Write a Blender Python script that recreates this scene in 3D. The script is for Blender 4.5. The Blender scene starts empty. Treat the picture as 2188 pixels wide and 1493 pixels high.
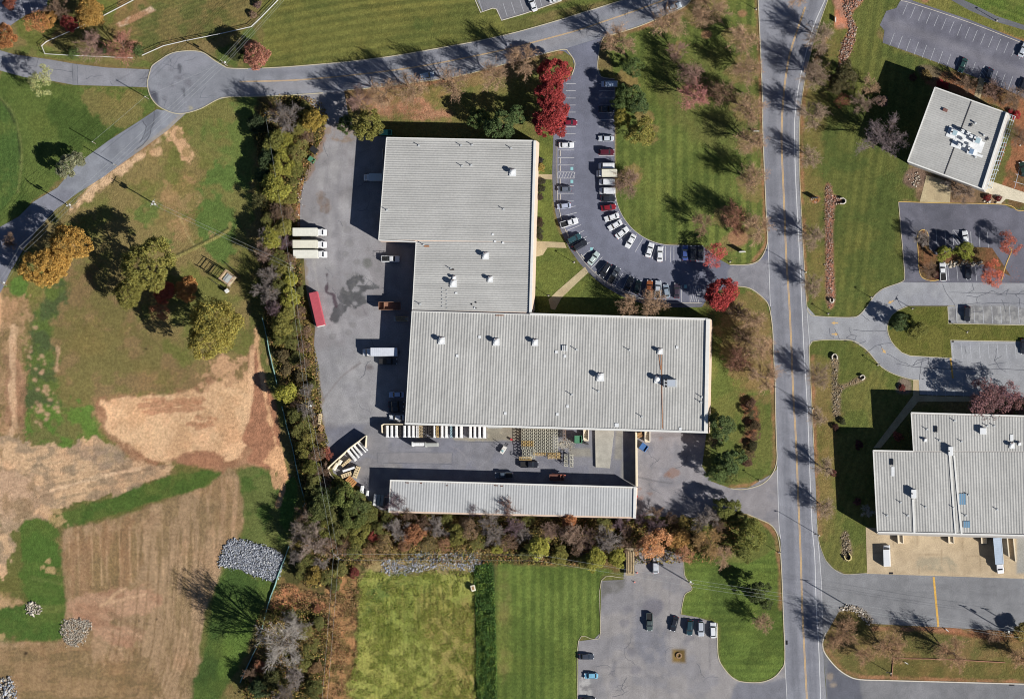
import bpy, math, random
import numpy as np
from mathutils import Vector, Matrix
from mathutils.geometry import delaunay_2d_cdt

# ---------------------------------------------------------------- camera, sky, sun, exposure
S = 0.145                       # metres on the ground per photo pixel
H = 2500.0                      # height of the aerial camera
CX, CY = 290.0, -180.0          # point straight below the camera
SC = bpy.context.scene
COL = SC.collection
cam = bpy.data.cameras.new('aerial_camera')
cam.sensor_fit = 'HORIZONTAL'; cam.sensor_width = 36.0
WID = 2188 * S
cam.lens = 36.0 * H / WID
cam.shift_x = -CX / WID
cam.shift_y = -CY / WID
cam.clip_start = 10.0; cam.clip_end = 20000.0
camo = bpy.data.objects.new('aerial_camera', cam); COL.objects.link(camo)
camo.location = (CX, CY, H)
SC.camera = camo

SUN_EL, SUN_AZ = math.radians(32.0), math.radians(120.5)
world = bpy.data.worlds.new('World'); SC.world = world; world.use_nodes = True
nt = world.node_tree; nt.nodes.clear()
sky = nt.nodes.new('ShaderNodeTexSky'); sky.sky_type = 'NISHITA'; sky.sun_disc = False
sky.sun_elevation = SUN_EL; sky.sun_rotation = SUN_AZ
sky.altitude = 1500; sky.air_density = 0.75; sky.dust_density = 0.3; sky.ozone_density = 1.5
bg = nt.nodes.new('ShaderNodeBackground'); bg.inputs[1].default_value = 0.05
wo = nt.nodes.new('ShaderNodeOutputWorld')
nt.links.new(sky.outputs[0], bg.inputs[0]); nt.links.new(bg.outputs[0], wo.inputs[0])
sl = bpy.data.lights.new('sun', 'SUN'); sl.energy = 5.0; sl.angle = math.radians(0.5); sl.color = (1.0, 0.965, 0.90)
so = bpy.data.objects.new('sun', sl); COL.objects.link(so)
tosun = Vector((math.sin(SUN_AZ) * math.cos(SUN_EL), math.cos(SUN_AZ) * math.cos(SUN_EL), math.sin(SUN_EL)))
so.rotation_euler = tosun.to_track_quat('Z', 'Y').to_euler(); so.location = (0, 0, 80)
SC.view_settings.view_transform = 'Standard'; SC.view_settings.look = 'None'
SC.view_settings.exposure = 0.80
try: SC.cycles.filter_width = 1.05
except Exception: pass
SC.view_settings.gamma = 1.0
KEXP = 1.60                     # displayed linear value of a sunlit level white surface

random.seed(7)
rng = np.random.default_rng(11)

def W(px, py, h=0.0):
    """photo pixel -> world point at height h"""
    xg = (px - 1094.0) * S; yg = (746.5 - py) * S; f = (H - h) / H
    return Vector((CX + (xg - CX) * f, CY + (yg - CY) * f, h))

def lin(c):
    c = np.asarray(c, float) / 255.0
    return np.where(c <= 0.04045, c / 12.92, ((c + 0.055) / 1.055) ** 2.4)
def alb(*c):
    """surface colour whose sunlit level face displays as this 0-255 colour"""
    if len(c) == 1: c = c[0]
    return np.minimum(lin(c) / KEXP, 0.85)
def rgba(*c):
    a = alb(*c); return (float(a[0]), float(a[1]), float(a[2]), 1.0)

# ---------------------------------------------------------------- noise and painted base colours
_T = rng.random((256, 256))
def vnoise(X, Y, sc, seed=0):
    x = X / sc + seed * 37.13; y = Y / sc + seed * 91.7
    xi = np.floor(x).astype(int); yi = np.floor(y).astype(int)
    fx = x - xi; fy = y - yi
    fx = fx * fx * (3 - 2 * fx); fy = fy * fy * (3 - 2 * fy)
    a = _T[yi % 256, xi % 256]; b = _T[yi % 256, (xi + 1) % 256]
    c = _T[(yi + 1) % 256, xi % 256]; d = _T[(yi + 1) % 256, (xi + 1) % 256]
    return (a * (1 - fx) + b * fx) * (1 - fy) + (c * (1 - fx) + d * fx) * fy
def fbm(X, Y, sc, seed=0, o=4):
    r = 0; a = 0.5; t = 0
    for i in range(o):
        r = r + a * vnoise(X, Y, sc / 2 ** i, seed + i * 3); t += a; a *= 0.62
    return r / t
def sstep(a, b, x):
    t = np.clip((x - a) / (b - a), 0, 1); return t * t * (3 - 2 * t)

def pw(pts):
    return np.array([[(p[0] - 1094.0) * S, (746.5 - p[1]) * S] for p in pts])
def cr(pts, n=6, closed=False):
    """smooth curve through pixel points"""
    P = [np.array(p, float) for p in pts]; out = []; m = len(P)
    rngi = range(m if closed else m - 1)
    for i in rngi:
        p1, p2 = P[i], P[(i + 1) % m]
        p0 = P[i - 1] if (i > 0 or closed) else 2 * p1 - p2
        p3 = P[(i + 2) % m] if (i + 2 < m or closed) else 2 * p2 - p1
        for k in range(n):
            t = k / n
            out.append(tuple(0.5 * ((2 * p1) + (p2 - p0) * t + (2 * p0 - 5 * p1 + 4 * p2 - p3) * t * t + (3 * p1 - p0 - 3 * p2 + p3) * t ** 3)))
    if not closed: out.append(tuple(P[-1]))
    return out

def segdist(X, Y, P, closed):
    d = np.full(X.shape, 1e9); n = len(P)
    for i in range(n if closed else n - 1):
        a = P[i]; b = P[(i + 1) % n]; ab = b - a; L = max(ab @ ab, 1e-9)
        t = np.clip(((X - a[0]) * ab[0] + (Y - a[1]) * ab[1]) / L, 0, 1)
        d = np.minimum(d, (X - a[0] - t * ab[0]) ** 2 + (Y - a[1] - t * ab[1]) ** 2)
    return np.sqrt(d)
def inside(X, Y, P):
    r = np.zeros(X.shape, bool); n = len(P); j = n - 1
    for i in range(n):
        xi, yi = P[i]; xj, yj = P[j]
        if yi != yj:
            r ^= ((yi > Y) != (yj > Y)) & (X < (xj - xi) * (Y - yi) / (yj - yi) + xi)
        j = i
    return r

class Canvas:
    def __init__(s, X, Y, base):
        s.rough = False; s.X = X; s.Y = Y; s.c = np.tile(alb(base), (len(X), 1)); s.k = 0
    def _mix(s, idx, m, c1, c2, ns, bias, stripes, amp, strx):
        X = s.X[idx]; Y = s.Y[idx]
        col = np.tile(alb(c1), (len(X), 1))
        if c2 is not None:
            xs, ys = X, Y
            if strx:                                   # stretched noise: angle, ratio
                a = math.radians(strx[0]); u = X * math.cos(a) + Y * math.sin(a); v = -X * math.sin(a) + Y * math.cos(a)
                xs, ys = u / strx[1], v
            t = sstep(0.42 - bias, 0.62 - bias, fbm(xs, ys, ns, s.k + 5))[:, None]
            col = col * (1 - t) + alb(c2) * t
        if stripes:
            a = math.radians(stripes[0]); v = -X * math.sin(a) + Y * math.cos(a)
            if len(stripes) > 3: v = v + stripes[3] * (X * math.cos(a) + Y * math.sin(a)) ** 2
            w = sstep(-0.5, 0.5, np.sin(v * 2 * math.pi / stripes[1]) + 0.9 * (fbm(X, Y, 3, 77) - 0.5))
            w = (w * 2 - 1) * (.35 + 1.3 * vnoise(v, v * 0 + X * .03, stripes[1] * 1.7, 31)) * (.6 + .8 * fbm(X, Y, 15, 66, 2))
            col = col * (1 + stripes[2] * w[:, None] * np.array([1.0, 0.8, 0.7]))
        if amp: col = col * (1 + amp * (fbm(X, Y, 1.6, s.k + 9, 3) - 0.5))[:, None]
        m = m[:, None]
        s.c[idx] = s.c[idx] * (1 - m) + col * m
    def poly(s, pts, c1, c2=None, edge=1.0, soft=0.6, ns=5.0, bias=0.0, op=1.0, stripes=None, amp=0.25, es=4.0, strx=None, crv=True):
        s.k += 1
        if edge >= .6 and s.rough: edge *= 1.7; es = min(es, 3.2)
        P = pw(cr(pts, 4, True) if crv else pts); m = edge * 1.3 + soft + 0.5
        idx = np.nonzero((s.X > P[:, 0].min() - m) & (s.X < P[:, 0].max() + m) & (s.Y > P[:, 1].min() - m) & (s.Y < P[:, 1].max() + m))[0]
        if not len(idx): return
        X = s.X[idx]; Y = s.Y[idx]
        sd = segdist(X, Y, P, True) * np.where(inside(X, Y, P), 1, -1)
        sd = sd + edge * 2.6 * (fbm(X, Y, es, s.k, 5) - 0.5)
        mk = sstep(-soft, soft, sd) * op
        k = mk > 0.002
        s._mix(idx[k], mk[k], c1, c2, ns, bias, stripes, amp, strx)
    def stroke(s, pts, w, c1, c2=None, edge=0.3, soft=0.3, ns=4.0, bias=0.0, op=1.0, amp=0.25, es=2.5, brk=0.0):
        s.k += 1
        P = pw(cr(pts, 4)); m = w + edge + soft
        idx = np.nonzero((s.X > P[:, 0].min() - m) & (s.X < P[:, 0].max() + m) & (s.Y > P[:, 1].min() - m) & (s.Y < P[:, 1].max() + m))[0]
        if not len(idx): return
        X = s.X[idx]; Y = s.Y[idx]
        sd = w / 2 - segdist(X, Y, P, False) + edge * 2.6 * (fbm(X, Y, es, s.k, 4) - 0.5)
        mk = sstep(-soft, soft, sd) * op
        if brk: mk = mk * sstep(brk - .15, brk + .05, fbm(X, Y, 5.0, s.k + 2, 3))
        k = mk > 0.002
        s._mix(idx[k], mk[k], c1, c2, ns, bias, None, amp, None)
    def blob(s, px, py, r, c1, op=0.8, edge=0.6, soft=0.4, c2=None):
        pts = [(px + r * math.cos(a), py + r * 0.8 * math.sin(a)) for a in np.linspace(0, 6.283, 9)[:-1]]
        s.poly(pts, c1, c2, edge=edge, soft=soft, op=op)

# ---------------------------------------------------------------- materials
MATS = {}
def mat(name, color=(0.5, 0.5, 0.5, 1), rough=0.7, metal=0.0, spec=0.3, coat=0.0, attr=False, objcol=False,
        n1=None, n2=None, bump=None, transl=0.0, wavedark=None, emit=None):
    """procedural material. n1/n2 = (scale per metre, amount): brightness noise; bump = (scale, strength, distance)"""
    if name in MATS: return MATS[name]
    m = bpy.data.materials.new(name); m.use_nodes = True; t = m.node_tree; N = t.nodes; L = t.links
    b = N['Principled BSDF']; b.inputs['Roughness'].default_value = rough; b.inputs['Metallic'].default_value = metal
    b.inputs['Specular IOR Level'].default_value = spec
    if coat: b.inputs['Coat Weight'].default_value = coat; b.inputs['Coat Roughness'].default_value = 0.08
    src = None
    if attr:
        a = N.new('ShaderNodeAttribute'); a.attribute_name = 'Col'; src = a.outputs['Color']
    if objcol:
        o = N.new('ShaderNodeObjectInfo')
        if src is None: src = o.outputs['Color']
        else:
            mx = N.new('ShaderNodeMix'); mx.data_type = 'RGBA'; mx.blend_type = 'MULTIPLY'; mx.inputs[0].default_value = 1
            L.new(src, mx.inputs[6]); L.new(o.outputs['Color'], mx.inputs[7]); src = mx.outputs[2]
    if src is None:
        r = N.new('ShaderNodeRGB'); r.outputs[0].default_value = color; src = r.outputs[0]
    tc = N.new('ShaderNodeTexCoord'); geo = N.new('ShaderNodeNewGeometry')
    for nn in (n1, n2):
        if nn:
            no = N.new('ShaderNodeTexNoise'); no.inputs['Scale'].default_value = nn[0]; no.inputs['Detail'].default_value = 4
            mp = N.new('ShaderNodeMapRange'); mp.inputs[1].default_value = 0.3; mp.inputs[2].default_value = 0.7
            mp.inputs[3].default_value = 1 - nn[1]; mp.inputs[4].default_value = 1 + nn[1]
            if len(nn) > 2:
                ma = N.new('ShaderNodeMapping'); ma.inputs['Scale'].default_value = nn[2]
                L.new(geo.outputs['Position'], ma.inputs[0]); L.new(ma.outputs[0], no.inputs['Vector'])
            else: L.new(geo.outputs['Position'], no.inputs['Vector'])
            L.new(no.outputs[0], mp.inputs[0])
            v = N.new('ShaderNodeVectorMath'); v.operation = 'SCALE'; L.new(src, v.inputs[0]); L.new(mp.outputs[0], v.inputs['Scale'])
            src = v.outputs[0]
    L.new(src, b.inputs['Base Color'])
    if bump:
        no = N.new('ShaderNodeTexNoise'); no.inputs['Scale'].default_value = bump[0]; no.inputs['Detail'].default_value = 5
        L.new(geo.outputs['Position'], no.inputs['Vector'])
        bp = N.new('ShaderNodeBump'); bp.inputs['Strength'].default_value = bump[1]; bp.inputs['Distance'].default_value = bump[2]
        L.new(no.outputs[0], bp.inputs['Height']); L.new(bp.outputs[0], b.inputs['Normal'])
    if transl:
        tr = N.new('ShaderNodeBsdfTranslucent'); ms = N.new('ShaderNodeMixShader'); ms.inputs[0].default_value = transl
        L.new(src, tr.inputs[0]); L.new(b.outputs[0], ms.inputs[1]); L.new(tr.outputs[0], ms.inputs[2])
        L.new(ms.outputs[0], N['Material Output'].inputs[0])
    if emit:
        b.inputs['Emission Color'].default_value = emit[0]; b.inputs['Emission Strength'].default_value = emit[1]
    MATS[name] = m; return m

# ---------------------------------------------------------------- mesh helpers
def npmesh(name, V, F, mt=None, col=None, smooth=False):
    V = np.asarray(V, np.float32).reshape(-1, 3)
    me = bpy.data.meshes.new(name)
    if isinstance(F, np.ndarray):
        k = F.shape[1]; n = len(F)
        me.vertices.add(len(V)); me.vertices.foreach_set('co', V.ravel())
        me.loops.add(n * k); me.loops.foreach_set('vertex_index', F.astype(np.int32).ravel())
        me.polygons.add(n); me.polygons.foreach_set('loop_start', np.arange(0, n * k, k, dtype=np.int32))
        me.polygons.foreach_set('loop_total', np.full(n, k, np.int32))
        me.update(calc_edges=True)
    else:
        me.from_pydata([tuple(v) for v in V.tolist()], [], F); me.update()
    if col is not None:
        ca = me.color_attributes.new('Col', 'FLOAT_COLOR', 'POINT')
        c = np.ones((len(V), 4), np.float32); c[:, :3] = col; ca.data.foreach_set('color', c.ravel())
    if mt: me.materials.append(mt)
    if smooth: me.shade_smooth()
    return me

class MB:
    """collects boxes, prisms and tubes into one mesh"""
    def __init__(s): s.v = []; s.f = []; s.m = []; s.mi = 0
    def add(s, vs, fs):
        o = len(s.v); s.v += [tuple(v) for v in vs]; s.f += [tuple(o + i for i in f) for f in fs]; s.m += [s.mi] * len(fs); return s
    def box(s, x, y, z, dx, dy, dz, rot=0.0, taper=1.0, bev=0.0):
        """box centred at x,y with its bottom at z; corners chamfered by bev"""
        c, n = math.cos(rot), math.sin(rot); hx, hy = dx / 2, dy / 2
        if bev: base = [(-hx + bev, -hy), (hx - bev, -hy), (hx, -hy + bev), (hx, hy - bev), (hx - bev, hy), (-hx + bev, hy), (-hx, hy - bev), (-hx, -hy + bev)]
        else: base = [(-hx, -hy), (hx, -hy), (hx, hy), (-hx, hy)]
        k = len(base); vs = []
        for zz, t in ((z, 1.0), (z + dz, taper)):
            for a, b in base: vs.append((x + (a * c - b * n) * t, y + (a * n + b * c) * t, zz))
        fs = [tuple(range(k - 1, -1, -1)), tuple(range(k, 2 * k))] + [(i, (i + 1) % k, k + (i + 1) % k, k + i) for i in range(k)]
        return s.add(vs, fs)
    def prism(s, pts, z0, z1):
        k = len(pts); vs = [(p[0], p[1], z0) for p in pts] + [(p[0], p[1], z1) for p in pts]
        return s.add(vs, [tuple(range(k - 1, -1, -1)), tuple(range(k, 2 * k))] + [(i, (i + 1) % k, k + (i + 1) % k, k + i) for i in range(k)])
    def tube(s, a, b, r0, r1=None, n=6, cap=True):
        r1 = r0 if r1 is None else r1
        a = Vector(a); b = Vector(b); d = (b - a)
        if d.length < 1e-6: return s
        d.normalize(); u = d.orthogonal().normalized(); w = d.cross(u)
        vs = []
        for p, r in ((a, r0), (b, r1)):
            for i in range(n):
                t = 2 * math.pi * i / n; vs.append(p + (u * math.cos(t) + w * math.sin(t)) * r)
        fs = [(i, (i + 1) % n, n + (i + 1) % n, n + i) for i in range(n)]
        if cap: fs += [tuple(range(n - 1, -1, -1)), tuple(range(n, 2 * n))]
        return s.add(vs, fs)
    def loft(s, rings, closed_ends=True):
        k = len(rings[0]); vs = [p for r in rings for p in r]; fs = []
        for j in range(len(rings) - 1):
            for i in range(k): fs.append((j * k + i, j * k + (i + 1) % k, (j + 1) * k + (i + 1) % k, (j + 1) * k + i))
        if closed_ends: fs += [tuple(range(k - 1, -1, -1)), tuple((len(rings) - 1) * k + i for i in range(k))]
        return s.add(vs, fs)
    def build(s, name, mt, parent=None, smooth=False, loc=None):
        me = bpy.data.meshes.new(name); me.from_pydata(s.v, [], s.f)
        for m in (mt if isinstance(mt, (list, tuple)) else [mt]): me.materials.append(m)
        if isinstance(mt, (list, tuple)): me.polygons.foreach_set('material_index', s.m)
        me.update()
        if smooth: me.shade_smooth()
        return link(name, me, parent, loc)

def link(name, me, parent=None, loc=None):
    o = bpy.data.objects.new(name, me); COL.objects.link(o)
    if parent is not None: o.parent = parent
    if loc is not None: o.location = loc
    return o
def empty(name, loc, rz=0.0):
    o = bpy.data.objects.new(name, None); COL.objects.link(o); o.location = loc; o.rotation_euler = (0, 0, rz)
    o.empty_display_size = 0.3
    return o
def tag(o, label=None, cat=None, group=None, kind=None):
    if label: o['label'] = label
    if cat: o['category'] = cat
    if group: o['group'] = group
    if kind: o['kind'] = kind
    return o
KIDS = {}
def kids(o):
    return list(o.children)
def dup(root, loc=None, rz=None, scale=None, color=None):
    """copy of a thing with copies of its parts and sub-parts (sharing mesh data)"""
    c = root.copy(); COL.objects.link(c)
    for k in list(c.keys()):
        if k in ('label', 'group'): del c[k]
    if loc is not None: c.location = loc
    if rz is not None: c.rotation_euler = (0, 0, rz)
    if scale is not None: c.scale = scale
    if color is not None and 'paint' in c: c.color = color
    for ch in TREE.get(root.name, []):
        d = ch.copy(); COL.objects.link(d); d.parent = c
        if color is not None and 'paint' in d: d.color = color
        for g in TREE.get(ch.name, []):
            e = g.copy(); COL.objects.link(e); e.parent = d
    return c
TREE = {}
def remember(root):
    TREE[root.name] = list(root.children)
    for ch in TREE[root.name]: TREE[ch.name] = list(ch.children)
    return root
# ---------------------------------------------------------------- ground: one sheet to the horizon
M_ground = mat('ground_soil_and_grass', attr=True, rough=0.95, spec=0.1, n1=(1.3, 0.22), n2=(5.0, 0.28), bump=(2.2, 0.9, 0.22))
M_asph = mat('asphalt', attr=True, rough=0.9, spec=0.2, n1=(0.35, 0.09), n2=(3.0, 0.16), bump=(8.0, 0.3, 0.02))
gx = np.concatenate([[-6000, -2500, -900, -400, -240, -190], np.arange(-172, 172.01, 0.4), [190, 240, 400, 900, 2500, 6000]])
gy = np.concatenate([[-6000, -2500, -900, -400, -200, -140], np.arange(-121, 121.01, 0.4), [140, 200, 400, 900, 2500, 6000]])
GX, GY = np.meshgrid(gx, gy); X = GX.ravel(); Y = GY.ravel()
g = Canvas(X, Y, (98, 98, 52)); g.rough = True
olive, olive2 = (104, 104, 56), (128, 112, 72)
lawn, lawnd = (92, 108, 46), (72, 90, 38)
big = [(-900, -900), (3000, -900), (3000, 2400), (-900, 2400)]
g.poly(big, (96, 100, 50), (118, 106, 66), edge=0, ns=14, bias=-.02, crv=False)
# left fields
g.poly([(0, 150), (130, 182), (320, 190), (325, 240), (250, 290), (150, 370), (60, 440), (-10, 480)], (84, 102, 44), (66, 88, 36), edge=.6, ns=10)
g.poly([(-10, 205), (30, 245), (46, 330), (40, 400), (-10, 440)], (66, 92, 40), (80, 100, 44), edge=.3, ns=6, stripes=(95, 1.6, .1))
g.stroke([(-5, 205), (28, 240), (44, 300), (46, 350), (38, 410)], 0.7, (106, 116, 62), op=.7)
g.stroke([(0, 212), (24, 245), (40, 300), (42, 350)], 0.5, (50, 60, 36), op=.7)
g.poly([(180, 190), (300, 195), (320, 225), (270, 270), (200, 250)], (112, 108, 60), (88, 104, 46), edge=1.5)
g.poly([(95, 120), (285, 125), (300, 110), (540, 62), (610, -10), (290, -10)], (104, 102, 54), (122, 104, 66), edge=1, ns=7)
g.poly([(300, 20), (560, -10), (540, 60), (400, 85), (300, 110)], (112, 104, 60), (92, 98, 50), edge=2, ns=6, stripes=(18, 1.4, .12))
g.poly([(62, -5), (235, -5), (220, 60), (140, 62), (90, 98), (60, 100), (30, 60)], (94, 104, 46), (110, 104, 56), edge=1)
g.poly([(245, 52), (322, 14), (333, 24), (256, 60)], (190, 172, 148), (150, 118, 88), edge=.25, soft=.25, ns=3, crv=False)
g.poly([(0, 100), (100, 100), (300, 128), (310, 145), (150, 130), (0, 110)], (96, 108, 50), (108, 106, 60), edge=.5)
# big lawn north with arced mowing bands
g.poly([(600, -10), (1010, -10), (1080, 60), (1100, 66), (900, 105), (740, 128), (545, 143), (560, 60)], (104, 108, 50), (92, 100, 46), edge=.5, ns=12, stripes=(3, 2.7, .22, .0012))
g.poly([(480, 90), (560, 60), (560, 140), (500, 142), (460, 120)], (84, 100, 44), (108, 102, 56), edge=1)
g.blob(905, 52, 20, (70, 88, 40), .6)
g.poly([(1085, 42), (1260, 8), (1330, -5), (1250, -5)], (100, 112, 50), (92, 104, 46), edge=.4, stripes=(15, 2.2, .1))
# centre-left field
g.poly([(215, 385), (345, 262), (395, 245), (480, 214), (600, 210), (555, 420), (530, 640), (560, 900), (590, 1000), (0, 940), (0, 640), (60, 600), (160, 440)], (124, 112, 68), (104, 108, 52), edge=1, ns=9, bias=.0)
g.poly([(395, 248), (470, 215), (575, 212), (565, 330), (520, 380), (430, 330)], (92, 110, 50), (110, 110, 58), edge=2, ns=7)
g.poly([(430, 360), (520, 380), (540, 470), (480, 560), (420, 500)], (84, 108, 48), (110, 110, 58), edge=2.5, ns=6)
g.poly([(290, 440), (380, 415), (400, 440), (360, 520), (300, 480)], (92, 108, 50), (122, 112, 66), edge=2.2, ns=5)
g.poly([(350, 262), (375, 262), (400, 300), (412, 350), (392, 340), (365, 300)], (190, 156, 118), (150, 128, 86), edge=1.4, ns=2.5, soft=.4)
g.blob(339, 328, 15, (186, 154, 116), .9, 1.2)
g.blob(385, 420, 42, (150, 124, 86), .7, 3, c2=(124, 112, 66))
g.blob(398, 495, 38, (156, 126, 88), .6, 3, c2=(130, 112, 70))
g.stroke([(385, 462), (402, 505), (425, 535)], .4, (160, 150, 100), op=.6)
g.poly([(210, 380), (300, 322), (350, 270), (360, 275), (310, 335), (225, 400), (150, 455), (160, 430)], (196, 166, 130), (140, 120, 84), edge=1.0, ns=2.5, soft=.5)
g.stroke([(378, 549), (430, 524), (470, 503), (490, 490), (492, 478)], .9, (140, 136, 76), op=.9)
g.stroke([(376, 545), (428, 520), (468, 499), (487, 487)], .6, (56, 60, 36), op=.8, edge=.15)
g.poly([(20, 605), (60, 590), (60, 630), (25, 635)], (80, 112, 44), edge=1.5)
# broad green-brown field with darker band
g.poly([(150, 560), (240, 600), (330, 720), (440, 800), (560, 760), (545, 700), (520, 790), (420, 830), (215, 852), (200, 960), (120, 990), (60, 930), (55, 700), (100, 620)], (126, 108, 72), (112, 106, 60), edge=1.5, ns=5, bias=.05)
g.poly([(95, 640), (125, 600), (140, 620), (110, 700), (122, 800), (130, 860), (190, 880), (200, 930), (120, 950), (60, 900), (55, 800), (70, 700)], (74, 90, 52), (86, 106, 46), edge=1.8, ns=5, soft=1.0)
g.poly([(56, 880), (180, 860), (222, 900), (190, 950), (90, 960)], (86, 118, 44), (104, 106, 58), edge=2.5, ns=4)
for (x, y, r) in ((68, 760, 9), (85, 800, 12), (92, 835, 14), (75, 870, 10), (95, 880, 12), (108, 845, 9), (120, 870, 9), (60, 740, 7), (88, 770, 8), (80, 905, 8), (70, 690, 8), (95, 888, 9)):
    for q in range(6): g.blob(x + random.uniform(-r, r), y + random.uniform(-r, r) * 1.3, r * random.uniform(.2, .42), (176, 146, 116), .75, .55)
g.stroke([(125, 745), (121, 790)], 1.2, (168, 140, 108), op=.8, edge=.6)
# left tracks
g.poly([(-5, 600), (18, 640), (60, 640), (50, 740), (52, 800), (50, 900), (60, 960), (30, 1000), (-5, 1100)], (158, 130, 96), (128, 110, 74), edge=2, ns=5, bias=.05)
g.poly([(12, 760), (48, 770), (52, 850), (52, 920), (16, 900), (14, 820)], (156, 122, 94), (134, 108, 80), edge=.8, ns=4)
g.stroke([(28, 700), (25, 760), (26, 830), (28, 900), (12, 970)], 1.6, (196, 166, 132), op=.85, edge=.7, brk=.35)
g.stroke([(34, 700), (30, 830), (34, 910)], 1.0, (190, 160, 126), op=.7, edge=.5, brk=.35)
g.poly([(-5, 610), (4, 640), (0, 700), (-8, 700)], (196, 160, 120), edge=.5)
# tan gravel plateau
g.poly([(-5, 960), (40, 930), (80, 955), (150, 945), (215, 935), (270, 975), (370, 1000), (300, 1050), (240, 1060), (150, 1080), (100, 1115), (40, 1130), (-5, 1230)], (192, 162, 126), (154, 134, 108), edge=2, ns=4, bias=0.04)
g.poly([(-5, 1010), (60, 1000), (90, 1060), (60, 1110), (-5, 1120)], (168, 146, 120), (144, 124, 96), edge=2, ns=4)
g.stroke([(90, 1060), (170, 1030), (250, 1008), (350, 1000)], 1.0, (120, 104, 84), op=.6, edge=.8, brk=.4)
g.stroke([(110, 1048), (200, 1022), (300, 1000)], 1.2, (206, 178, 144), op=.8, edge=.6)
g.poly([(150, 960), (240, 950), (250, 990), (160, 1000)], (150, 132, 112), (176, 152, 120), edge=2.5, ns=3, op=.8)
for k in range(7):
    y0 = 960 + k * 14
    g.stroke([(60 + 10 * k, y0 + 22), (160 + 8 * k, y0 + 6), (260 + 8 * k, y0 - 6)], .6, (124, 112, 90), op=.45, edge=.7, brk=.45)
# bare subsoil clearing
g.poly([(200, 868), (232, 850), (330, 845), (430, 826), (440, 780), (475, 800), (530, 760), (546, 745), (570, 840), (590, 900), (600, 980), (625, 1040), (600, 1010), (520, 1000), (470, 1010), (420, 990), (340, 1000), (300, 985), (240, 945), (215, 905)], (158, 122, 92), (144, 108, 80), edge=1.2, ns=5, soft=1.2)
g.poly([(212, 862), (230, 852), (300, 852), (370, 842), (432, 832), (470, 812), (540, 800), (543, 840), (528, 900), (522, 950), (495, 985), (440, 970), (420, 968), (360, 982), (325, 980), (300, 965), (250, 935), (225, 910), (225, 880)], (208, 174, 134), (196, 160, 120), edge=1.0, ns=7, soft=.7, stripes=(62, 1.0, .035), amp=.12)
g.poly([(440, 775), (470, 770), (535, 770), (540, 810), (470, 822), (440, 830)], (184, 148, 112), (126, 108, 70), edge=2.5, ns=2.5, soft=.4)
for (pp, w) in (([(300, 866), (360, 860), (430, 852)], 1.6), ([(310, 880), (370, 875), (440, 872)], 1.8), ([(330, 872), (400, 862), (450, 856)], 1.3), ([(420, 890), (460, 895)], 1.4), ([(400, 905), (450, 905)], 1.2), ([(420, 915), (440, 912)], 1.6), ([(290, 855), (350, 852)], 1.2)):
    g.stroke(pp, w, (168, 122, 90), op=.75, edge=1.0, brk=.35)
g.poly([(545, 745), (562, 800), (590, 870), (598, 960), (590, 1000), (530, 985), (540, 960), (515, 940), (530, 900), (540, 850), (540, 800)], (160, 114, 86), (148, 106, 80), edge=.5, ns=3)
g.stroke([(540, 740), (537, 790), (535, 850), (528, 900)], 1.4, (214, 176, 136), op=.7, edge=.6, brk=.3)
g.stroke([(548, 700), (552, 760), (570, 860), (590, 950), (610, 1010)], 1.2, (208, 166, 124), op=.8, edge=.8, brk=.35)
g.poly([(570, 985), (600, 960), (625, 1040), (620, 1060), (598, 1020)], (204, 160, 118), edge=1.0, ns=2)
g.poly([(375, 985), (400, 965), (470, 972), (470, 1000), (400, 1000)], (156, 116, 88), edge=1, ns=3)
# green swaths
g.poly([(100, 1112), (150, 1090), (240, 1062), (350, 1020), (425, 1006), (470, 1004), (472, 1020), (440, 1042), (380, 1056), (300, 1082), (200, 1112), (150, 1130), (130, 1120)], (70, 98, 38), (84, 104, 44), edge=.6, ns=5)
g.poly([(48, 1118), (95, 1112), (130, 1150), (132, 1210), (138, 1260), (138, 1300), (60, 1290), (45, 1200)], (72, 102, 38), (80, 104, 42), edge=.9, ns=6)
g.poly([(-5, 1296), (138, 1296), (132, 1340), (128, 1366), (60, 1368), (-5, 1372)], (68, 98, 38), (78, 102, 42), edge=.5, ns=6)
g.poly([(-5, 1260), (30, 1270), (60, 1292), (-5, 1300)], (172, 144, 106), (120, 110, 66), edge=1.2)
for (x, y, r) in ((103, 1198, 7), (108, 1218, 5), (92, 1212, 5), (5, 1360, 6), (110, 1105, 8), (128, 1115, 9), (120, 1090, 7), (135, 1130, 7)): g.blob(x, y, r, (170, 146, 102), .8, 1.4)
g.stroke([(85, 1303), (140, 1298)], 2.6, (104, 116, 58), op=.5)
g.stroke([(70, 1235), (140, 1248)], 1.2, (98, 116, 56), op=.5)
g.poly([(508, 1010), (560, 1000), (600, 1030), (632, 1015), (636, 1060), (620, 1120), (606, 1172), (545, 1160), (520, 1150), (515, 1060)], (92, 104, 52), (72, 96, 40), edge=.6, ns=5)
g.poly([(604, 1040), (632, 1020), (634, 1070), (615, 1130), (598, 1110)], (76, 110, 42), edge=.4)
g.stroke([(582, 1010), (590, 1040), (600, 1010), (604, 1040), (594, 1080)], 1.3, (186, 146, 108), op=.9, edge=.5)
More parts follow.
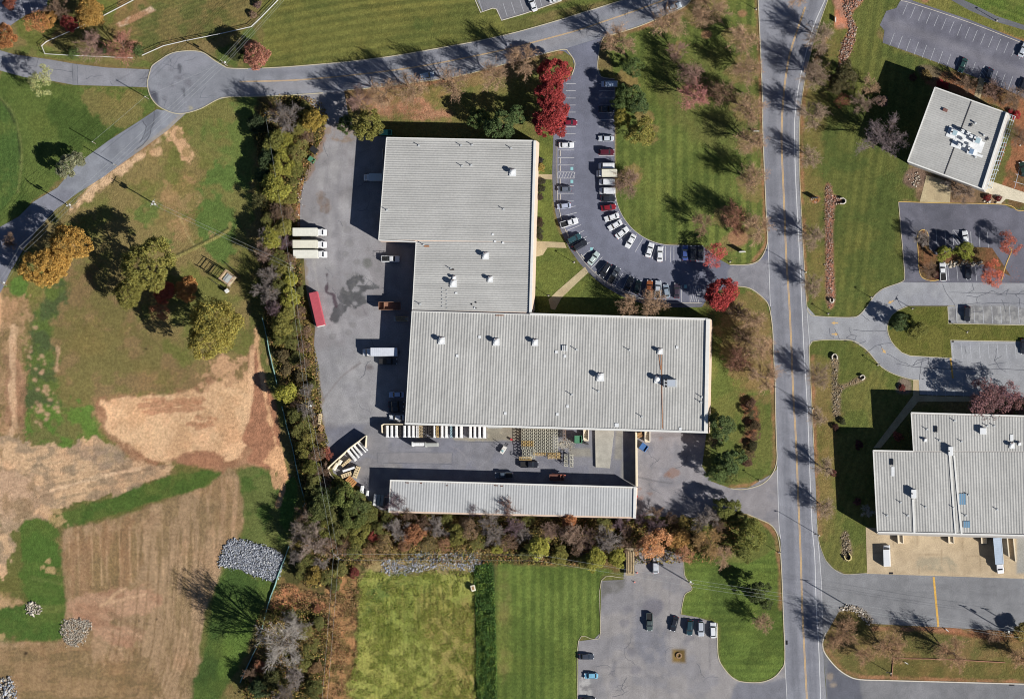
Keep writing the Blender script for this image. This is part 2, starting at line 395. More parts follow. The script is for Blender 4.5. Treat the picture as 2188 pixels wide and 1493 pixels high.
# ploughed field
field = [(134, 1148), (150, 1128), (250, 1104), (330, 1075), (420, 1050), (470, 1020), (490, 1000), (515, 1030), (520, 1100), (505, 1160), (470, 1190), (470, 1230), (440, 1300), (425, 1380), (400, 1500), (-20, 1500), (-20, 1380), (60, 1372), (130, 1366), (140, 1320), (136, 1240)]
g.poly(field, (156, 132, 102), (136, 116, 84), edge=.6, ns=1.6, strx=(88, 7), amp=.35)
g.poly([(140, 1150), (200, 1130), (280, 1120), (300, 1250), (230, 1290), (150, 1290)], (142, 112, 80), (122, 104, 66), edge=3, ns=3, strx=(90, 4), op=.65, soft=2)
g.poly([(150, 1290), (200, 1262), (330, 1260), (330, 1300), (240, 1330), (300, 1340), (290, 1380), (230, 1375), (160, 1320)], (178, 144, 116), (160, 124, 98), edge=1.2, ns=3, op=.85, strx=(-20, 4))
g.poly([(0, 1385), (150, 1380), (200, 1410), (300, 1400), (330, 1500), (-20, 1500)], (136, 112, 78), (112, 96, 62), edge=2.5, ns=2, strx=(4, 7), op=.7, soft=1.5)
for x0 in (310, 333, 352, 395, 403, 416, 372, 290, 385, 428, 365, 260, 245):
    g.stroke([(x0 + 14, 1130), (x0 + 6, 1230), (x0, 1320), (x0 - 12, 1400), (x0 - 45, 1493)], .45, (116, 96, 68), op=.6, edge=.25, brk=.3)
for k in range(16):
    x0 = 150 + k * 20 + random.uniform(-6, 6)
    g.stroke([(x0, 1120 + 6 * (k % 5)), (x0 + 2, 1180), (x0 + 4, 1250)], .4, (190, 160, 124), op=.55, edge=.25, brk=.45)
g.stroke([(235, 1310), (270, 1330), (300, 1350)], 1.8, (136, 112, 84), op=.7)
g.stroke([(215, 1292), (260, 1280), (310, 1270)], 1.0, (196, 164, 130), op=.7)
g.stroke([(225, 1290), (250, 1265), (270, 1256)], .8, (192, 162, 126), op=.7)
g.poly([(470, 1232), (500, 1210), (560, 1235), (580, 1240), (558, 1310), (530, 1390), (500, 1440), (470, 1500), (410, 1500), (425, 1420), (445, 1340)], (74, 96, 40), (60, 84, 36), edge=.8, ns=6, soft=1)
g.poly([(500, 1330), (540, 1335), (520, 1400), (480, 1450), (465, 1440), (478, 1370)], (88, 116, 44), edge=.7, op=.7, soft=1.2)
for (x, y, r) in ((55, 1395, 4), (335, 1322, 2), (297, 1326, 2), (312, 745, 3)): g.blob(x, y, r, (40, 32, 26), .9, .2)
# rough strip under the thicket
g.poly([(555, 215), (690, 215), (700, 270), (690, 330), (650, 400), (640, 470), (650, 560), (652, 620), (680, 720), (678, 820), (695, 930), (705, 1010), (760, 1060), (820, 1100), (1370, 1110), (1480, 1104), (1600, 1110), (1560, 1200), (1330, 1215), (1290, 1215), (1060, 1208), (800, 1215), (762, 1240), (765, 1493), (520, 1493), (590, 1260), (650, 1080), (620, 900), (575, 700), (560, 560), (560, 400)], (104, 90, 54), (70, 72, 38), edge=1.2, ns=4)
g.poly([(590, 1255), (640, 1260), (690, 1280), (700, 1310), (640, 1300), (575, 1300)], (172, 122, 84), (120, 92, 58), edge=1.2, ns=2)
g.poly([(700, 1260), (770, 1240), (760, 1340), (758, 1493), (690, 1493), (700, 1380)], (160, 122, 80), (118, 100, 58), edge=1.2, ns=2)
g.poly([(575, 740), (640, 730), (672, 760), (670, 850), (640, 820), (600, 820)], (140, 122, 80), (104, 98, 54), edge=1.5, ns=3)
g.poly([(645, 380), (655, 380), (642, 480), (634, 480), (632, 420)], (128, 100, 66), edge=.5)
# meadow south
g.poly([(770, 1235), (800, 1215), (830, 1222), (1010, 1218), (1012, 1300), (1018, 1400), (1022, 1500), (760, 1500), (762, 1400), (765, 1290)], (146, 152, 72), (130, 142, 62), edge=.7, ns=7, stripes=(90, 1.3, .1))
g.poly([(900, 1280), (1008, 1290), (1016, 1400), (1020, 1500), (900, 1500), (930, 1400)], (148, 134, 76), (138, 134, 64), edge=3, ns=4, op=.8, soft=2)
g.poly([(780, 1260), (850, 1230), (900, 1222), (900, 1245), (830, 1270), (790, 1310)], (94, 116, 54), (124, 130, 60), edge=2, ns=4, op=.8)
for x0 in (860, 887, 900, 913, 927, 940, 951, 962):
    g.stroke([(x0, 1250), (x0 + 1, 1290), (x0, 1330)], .5, (160, 154, 76), op=.7, edge=.3, brk=.3)
    g.stroke([(x0 + 6, 1250), (x0 + 7, 1290), (x0 + 6, 1330)], .5, (96, 104, 48), op=.7, edge=.3, brk=.3)
for k in range(22):
    y0 = 1300 + 6 * k; g.stroke([(985, y0), (1014, y0 - 2)], .45, (110, 106, 56), op=.7, edge=.2)
g.stroke([(945, 1350), (975, 1400), (1010, 1465)], .5, (104, 100, 52), op=.8, edge=.2)
g.stroke([(950, 1348), (980, 1398), (1015, 1462)], .5, (170, 154, 96), op=.8, edge=.2)
g.poly([(800, 1180), (1030, 1175), (1035, 1200), (1060, 1208), (1000, 1225), (900, 1225), (790, 1225)], (150, 136, 92), (110, 104, 62), edge=1, ns=3)
g.poly([(1012, 1225), (1020, 1205), (1055, 1205), (1060, 1300), (1064, 1400), (1062, 1500), (1018, 1500), (1016, 1350)], (52, 76, 36), (40, 62, 34), edge=.5, ns=3)
g.poly([(1062, 1215), (1100, 1208), (1290, 1215), (1300, 1225), (1284, 1240), (1282, 1350), (1268, 1364), (1236, 1368), (1234, 1500), (1064, 1500)], (92, 112, 46), (80, 100, 40), edge=.3, ns=9, stripes=(90, 2.9, .16))
g.poly([(1066, 1240), (1085, 1230), (1090, 1400), (1080, 1450), (1068, 1440)], (122, 112, 68), (100, 108, 50), edge=1, op=.5, soft=1.5)
# lawns round the car park
g.poly([(1461, 1190), (1560, 1165), (1640, 1120), (1668, 1200), (1674, 1330), (1676, 1410), (1655, 1446), (1610, 1456), (1570, 1448), (1545, 1420), (1536, 1395), (1533, 1330), (1460, 1310), (1465, 1270), (1480, 1255), (1465, 1230)], (88, 110, 44), (74, 94, 38), edge=.3, ns=8, stripes=(0, 2.6, .08))
g.poly([(1290, 95), (1330, 75), (1400, 50), (1480, 10), (1500, -10), (1620, -10), (1630, 250), (1640, 500), (1600, 560), (1550, 560), (1500, 526), (1400, 518), (1345, 490), (1318, 440), (1314, 170)], (94, 108, 48), (82, 98, 42), edge=.3, ns=9, stripes=(90, 3.3, .2))
g.poly([(1420, 120), (1620, 120), (1632, 300), (1560, 330), (1440, 260)], (94, 102, 50), (104, 104, 56), edge=2, ns=7, op=.55, soft=2)
for (x, y, r) in ((1345, 172, 24), (1380, 250, 16), (1395, 270, 16), (1340, 380, 30), (1400, 300, 12), (1445, 105, 18), (1490, 190, 30)): g.blob(x, y, r, (136, 112, 72), .6, 1.5)
for (x, y, r) in ((1585, 75, 34), (1590, 150, 34), (1595, 230, 34), (1603, 305, 34), (1610, 395, 34), (1615, 490, 30), (1560, 520, 30), (1500, 15, 50), (1420, 40, 40), (1545, 460, 30)): g.blob(x, y, r, (128, 108, 70), .55, 1.5)
g.poly([(730, 185), (800, 184), (1000, 150), (1160, 116), (1205, 108), (1228, 130), (1220, 160), (1190, 230), (1180, 300), (1150, 300), (820, 290), (745, 270), (720, 230)], (108, 106, 56), (98, 104, 50), edge=.3, ns=6)
g.poly([(740, 200), (860, 190), (920, 220), (960, 250), (870, 256), (780, 240)], (156, 118, 90), (126, 104, 70), edge=1.5, ns=2.5, soft=1.5)
g.poly([(740, 190), (1000, 155), (1150, 130), (1160, 150), (1050, 180), (860, 215), (750, 235)], (140, 114, 76), (112, 104, 58), edge=1.5, ns=4, op=.7)
g.poly([(1150, 300), (1182, 300), (1181, 440), (1205, 520), (1246, 575), (1310, 625), (1420, 648), (1510, 655), (1520, 680), (1140, 668), (1145, 520)], (96, 108, 46), (84, 98, 42), edge=.2, ns=6)
g.poly([(1515, 655), (1575, 612), (1610, 618), (1645, 655), (1655, 830), (1658, 985), (1640, 1020), (1600, 1042), (1560, 1043), (1520, 1000), (1520, 850)], (100, 106, 50), (86, 100, 44), edge=.3, ns=6)
g.poly([(1560, 640), (1640, 640), (1652, 830), (1620, 850), (1560, 800), (1530, 700)], (130, 108, 70), (112, 102, 58), edge=2, ns=4, op=.75)
g.poly([(1575, 840), (1612, 850), (1625, 900), (1605, 980), (1585, 940), (1590, 880)], (124, 84, 60), (96, 84, 50), edge=.8, ns=2)
g.poly([(1598, 1100), (1640, 1118), (1664, 1160), (1600, 1200), (1520, 1190), (1500, 1120)], (98, 106, 50), (84, 98, 42), edge=.5, ns=6)
# east side lawns
g.poly([(1765, -10), (1925, -10), (1915, 18), (1880, 54), (1888, 90), (2030, 145), (2115, 180), (2000, 190), (1990, 200), (1940, 345), (1970, 400), (1965, 432), (1922, 434), (1930, 560), (1930, 598), (1889, 616), (1855, 652), (1833, 674), (1745, 674), (1724, 651), (1712, 450), (1710, 300), (1735, 100)], (92, 100, 46), (78, 92, 42), edge=.2, ns=8, stripes=(82, 3.2, .12))
g.poly([(1715, 180), (1770, 60), (1800, 60), (1770, 200), (1755, 400), (1765, 640), (1735, 650), (1716, 450)], (116, 106, 58), (102, 104, 50), edge=1.5, ns=5, op=.75, soft=1.5)
g.poly([(1730, 745), (1745, 727), (1823, 728), (1860, 762), (1900, 795), (1945, 812), (1948, 840), (1900, 930), (1870, 960), (1870, 1135), (1853, 1222), (1805, 1224), (1770, 1195), (1750, 1150), (1738, 950)], (100, 104, 50), (84, 96, 42), edge=.2, ns=7, stripes=(70, 2.4, .08))
g.poly([(1745, 780), (1790, 800), (1785, 1000), (1775, 1130), (1755, 1140), (1742, 950)], (128, 110, 66), (112, 104, 56), edge=1.5, op=.7, soft=1.5)
g.poly([(1945, 0), (2188, 85), (2188, 60), (2040, -5)], (116, 116, 56), (100, 108, 48), edge=.3)
g.poly([(2040, -10), (2200, -10), (2200, 50), (2110, 30)], (88, 110, 42), (98, 112, 48), edge=.2, stripes=(-20, 2, .1))
g.poly([(2100, 60), (2188, 85), (2188, 96), (2120, 70)], (150, 112, 74), edge=.8, op=.8)
# beds and leaf litter by the east office
g.poly([(1980, 165), (2030, 150), (2115, 182), (2190, 210), (2190, 440), (2140, 400), (2165, 250), (2000, 188)], (140, 96, 66), (104, 84, 54), edge=.8, ns=3)
g.poly([(1970, 372), (1990, 372), (2100, 405), (2150, 430), (2145, 437), (1967, 433)], (136, 112, 88), (112, 94, 70), edge=.6, ns=3)
g.poly([(1960, 145), (1975, 138), (2000, 143), (2012, 160), (1990, 172), (1970, 165)], (104, 94, 72), edge=.2, amp=.1)
g.poly([(1930, 380), (1942, 362), (1965, 358), (1982, 370), (1975, 395), (1950, 402), (1933, 393)], (122, 102, 88), (106, 88, 76), edge=.2)
g.poly([(1915, 828), (1925, 808), (1945, 812), (1948, 835), (1935, 842), (1918, 838)], (118, 108, 96), edge=.1)
for (x, y, r) in ((1742, 426, 11), (1510, 74, 12), (1587, 29, 9), (1976, 0, 8), (1578, 508, 22)): g.blob(x, y, r, (150, 112, 84), .85, .3)
# stony swale beds
sw = (160, 110, 90), (130, 104, 84)
g.poly([(1764, 400), (1776, 398), (1780, 415), (1800, 425), (1800, 436), (1782, 446), (1781, 560), (1784, 645), (1766, 645), (1764, 500)], *sw, edge=.2, ns=1.5)
g.poly([(1784, -5), (1845, -5), (1820, 30), (1829, 60), (1818, 110), (1802, 140), (1792, 135), (1800, 90), (1812, 62), (1784, 60), (1784, 20)], (176, 116, 88), (160, 120, 100), edge=.3, ns=1.5)
g.poly([(1776, 765), (1784, 760), (1792, 768), (1792, 822), (1840, 803), (1846, 812), (1800, 832), (1795, 845), (1795, 888), (1780, 888), (1778, 840)], (132, 116, 92), (108, 98, 72), edge=.3, ns=1.5)
g.poly([(1803, 1135), (1812, 1140), (1820, 1180), (1815, 1195), (1800, 1190), (1798, 1150)], (132, 116, 92), (108, 98, 72), edge=.3, ns=1.5)
# south-east verge
g.poly([(1758, 1379), (1765, 1350), (1792, 1307), (1817, 1300), (1863, 1332), (1986, 1338), (2200, 1350), (2200, 1460), (2012, 1455), (1838, 1450), (1787, 1425)], (118, 102, 62), (96, 94, 50), edge=.2, ns=5)
g.poly([(1985, 1338), (2200, 1350), (2200, 1372), (2060, 1358), (1990, 1350)], (140, 92, 66), (112, 88, 56), edge=.5, op=.8)
g.poly([(1910, 1408), (2190, 1418), (2190, 1458), (1910, 1448)], (112, 100, 56), (96, 94, 48), edge=.1, crv=False)
for ln in ([(1617, 0), (1624, 128), (1628, 282), (1636, 472), (1636, 520), (1610, 557)], [(1648, 720), (1652, 830), (1655, 960), (1648, 1008), (1620, 1032), (1561, 1039)], [(1600, 1102), (1640, 1122), (1662, 1170), (1668, 1300)], [(1765, 80), (1722, 190), (1713, 300), (1716, 480), (1724, 640)], [(1736, 760), (1742, 960), (1752, 1140)], [(1868, 1342), (1990, 1344), (2188, 1356)], [(1770, 1390), (1815, 1438), (1900, 1448), (2188, 1456)], [(650, 380), (640, 440), (638, 500)], [(670, 730), (674, 830), (690, 930)], [(1200, 112), (1100, 136), (960, 172), (800, 190)], [(1300, 85), (1400, 47), (1465, 18)], [(215, 376), (300, 318), (360, 272)]):
    g.stroke(ln, 1.3, (158, 112, 84), (128, 104, 70), edge=.5, soft=.5, op=.75, brk=.3, es=2)
dry = sstep(.45, .75, fbm(X, Y, 11, 201, 5))[:, None] * .30
g.c = g.c * (1 - dry) + g.c * np.array([1.35, 1.08, 1.0]) * dry
g.c *= (1 + .30 * (fbm(X, Y, 30, 202, 3) - .5) + .34 * (fbm(X, Y, 1.1, 203, 2) - .5))[:, None]
gl = (g.c @ np.array([.3, .59, .11]))[:, None]; g.c = (g.c * .90 + gl * .10) * np.array([1.27, 1.20, 1.15])
V = np.stack([X, Y, np.zeros_like(X)], 1)
nx, ny = len(gx), len(gy)
ii, jj = np.meshgrid(np.arange(nx - 1), np.arange(ny - 1)); a = (jj * nx + ii).ravel()
gm = npmesh('ground', V, np.stack([a, a + 1, a + nx + 1, a + nx], 1), M_ground, g.c)
tag(link('ground', gm), kind='structure')

# ---------------------------------------------------------------- paved sheets
def sheet(name, outline, z, base, ops=None, res=0.5, mt=None, kind='structure', holes=None):
    P = pw(outline)
    x0, y0 = P.min(0); x1, y1 = P.max(0)
    ax = np.arange(x0, x1, res); ay = np.arange(y0, y1, res)
    AX, AY = np.meshgrid(ax, ay); AX = AX.ravel() + rng.uniform(-.1, .1, AX.size) * res; AY = AY.ravel() + rng.uniform(-.1, .1, AY.size) * res
    k = inside(AX, AY, P); AX = AX[k]; AY = AY[k]
    k = segdist(AX, AY, P, True) > res * 0.4; AX = AX[k]; AY = AY[k]
    n = len(P); pts = [Vector(p) for p in P.tolist()] + [Vector((x, y)) for x, y in zip(AX.tolist(), AY.tolist())]
    r = delaunay_2d_cdt(pts, [(i, (i + 1) % n) for i in range(n)], [tuple(range(n))], 1, 1e-5)
    vv = np.array([(v[0], v[1]) for v in r[0]]); ff = [tuple(f) for f in r[2]]
    F = np.array([f for f in ff if len(f) == 3])
    a, b, c = vv[F[:, 0]], vv[F[:, 1]], vv[F[:, 2]]
    fl = ((b - a)[:, 0] * (c - a)[:, 1] - (b - a)[:, 1] * (c - a)[:, 0]) < 0
    F[fl] = F[fl][:, ::-1]
    cv = Canvas(vv[:, 0], vv[:, 1], base)
    if ops: ops(cv)
    if (mt or M_asph) is M_asph:
        x, y = vv[:, 0], vv[:, 1]
        cv.c = cv.c * (np.array([.93, .925, .87]) * (1 + .28 * (fbm(x, y, 8, 301, 6) - .5) + .20 * (fbm(x, y * .25, 2.2, 302, 3) - .5))[:, None])
    VV = np.column_stack([vv, np.full(len(vv), z)])
    me = npmesh(name, VV, F, mt or M_asph, cv.c)
    return tag(link(name, me), kind=kind)

def ribbon(mb, pts, w, z):
    P = pw(pts); n = len(P); Lf = []; Rt = []
    for i in range(n):
        t = P[min(i + 1, n - 1)] - P[max(i - 1, 0)]; t = t / (np.linalg.norm(t) + 1e-9); nrm = np.array([-t[1], t[0]]) * w / 2
        Lf.append((*(P[i] + nrm), z)); Rt.append((*(P[i] - nrm), z))
    mb.add(Lf + Rt, [(i, n + i, n + i + 1, i + 1) for i in range(n - 1)])
def wallstrip(mb, pts, w, z0, z1, px=True, hs=None):
    """upright strip (kerb, wall, fence panel) along a line of photo pixels"""
    P = pw(pts) if px else np.array([p[:2] for p in pts]); n = len(P); r = []
    for i in range(n):
        t = P[min(i + 1, n - 1)] - P[max(i - 1, 0)]; t = t / (np.linalg.norm(t) + 1e-9); nrm = np.array([-t[1], t[0]]) * w / 2
        a = P[i] + nrm; b = P[i] - nrm; zt = z1 if hs is None else hs[i]
        r.append([(*a, z0), (*b, z0), (*b, zt), (*a, zt)])
    mb.loft(r)
# ---------------------------------------------------------------- roads and lots
mr_w = [(1619, -20), (1623, 64), (1626, 128), (1629, 205), (1630, 282), (1634, 380), (1638, 472), (1641, 522), (1643, 580), (1645, 640), (1651, 703), (1653, 760), (1656, 804), (1657, 870), (1659, 945), (1660, 1000), (1662, 1050), (1665, 1110), (1668, 1160), (1670, 1215), (1674, 1318), (1677, 1407), (1680, 1450), (1683, 1515)]
mr_e = [(1776, -20), (1769, 0), (1748, 61), (1730, 123), (1716, 195), (1709, 256), (1708, 320), (1709, 380), (1714, 485), (1719, 575), (1724, 651), (1729, 740), (1734, 848), (1739, 958), (1743, 1040), (1746, 1120), (1750, 1156), (1755, 1230), (1757, 1320), (1758, 1379), (1762, 1440), (1768, 1515)]
yel = [(1727, -12), (1721, 15), (1705, 61), (1688, 115), (1679, 164), (1674, 210), (1671, 256), (1670, 307), (1673, 380), (1677, 472), (1680, 549), (1686, 639), (1691, 740), (1695, 842), (1701, 945), (1706, 1073), (1711, 1190), (1714, 1292), (1719, 1395), (1725, 1510)]
ewh = [(1770, -20), (1763, 0), (1737, 61), (1715, 143), (1705, 195), (1698, 256), (1698, 307), (1700, 380), (1705, 480), (1710, 575), (1714, 664), (1718, 750), (1725, 868), (1730, 996), (1735, 1120), (1741, 1190), (1744, 1292), (1750, 1395), (1754, 1510)]
def off(a, b, t): return [(p[0] + (q[0] - p[0]) * t, p[1] + (q[1] - p[1]) * t) for p, q in zip(a, b)]
def shiftx(a, d): return [(p[0] + d, p[1]) for p in a]
def mainroad(c):
    c.poly([(0, -100), (3000, -100), (3000, 1600), (0, 1600)], (156, 158, 172), (148, 150, 164), edge=0, ns=9, amp=.1, crv=False)
    c.stroke(shiftx(yel, -26), 4.0, (132, 134, 148), edge=.3, soft=1.6, op=.35, amp=.1)
    c.stroke(shiftx(yel, 12), 3.0, (132, 134, 148), edge=.3, soft=1.4, op=.4, amp=.1)
    for d in (-26, -17, 9, 20): c.stroke(shiftx(yel, d), 1.0, (116, 118, 132), edge=.2, soft=.5, op=.45, amp=.1)
    c.stroke(shiftx(mr_e[1:], -5), 1.2, (168, 168, 176), edge=.1, op=.6)
sheet('road', mr_w + mr_e[::-1], 0.045, (150, 150, 165), mainroad, .6)

nk = [(560, 146), (600, 144), (642, 141), (745, 132), (847, 119), (950, 101), (1026, 87), (1100, 70), (1182, 47), (1259, 23), (1323, 3), (1380, -16)]
sk = [(560, 206), (630, 203), (699, 198), (740, 194), (816, 186), (885, 177), (975, 164), (1077, 138), (1164, 115), (1205, 105), (1264, 87), (1290, 80), (1362, 58), (1420, 34), (1464, 14), (1490, -16)]
culn = [(321, 151), (326, 140), (343, 128), (358, 118), (379, 111), (410, 109), (435, 113), (456, 128), (479, 142), (491, 146), (530, 147)]
culs = [(560, 206), (520, 206), (486, 208), (461, 215), (430, 232), (397, 242), (371, 242), (340, 228), (322, 207), (315, 179), (321, 151)]
def northroad(c):
    c.poly([(0, -100), (3000, -100), (3000, 1600), (0, 1600)], (152, 154, 168), (144, 147, 160), edge=0, ns=9, amp=.1, crv=False)
    c.stroke([(520, 160), (745, 143), (950, 112), (1182, 58), (1330, 10)], 1.6, (126, 128, 142), edge=.3, soft=.8, op=.5)
    c.stroke([(520, 190), (745, 174), (950, 145), (1182, 90), (1400, 20)], 3.2, (160, 158, 166), edge=.4, soft=.8, op=.5)
    c.poly([(330, 195), (336, 200), (340, 228), (330, 218), (319, 198)], (84, 86, 100), edge=.2, amp=.1)
    for (x, y) in ((383, 148), (392, 198)):
        c.poly([(x - 3, y - 10), (x + 3, y - 10), (x + 5, y + 10), (x - 1, y + 11)], (108, 110, 122), edge=.05, soft=.15, crv=False)
    for (x, y, r) in ((365, 150, 7), (380, 165, 9), (350, 165, 6), (400, 178, 9), (338, 180, 5), (370, 182, 5), (350, 210, 5), (395, 160, 6)): c.blob(x, y, r, (120, 120, 132), .6, .9)
    c.blob(408, 232, 5, (190, 180, 150), .7, .4)
sheet('road', nk[::1] + sk[::-1] + culs[1:] + culn[1:-1], 0.05, (150, 152, 165), northroad, .6)
wr_n = [(-15, 106), (0, 108), (31, 117), (102, 127), (160, 137), (230, 145), (322, 149)]
wr_s = [(-15, 148), (0, 151), (51, 165), (115, 174), (159, 182), (230, 184), (318, 187)]
def westroad(c):
    c.poly([(0, -100), (3000, -100), (3000, 1600), (0, 1600)], (150, 151, 163), (140, 142, 154), edge=0, ns=6, amp=.15, crv=False)
    c.poly([(62, 121), (82, 124), (76, 141), (58, 138)], (138, 140, 152), edge=.05, crv=False); c.poly([(155, 136), (165, 136), (165, 180), (155, 180)], (140, 142, 154), edge=.05, crv=False)
sheet('road', wr_n + wr_s[::-1], 0.035, (150, 152, 163), westroad, .7)
sw_e = [(397, 243), (358, 279), (302, 320), (218, 380), (164, 414), (118, 449), (80, 490), (46, 540), (20, 585), (5, 618), (-15, 650)]
sw_w = [(335, 234), (302, 256), (230, 302), (164, 351), (123, 401), (72, 431), (40, 463), (0, 485), (-15, 494)]
def swroad(c):
    c.poly([(0, -100), (3000, -100), (3000, 1600), (0, 1600)], (152, 156, 170), (142, 146, 160), edge=0, ns=6, amp=.12, crv=False)
    c.poly([(330, 238), (345, 235), (330, 270), (318, 290), (306, 300), (312, 268), (300, 258)], (124, 128, 142), edge=.1, amp=.1)
    c.stroke([(390, 246), (340, 290), (290, 325)], 1.2, (180, 165, 145), edge=.5, op=.5)
    c.poly([(60, 440), (120, 408), (164, 414), (90, 480), (20, 590), (-15, 650), (-15, 494)], (138, 140, 156), edge=.2)
sheet('road', sw_w + sw_e[::-1], 0.04, (150, 152, 165), swroad, .7)

# curved car park
AC = (1438.0, 400.0)
def arc(r, a0, a1, n=14): return [(AC[0] + r * math.cos(math.radians(a)), AC[1] - r * math.sin(math.radians(a))) for a in np.linspace(a0, a1, n)]
lot_in = [(1290, 80), (1282, 100), (1277, 143), (1285, 164), (1313, 169), (1314, 280), (1314, 390)] + arc(124, 176, 272, 10) + [(1500, 525), (1540, 556), (1559, 566), (1589, 566), (1620, 560), (1628, 549), (1640, 518)]
lot_out = [(1190, 108), (1205, 110), (1222, 122), (1228, 143), (1222, 161), (1205, 172), (1190, 185), (1184, 230), (1182, 305), (1180, 372)] + arc(257, 187, 268, 14) + [(1500, 656), (1510, 640), (1530, 622), (1571, 611), (1602, 616), (1628, 634), (1646, 656)]
def curvedlot(c):
    c.poly([(0, -100), (3000, -100), (3000, 1600), (0, 1600)], (126, 129, 150), (120, 123, 143), edge=0, ns=7, amp=.08, crv=False)
    c.stroke(arc(186, 170, 270), 4.5, (118, 121, 140), soft=1.5, op=.4)
    c.poly([(1560, 570), (1660, 560), (1660, 640), (1570, 612)], (150, 150, 162), (138, 138, 150), edge=.6, ns=2)
    c.poly([(1180, 300)] + arc(257, 180, 268, 14) + [(1500, 656), (1500, 647)] + arc(247, 268, 180, 14) + [(1190, 300)], (118, 118, 130), edge=.05, amp=.1, crv=False)
sheet('car_park', lot_in + [(1645, 530), (1648, 640)] + lot_out[::-1], 0.03, (122, 125, 142), curvedlot, .55)

# industrial yard
yard = [(630, 203), (699, 198), (735, 194), (745, 250), (764, 290), (830, 292), (840, 500), (900, 520), (890, 660), (880, 900), (1150, 912), (1358, 920), (1510, 920), (1500, 996), (1520, 1028), (1561, 1043), (1600, 1041), (1651, 1011), (1662, 1000), (1668, 1150), (1656, 1131), (1643, 1116), (1623, 1109), (1597, 1098), (1560, 1090), (1480, 1106), (1362, 1100), (1350, 1060), (850, 1040), (830, 1100), (792, 1075), (768, 1040), (712, 1010), (700, 960), (694, 940), (688, 894), (676, 817), (671, 740), (673, 700), (660, 650), (653, 608), (650, 559), (641, 500), (641, 472), (642, 421), (653, 370), (668, 340), (678, 315), (693, 289), (694, 260), (680, 235), (650, 212)]
wet = (94, 94, 100)
def yardop(c):
    c.poly([(0, -100), (3000, -100), (3000, 1600), (0, 1600)], (160, 158, 166), (150, 147, 154), edge=0, ns=7, amp=.14, crv=False)
    c.poly([(690, 740), (830, 740), (800, 900), (700, 960), (670, 800)], (166, 165, 172), (156, 155, 163), edge=3, ns=8, soft=2)
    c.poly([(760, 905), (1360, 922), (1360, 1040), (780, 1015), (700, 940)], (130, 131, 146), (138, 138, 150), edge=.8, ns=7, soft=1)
    c.poly([(807, 966), (967, 967), (965, 990), (806, 988)], (142, 140, 148), edge=.1, amp=.1, crv=False)
    c.poly([(760, 985), (860, 990), (830, 1040), (770, 1030)], (146, 143, 148), (134, 132, 140), edge=1.5, ns=4)
    c.poly([(790, 900), (830, 900), (830, 1000), (780, 960)], (142, 141, 150), edge=1.5)
    for (x, y, r) in ((700, 380, 22), (735, 440, 18), (690, 560, 20), (720, 700, 22), (760, 780, 16), (720, 860, 26), (700, 320, 14), (790, 600, 12)): c.blob(x, y, r, (176, 174, 180), .55, 2.5, 2.0)
    for (x, y, r) in ((730, 400, 12), (705, 500, 10), (725, 545, 9), (700, 640, 12), (745, 760, 10), (735, 830, 8), (712, 910, 9)): c.blob(x, y, r, (134, 132, 140), .5, 1.8, .8)
    # patch outlines and wet stains
    c.poly([(703, 344), (732, 344), (732, 362), (703, 362)], (172, 170, 176), edge=.1, crv=False)
    for (x, y, r) in ((742, 491, 7), (746, 520, 8), (762, 560, 6), (786, 563, 10), (758, 587, 6), (807, 578, 5), (745, 590, 5), (738, 543, 5), (735, 478, 5), (753, 694, 7), (711, 718, 6), (745, 710, 5)):
        c.blob(x, y, r + 1.2, (136, 134, 140), .9, .3); c.blob(x, y, r - .8, (150, 148, 154), .9, .3)
    c.poly([(777, 553), (792, 553), (794, 568), (784, 574), (778, 566)], (128, 128, 130), edge=.2)
    c.poly([(748, 600), (760, 585), (775, 590), (783, 600), (776, 608), (768, 600), (758, 612), (752, 622), (756, 640), (745, 655), (728, 650), (722, 632), (735, 615), (745, 622), (742, 605)], wet, (108, 108, 112), edge=1.1, ns=1.5, es=1.5, soft=.25)
    c.poly([(760, 612), (790, 608), (810, 610), (808, 618), (785, 622), (782, 640), (770, 655), (752, 652), (748, 634), (756, 622)], wet, (104, 105, 110), edge=1.1, ns=1.5, es=1.5, soft=.25)
    c.poly([(716, 652), (740, 650), (745, 660), (730, 672), (715, 680), (706, 684), (712, 668)], wet, edge=.9, es=1.5, soft=.25)
    c.poly([(710, 680), (724, 676), (722, 686), (714, 689)], wet, edge=.4)
    for (x, y, r) in ((762, 618, 7), (779, 628, 5), (757, 648, 5)): c.blob(x, y, r, (158, 156, 164), .9, .5)
    c.stroke([(698, 586), (700, 605), (698, 625), (712, 628), (715, 640), (718, 655)], .8, (84, 70, 82), edge=.6, op=.9)
    c.stroke([(775, 655), (780, 668), (784, 675)], .5, (120, 112, 122), op=.6)
    for (x, y, r) in ((690, 430, 12), (694, 450, 12), (686, 495, 12), (682, 415, 9), (650, 440, 5)): c.blob(x, y, r, (128, 106, 90), .5, 1.5)
    for k in range(7):
        x = 665 + 14 * k; c.stroke([(x + 12, 310), (x, 420), (x - 2, 520)], .7, (170, 168, 174) if k % 2 else (144, 142, 150), op=.4, edge=.5)
    c.stroke([(700, 380), (720, 480), (725, 600), (735, 760)], 1.2, (140, 138, 146), op=.35, edge=.6, soft=.8)
    c.stroke([(676, 505), (672, 560), (680, 620)], 1.0, (176, 172, 176), op=.5, edge=.4)
    c.stroke([(770, 775), (730, 805), (695, 848), (684, 860)], .5, (138, 132, 136), op=.8, edge=.25)
    c.stroke([(690, 930), (684, 870), (678, 800)], 1.6, (140, 118, 96), op=.5, edge=1)
    c.stroke([(672, 700), (656, 620), (650, 560)], 1.5, (138, 118, 96), op=.5, edge=1)
    c.stroke([(655, 380), (680, 318), (694, 290)], 1.8, (150, 116, 90), op=.6, edge=1)
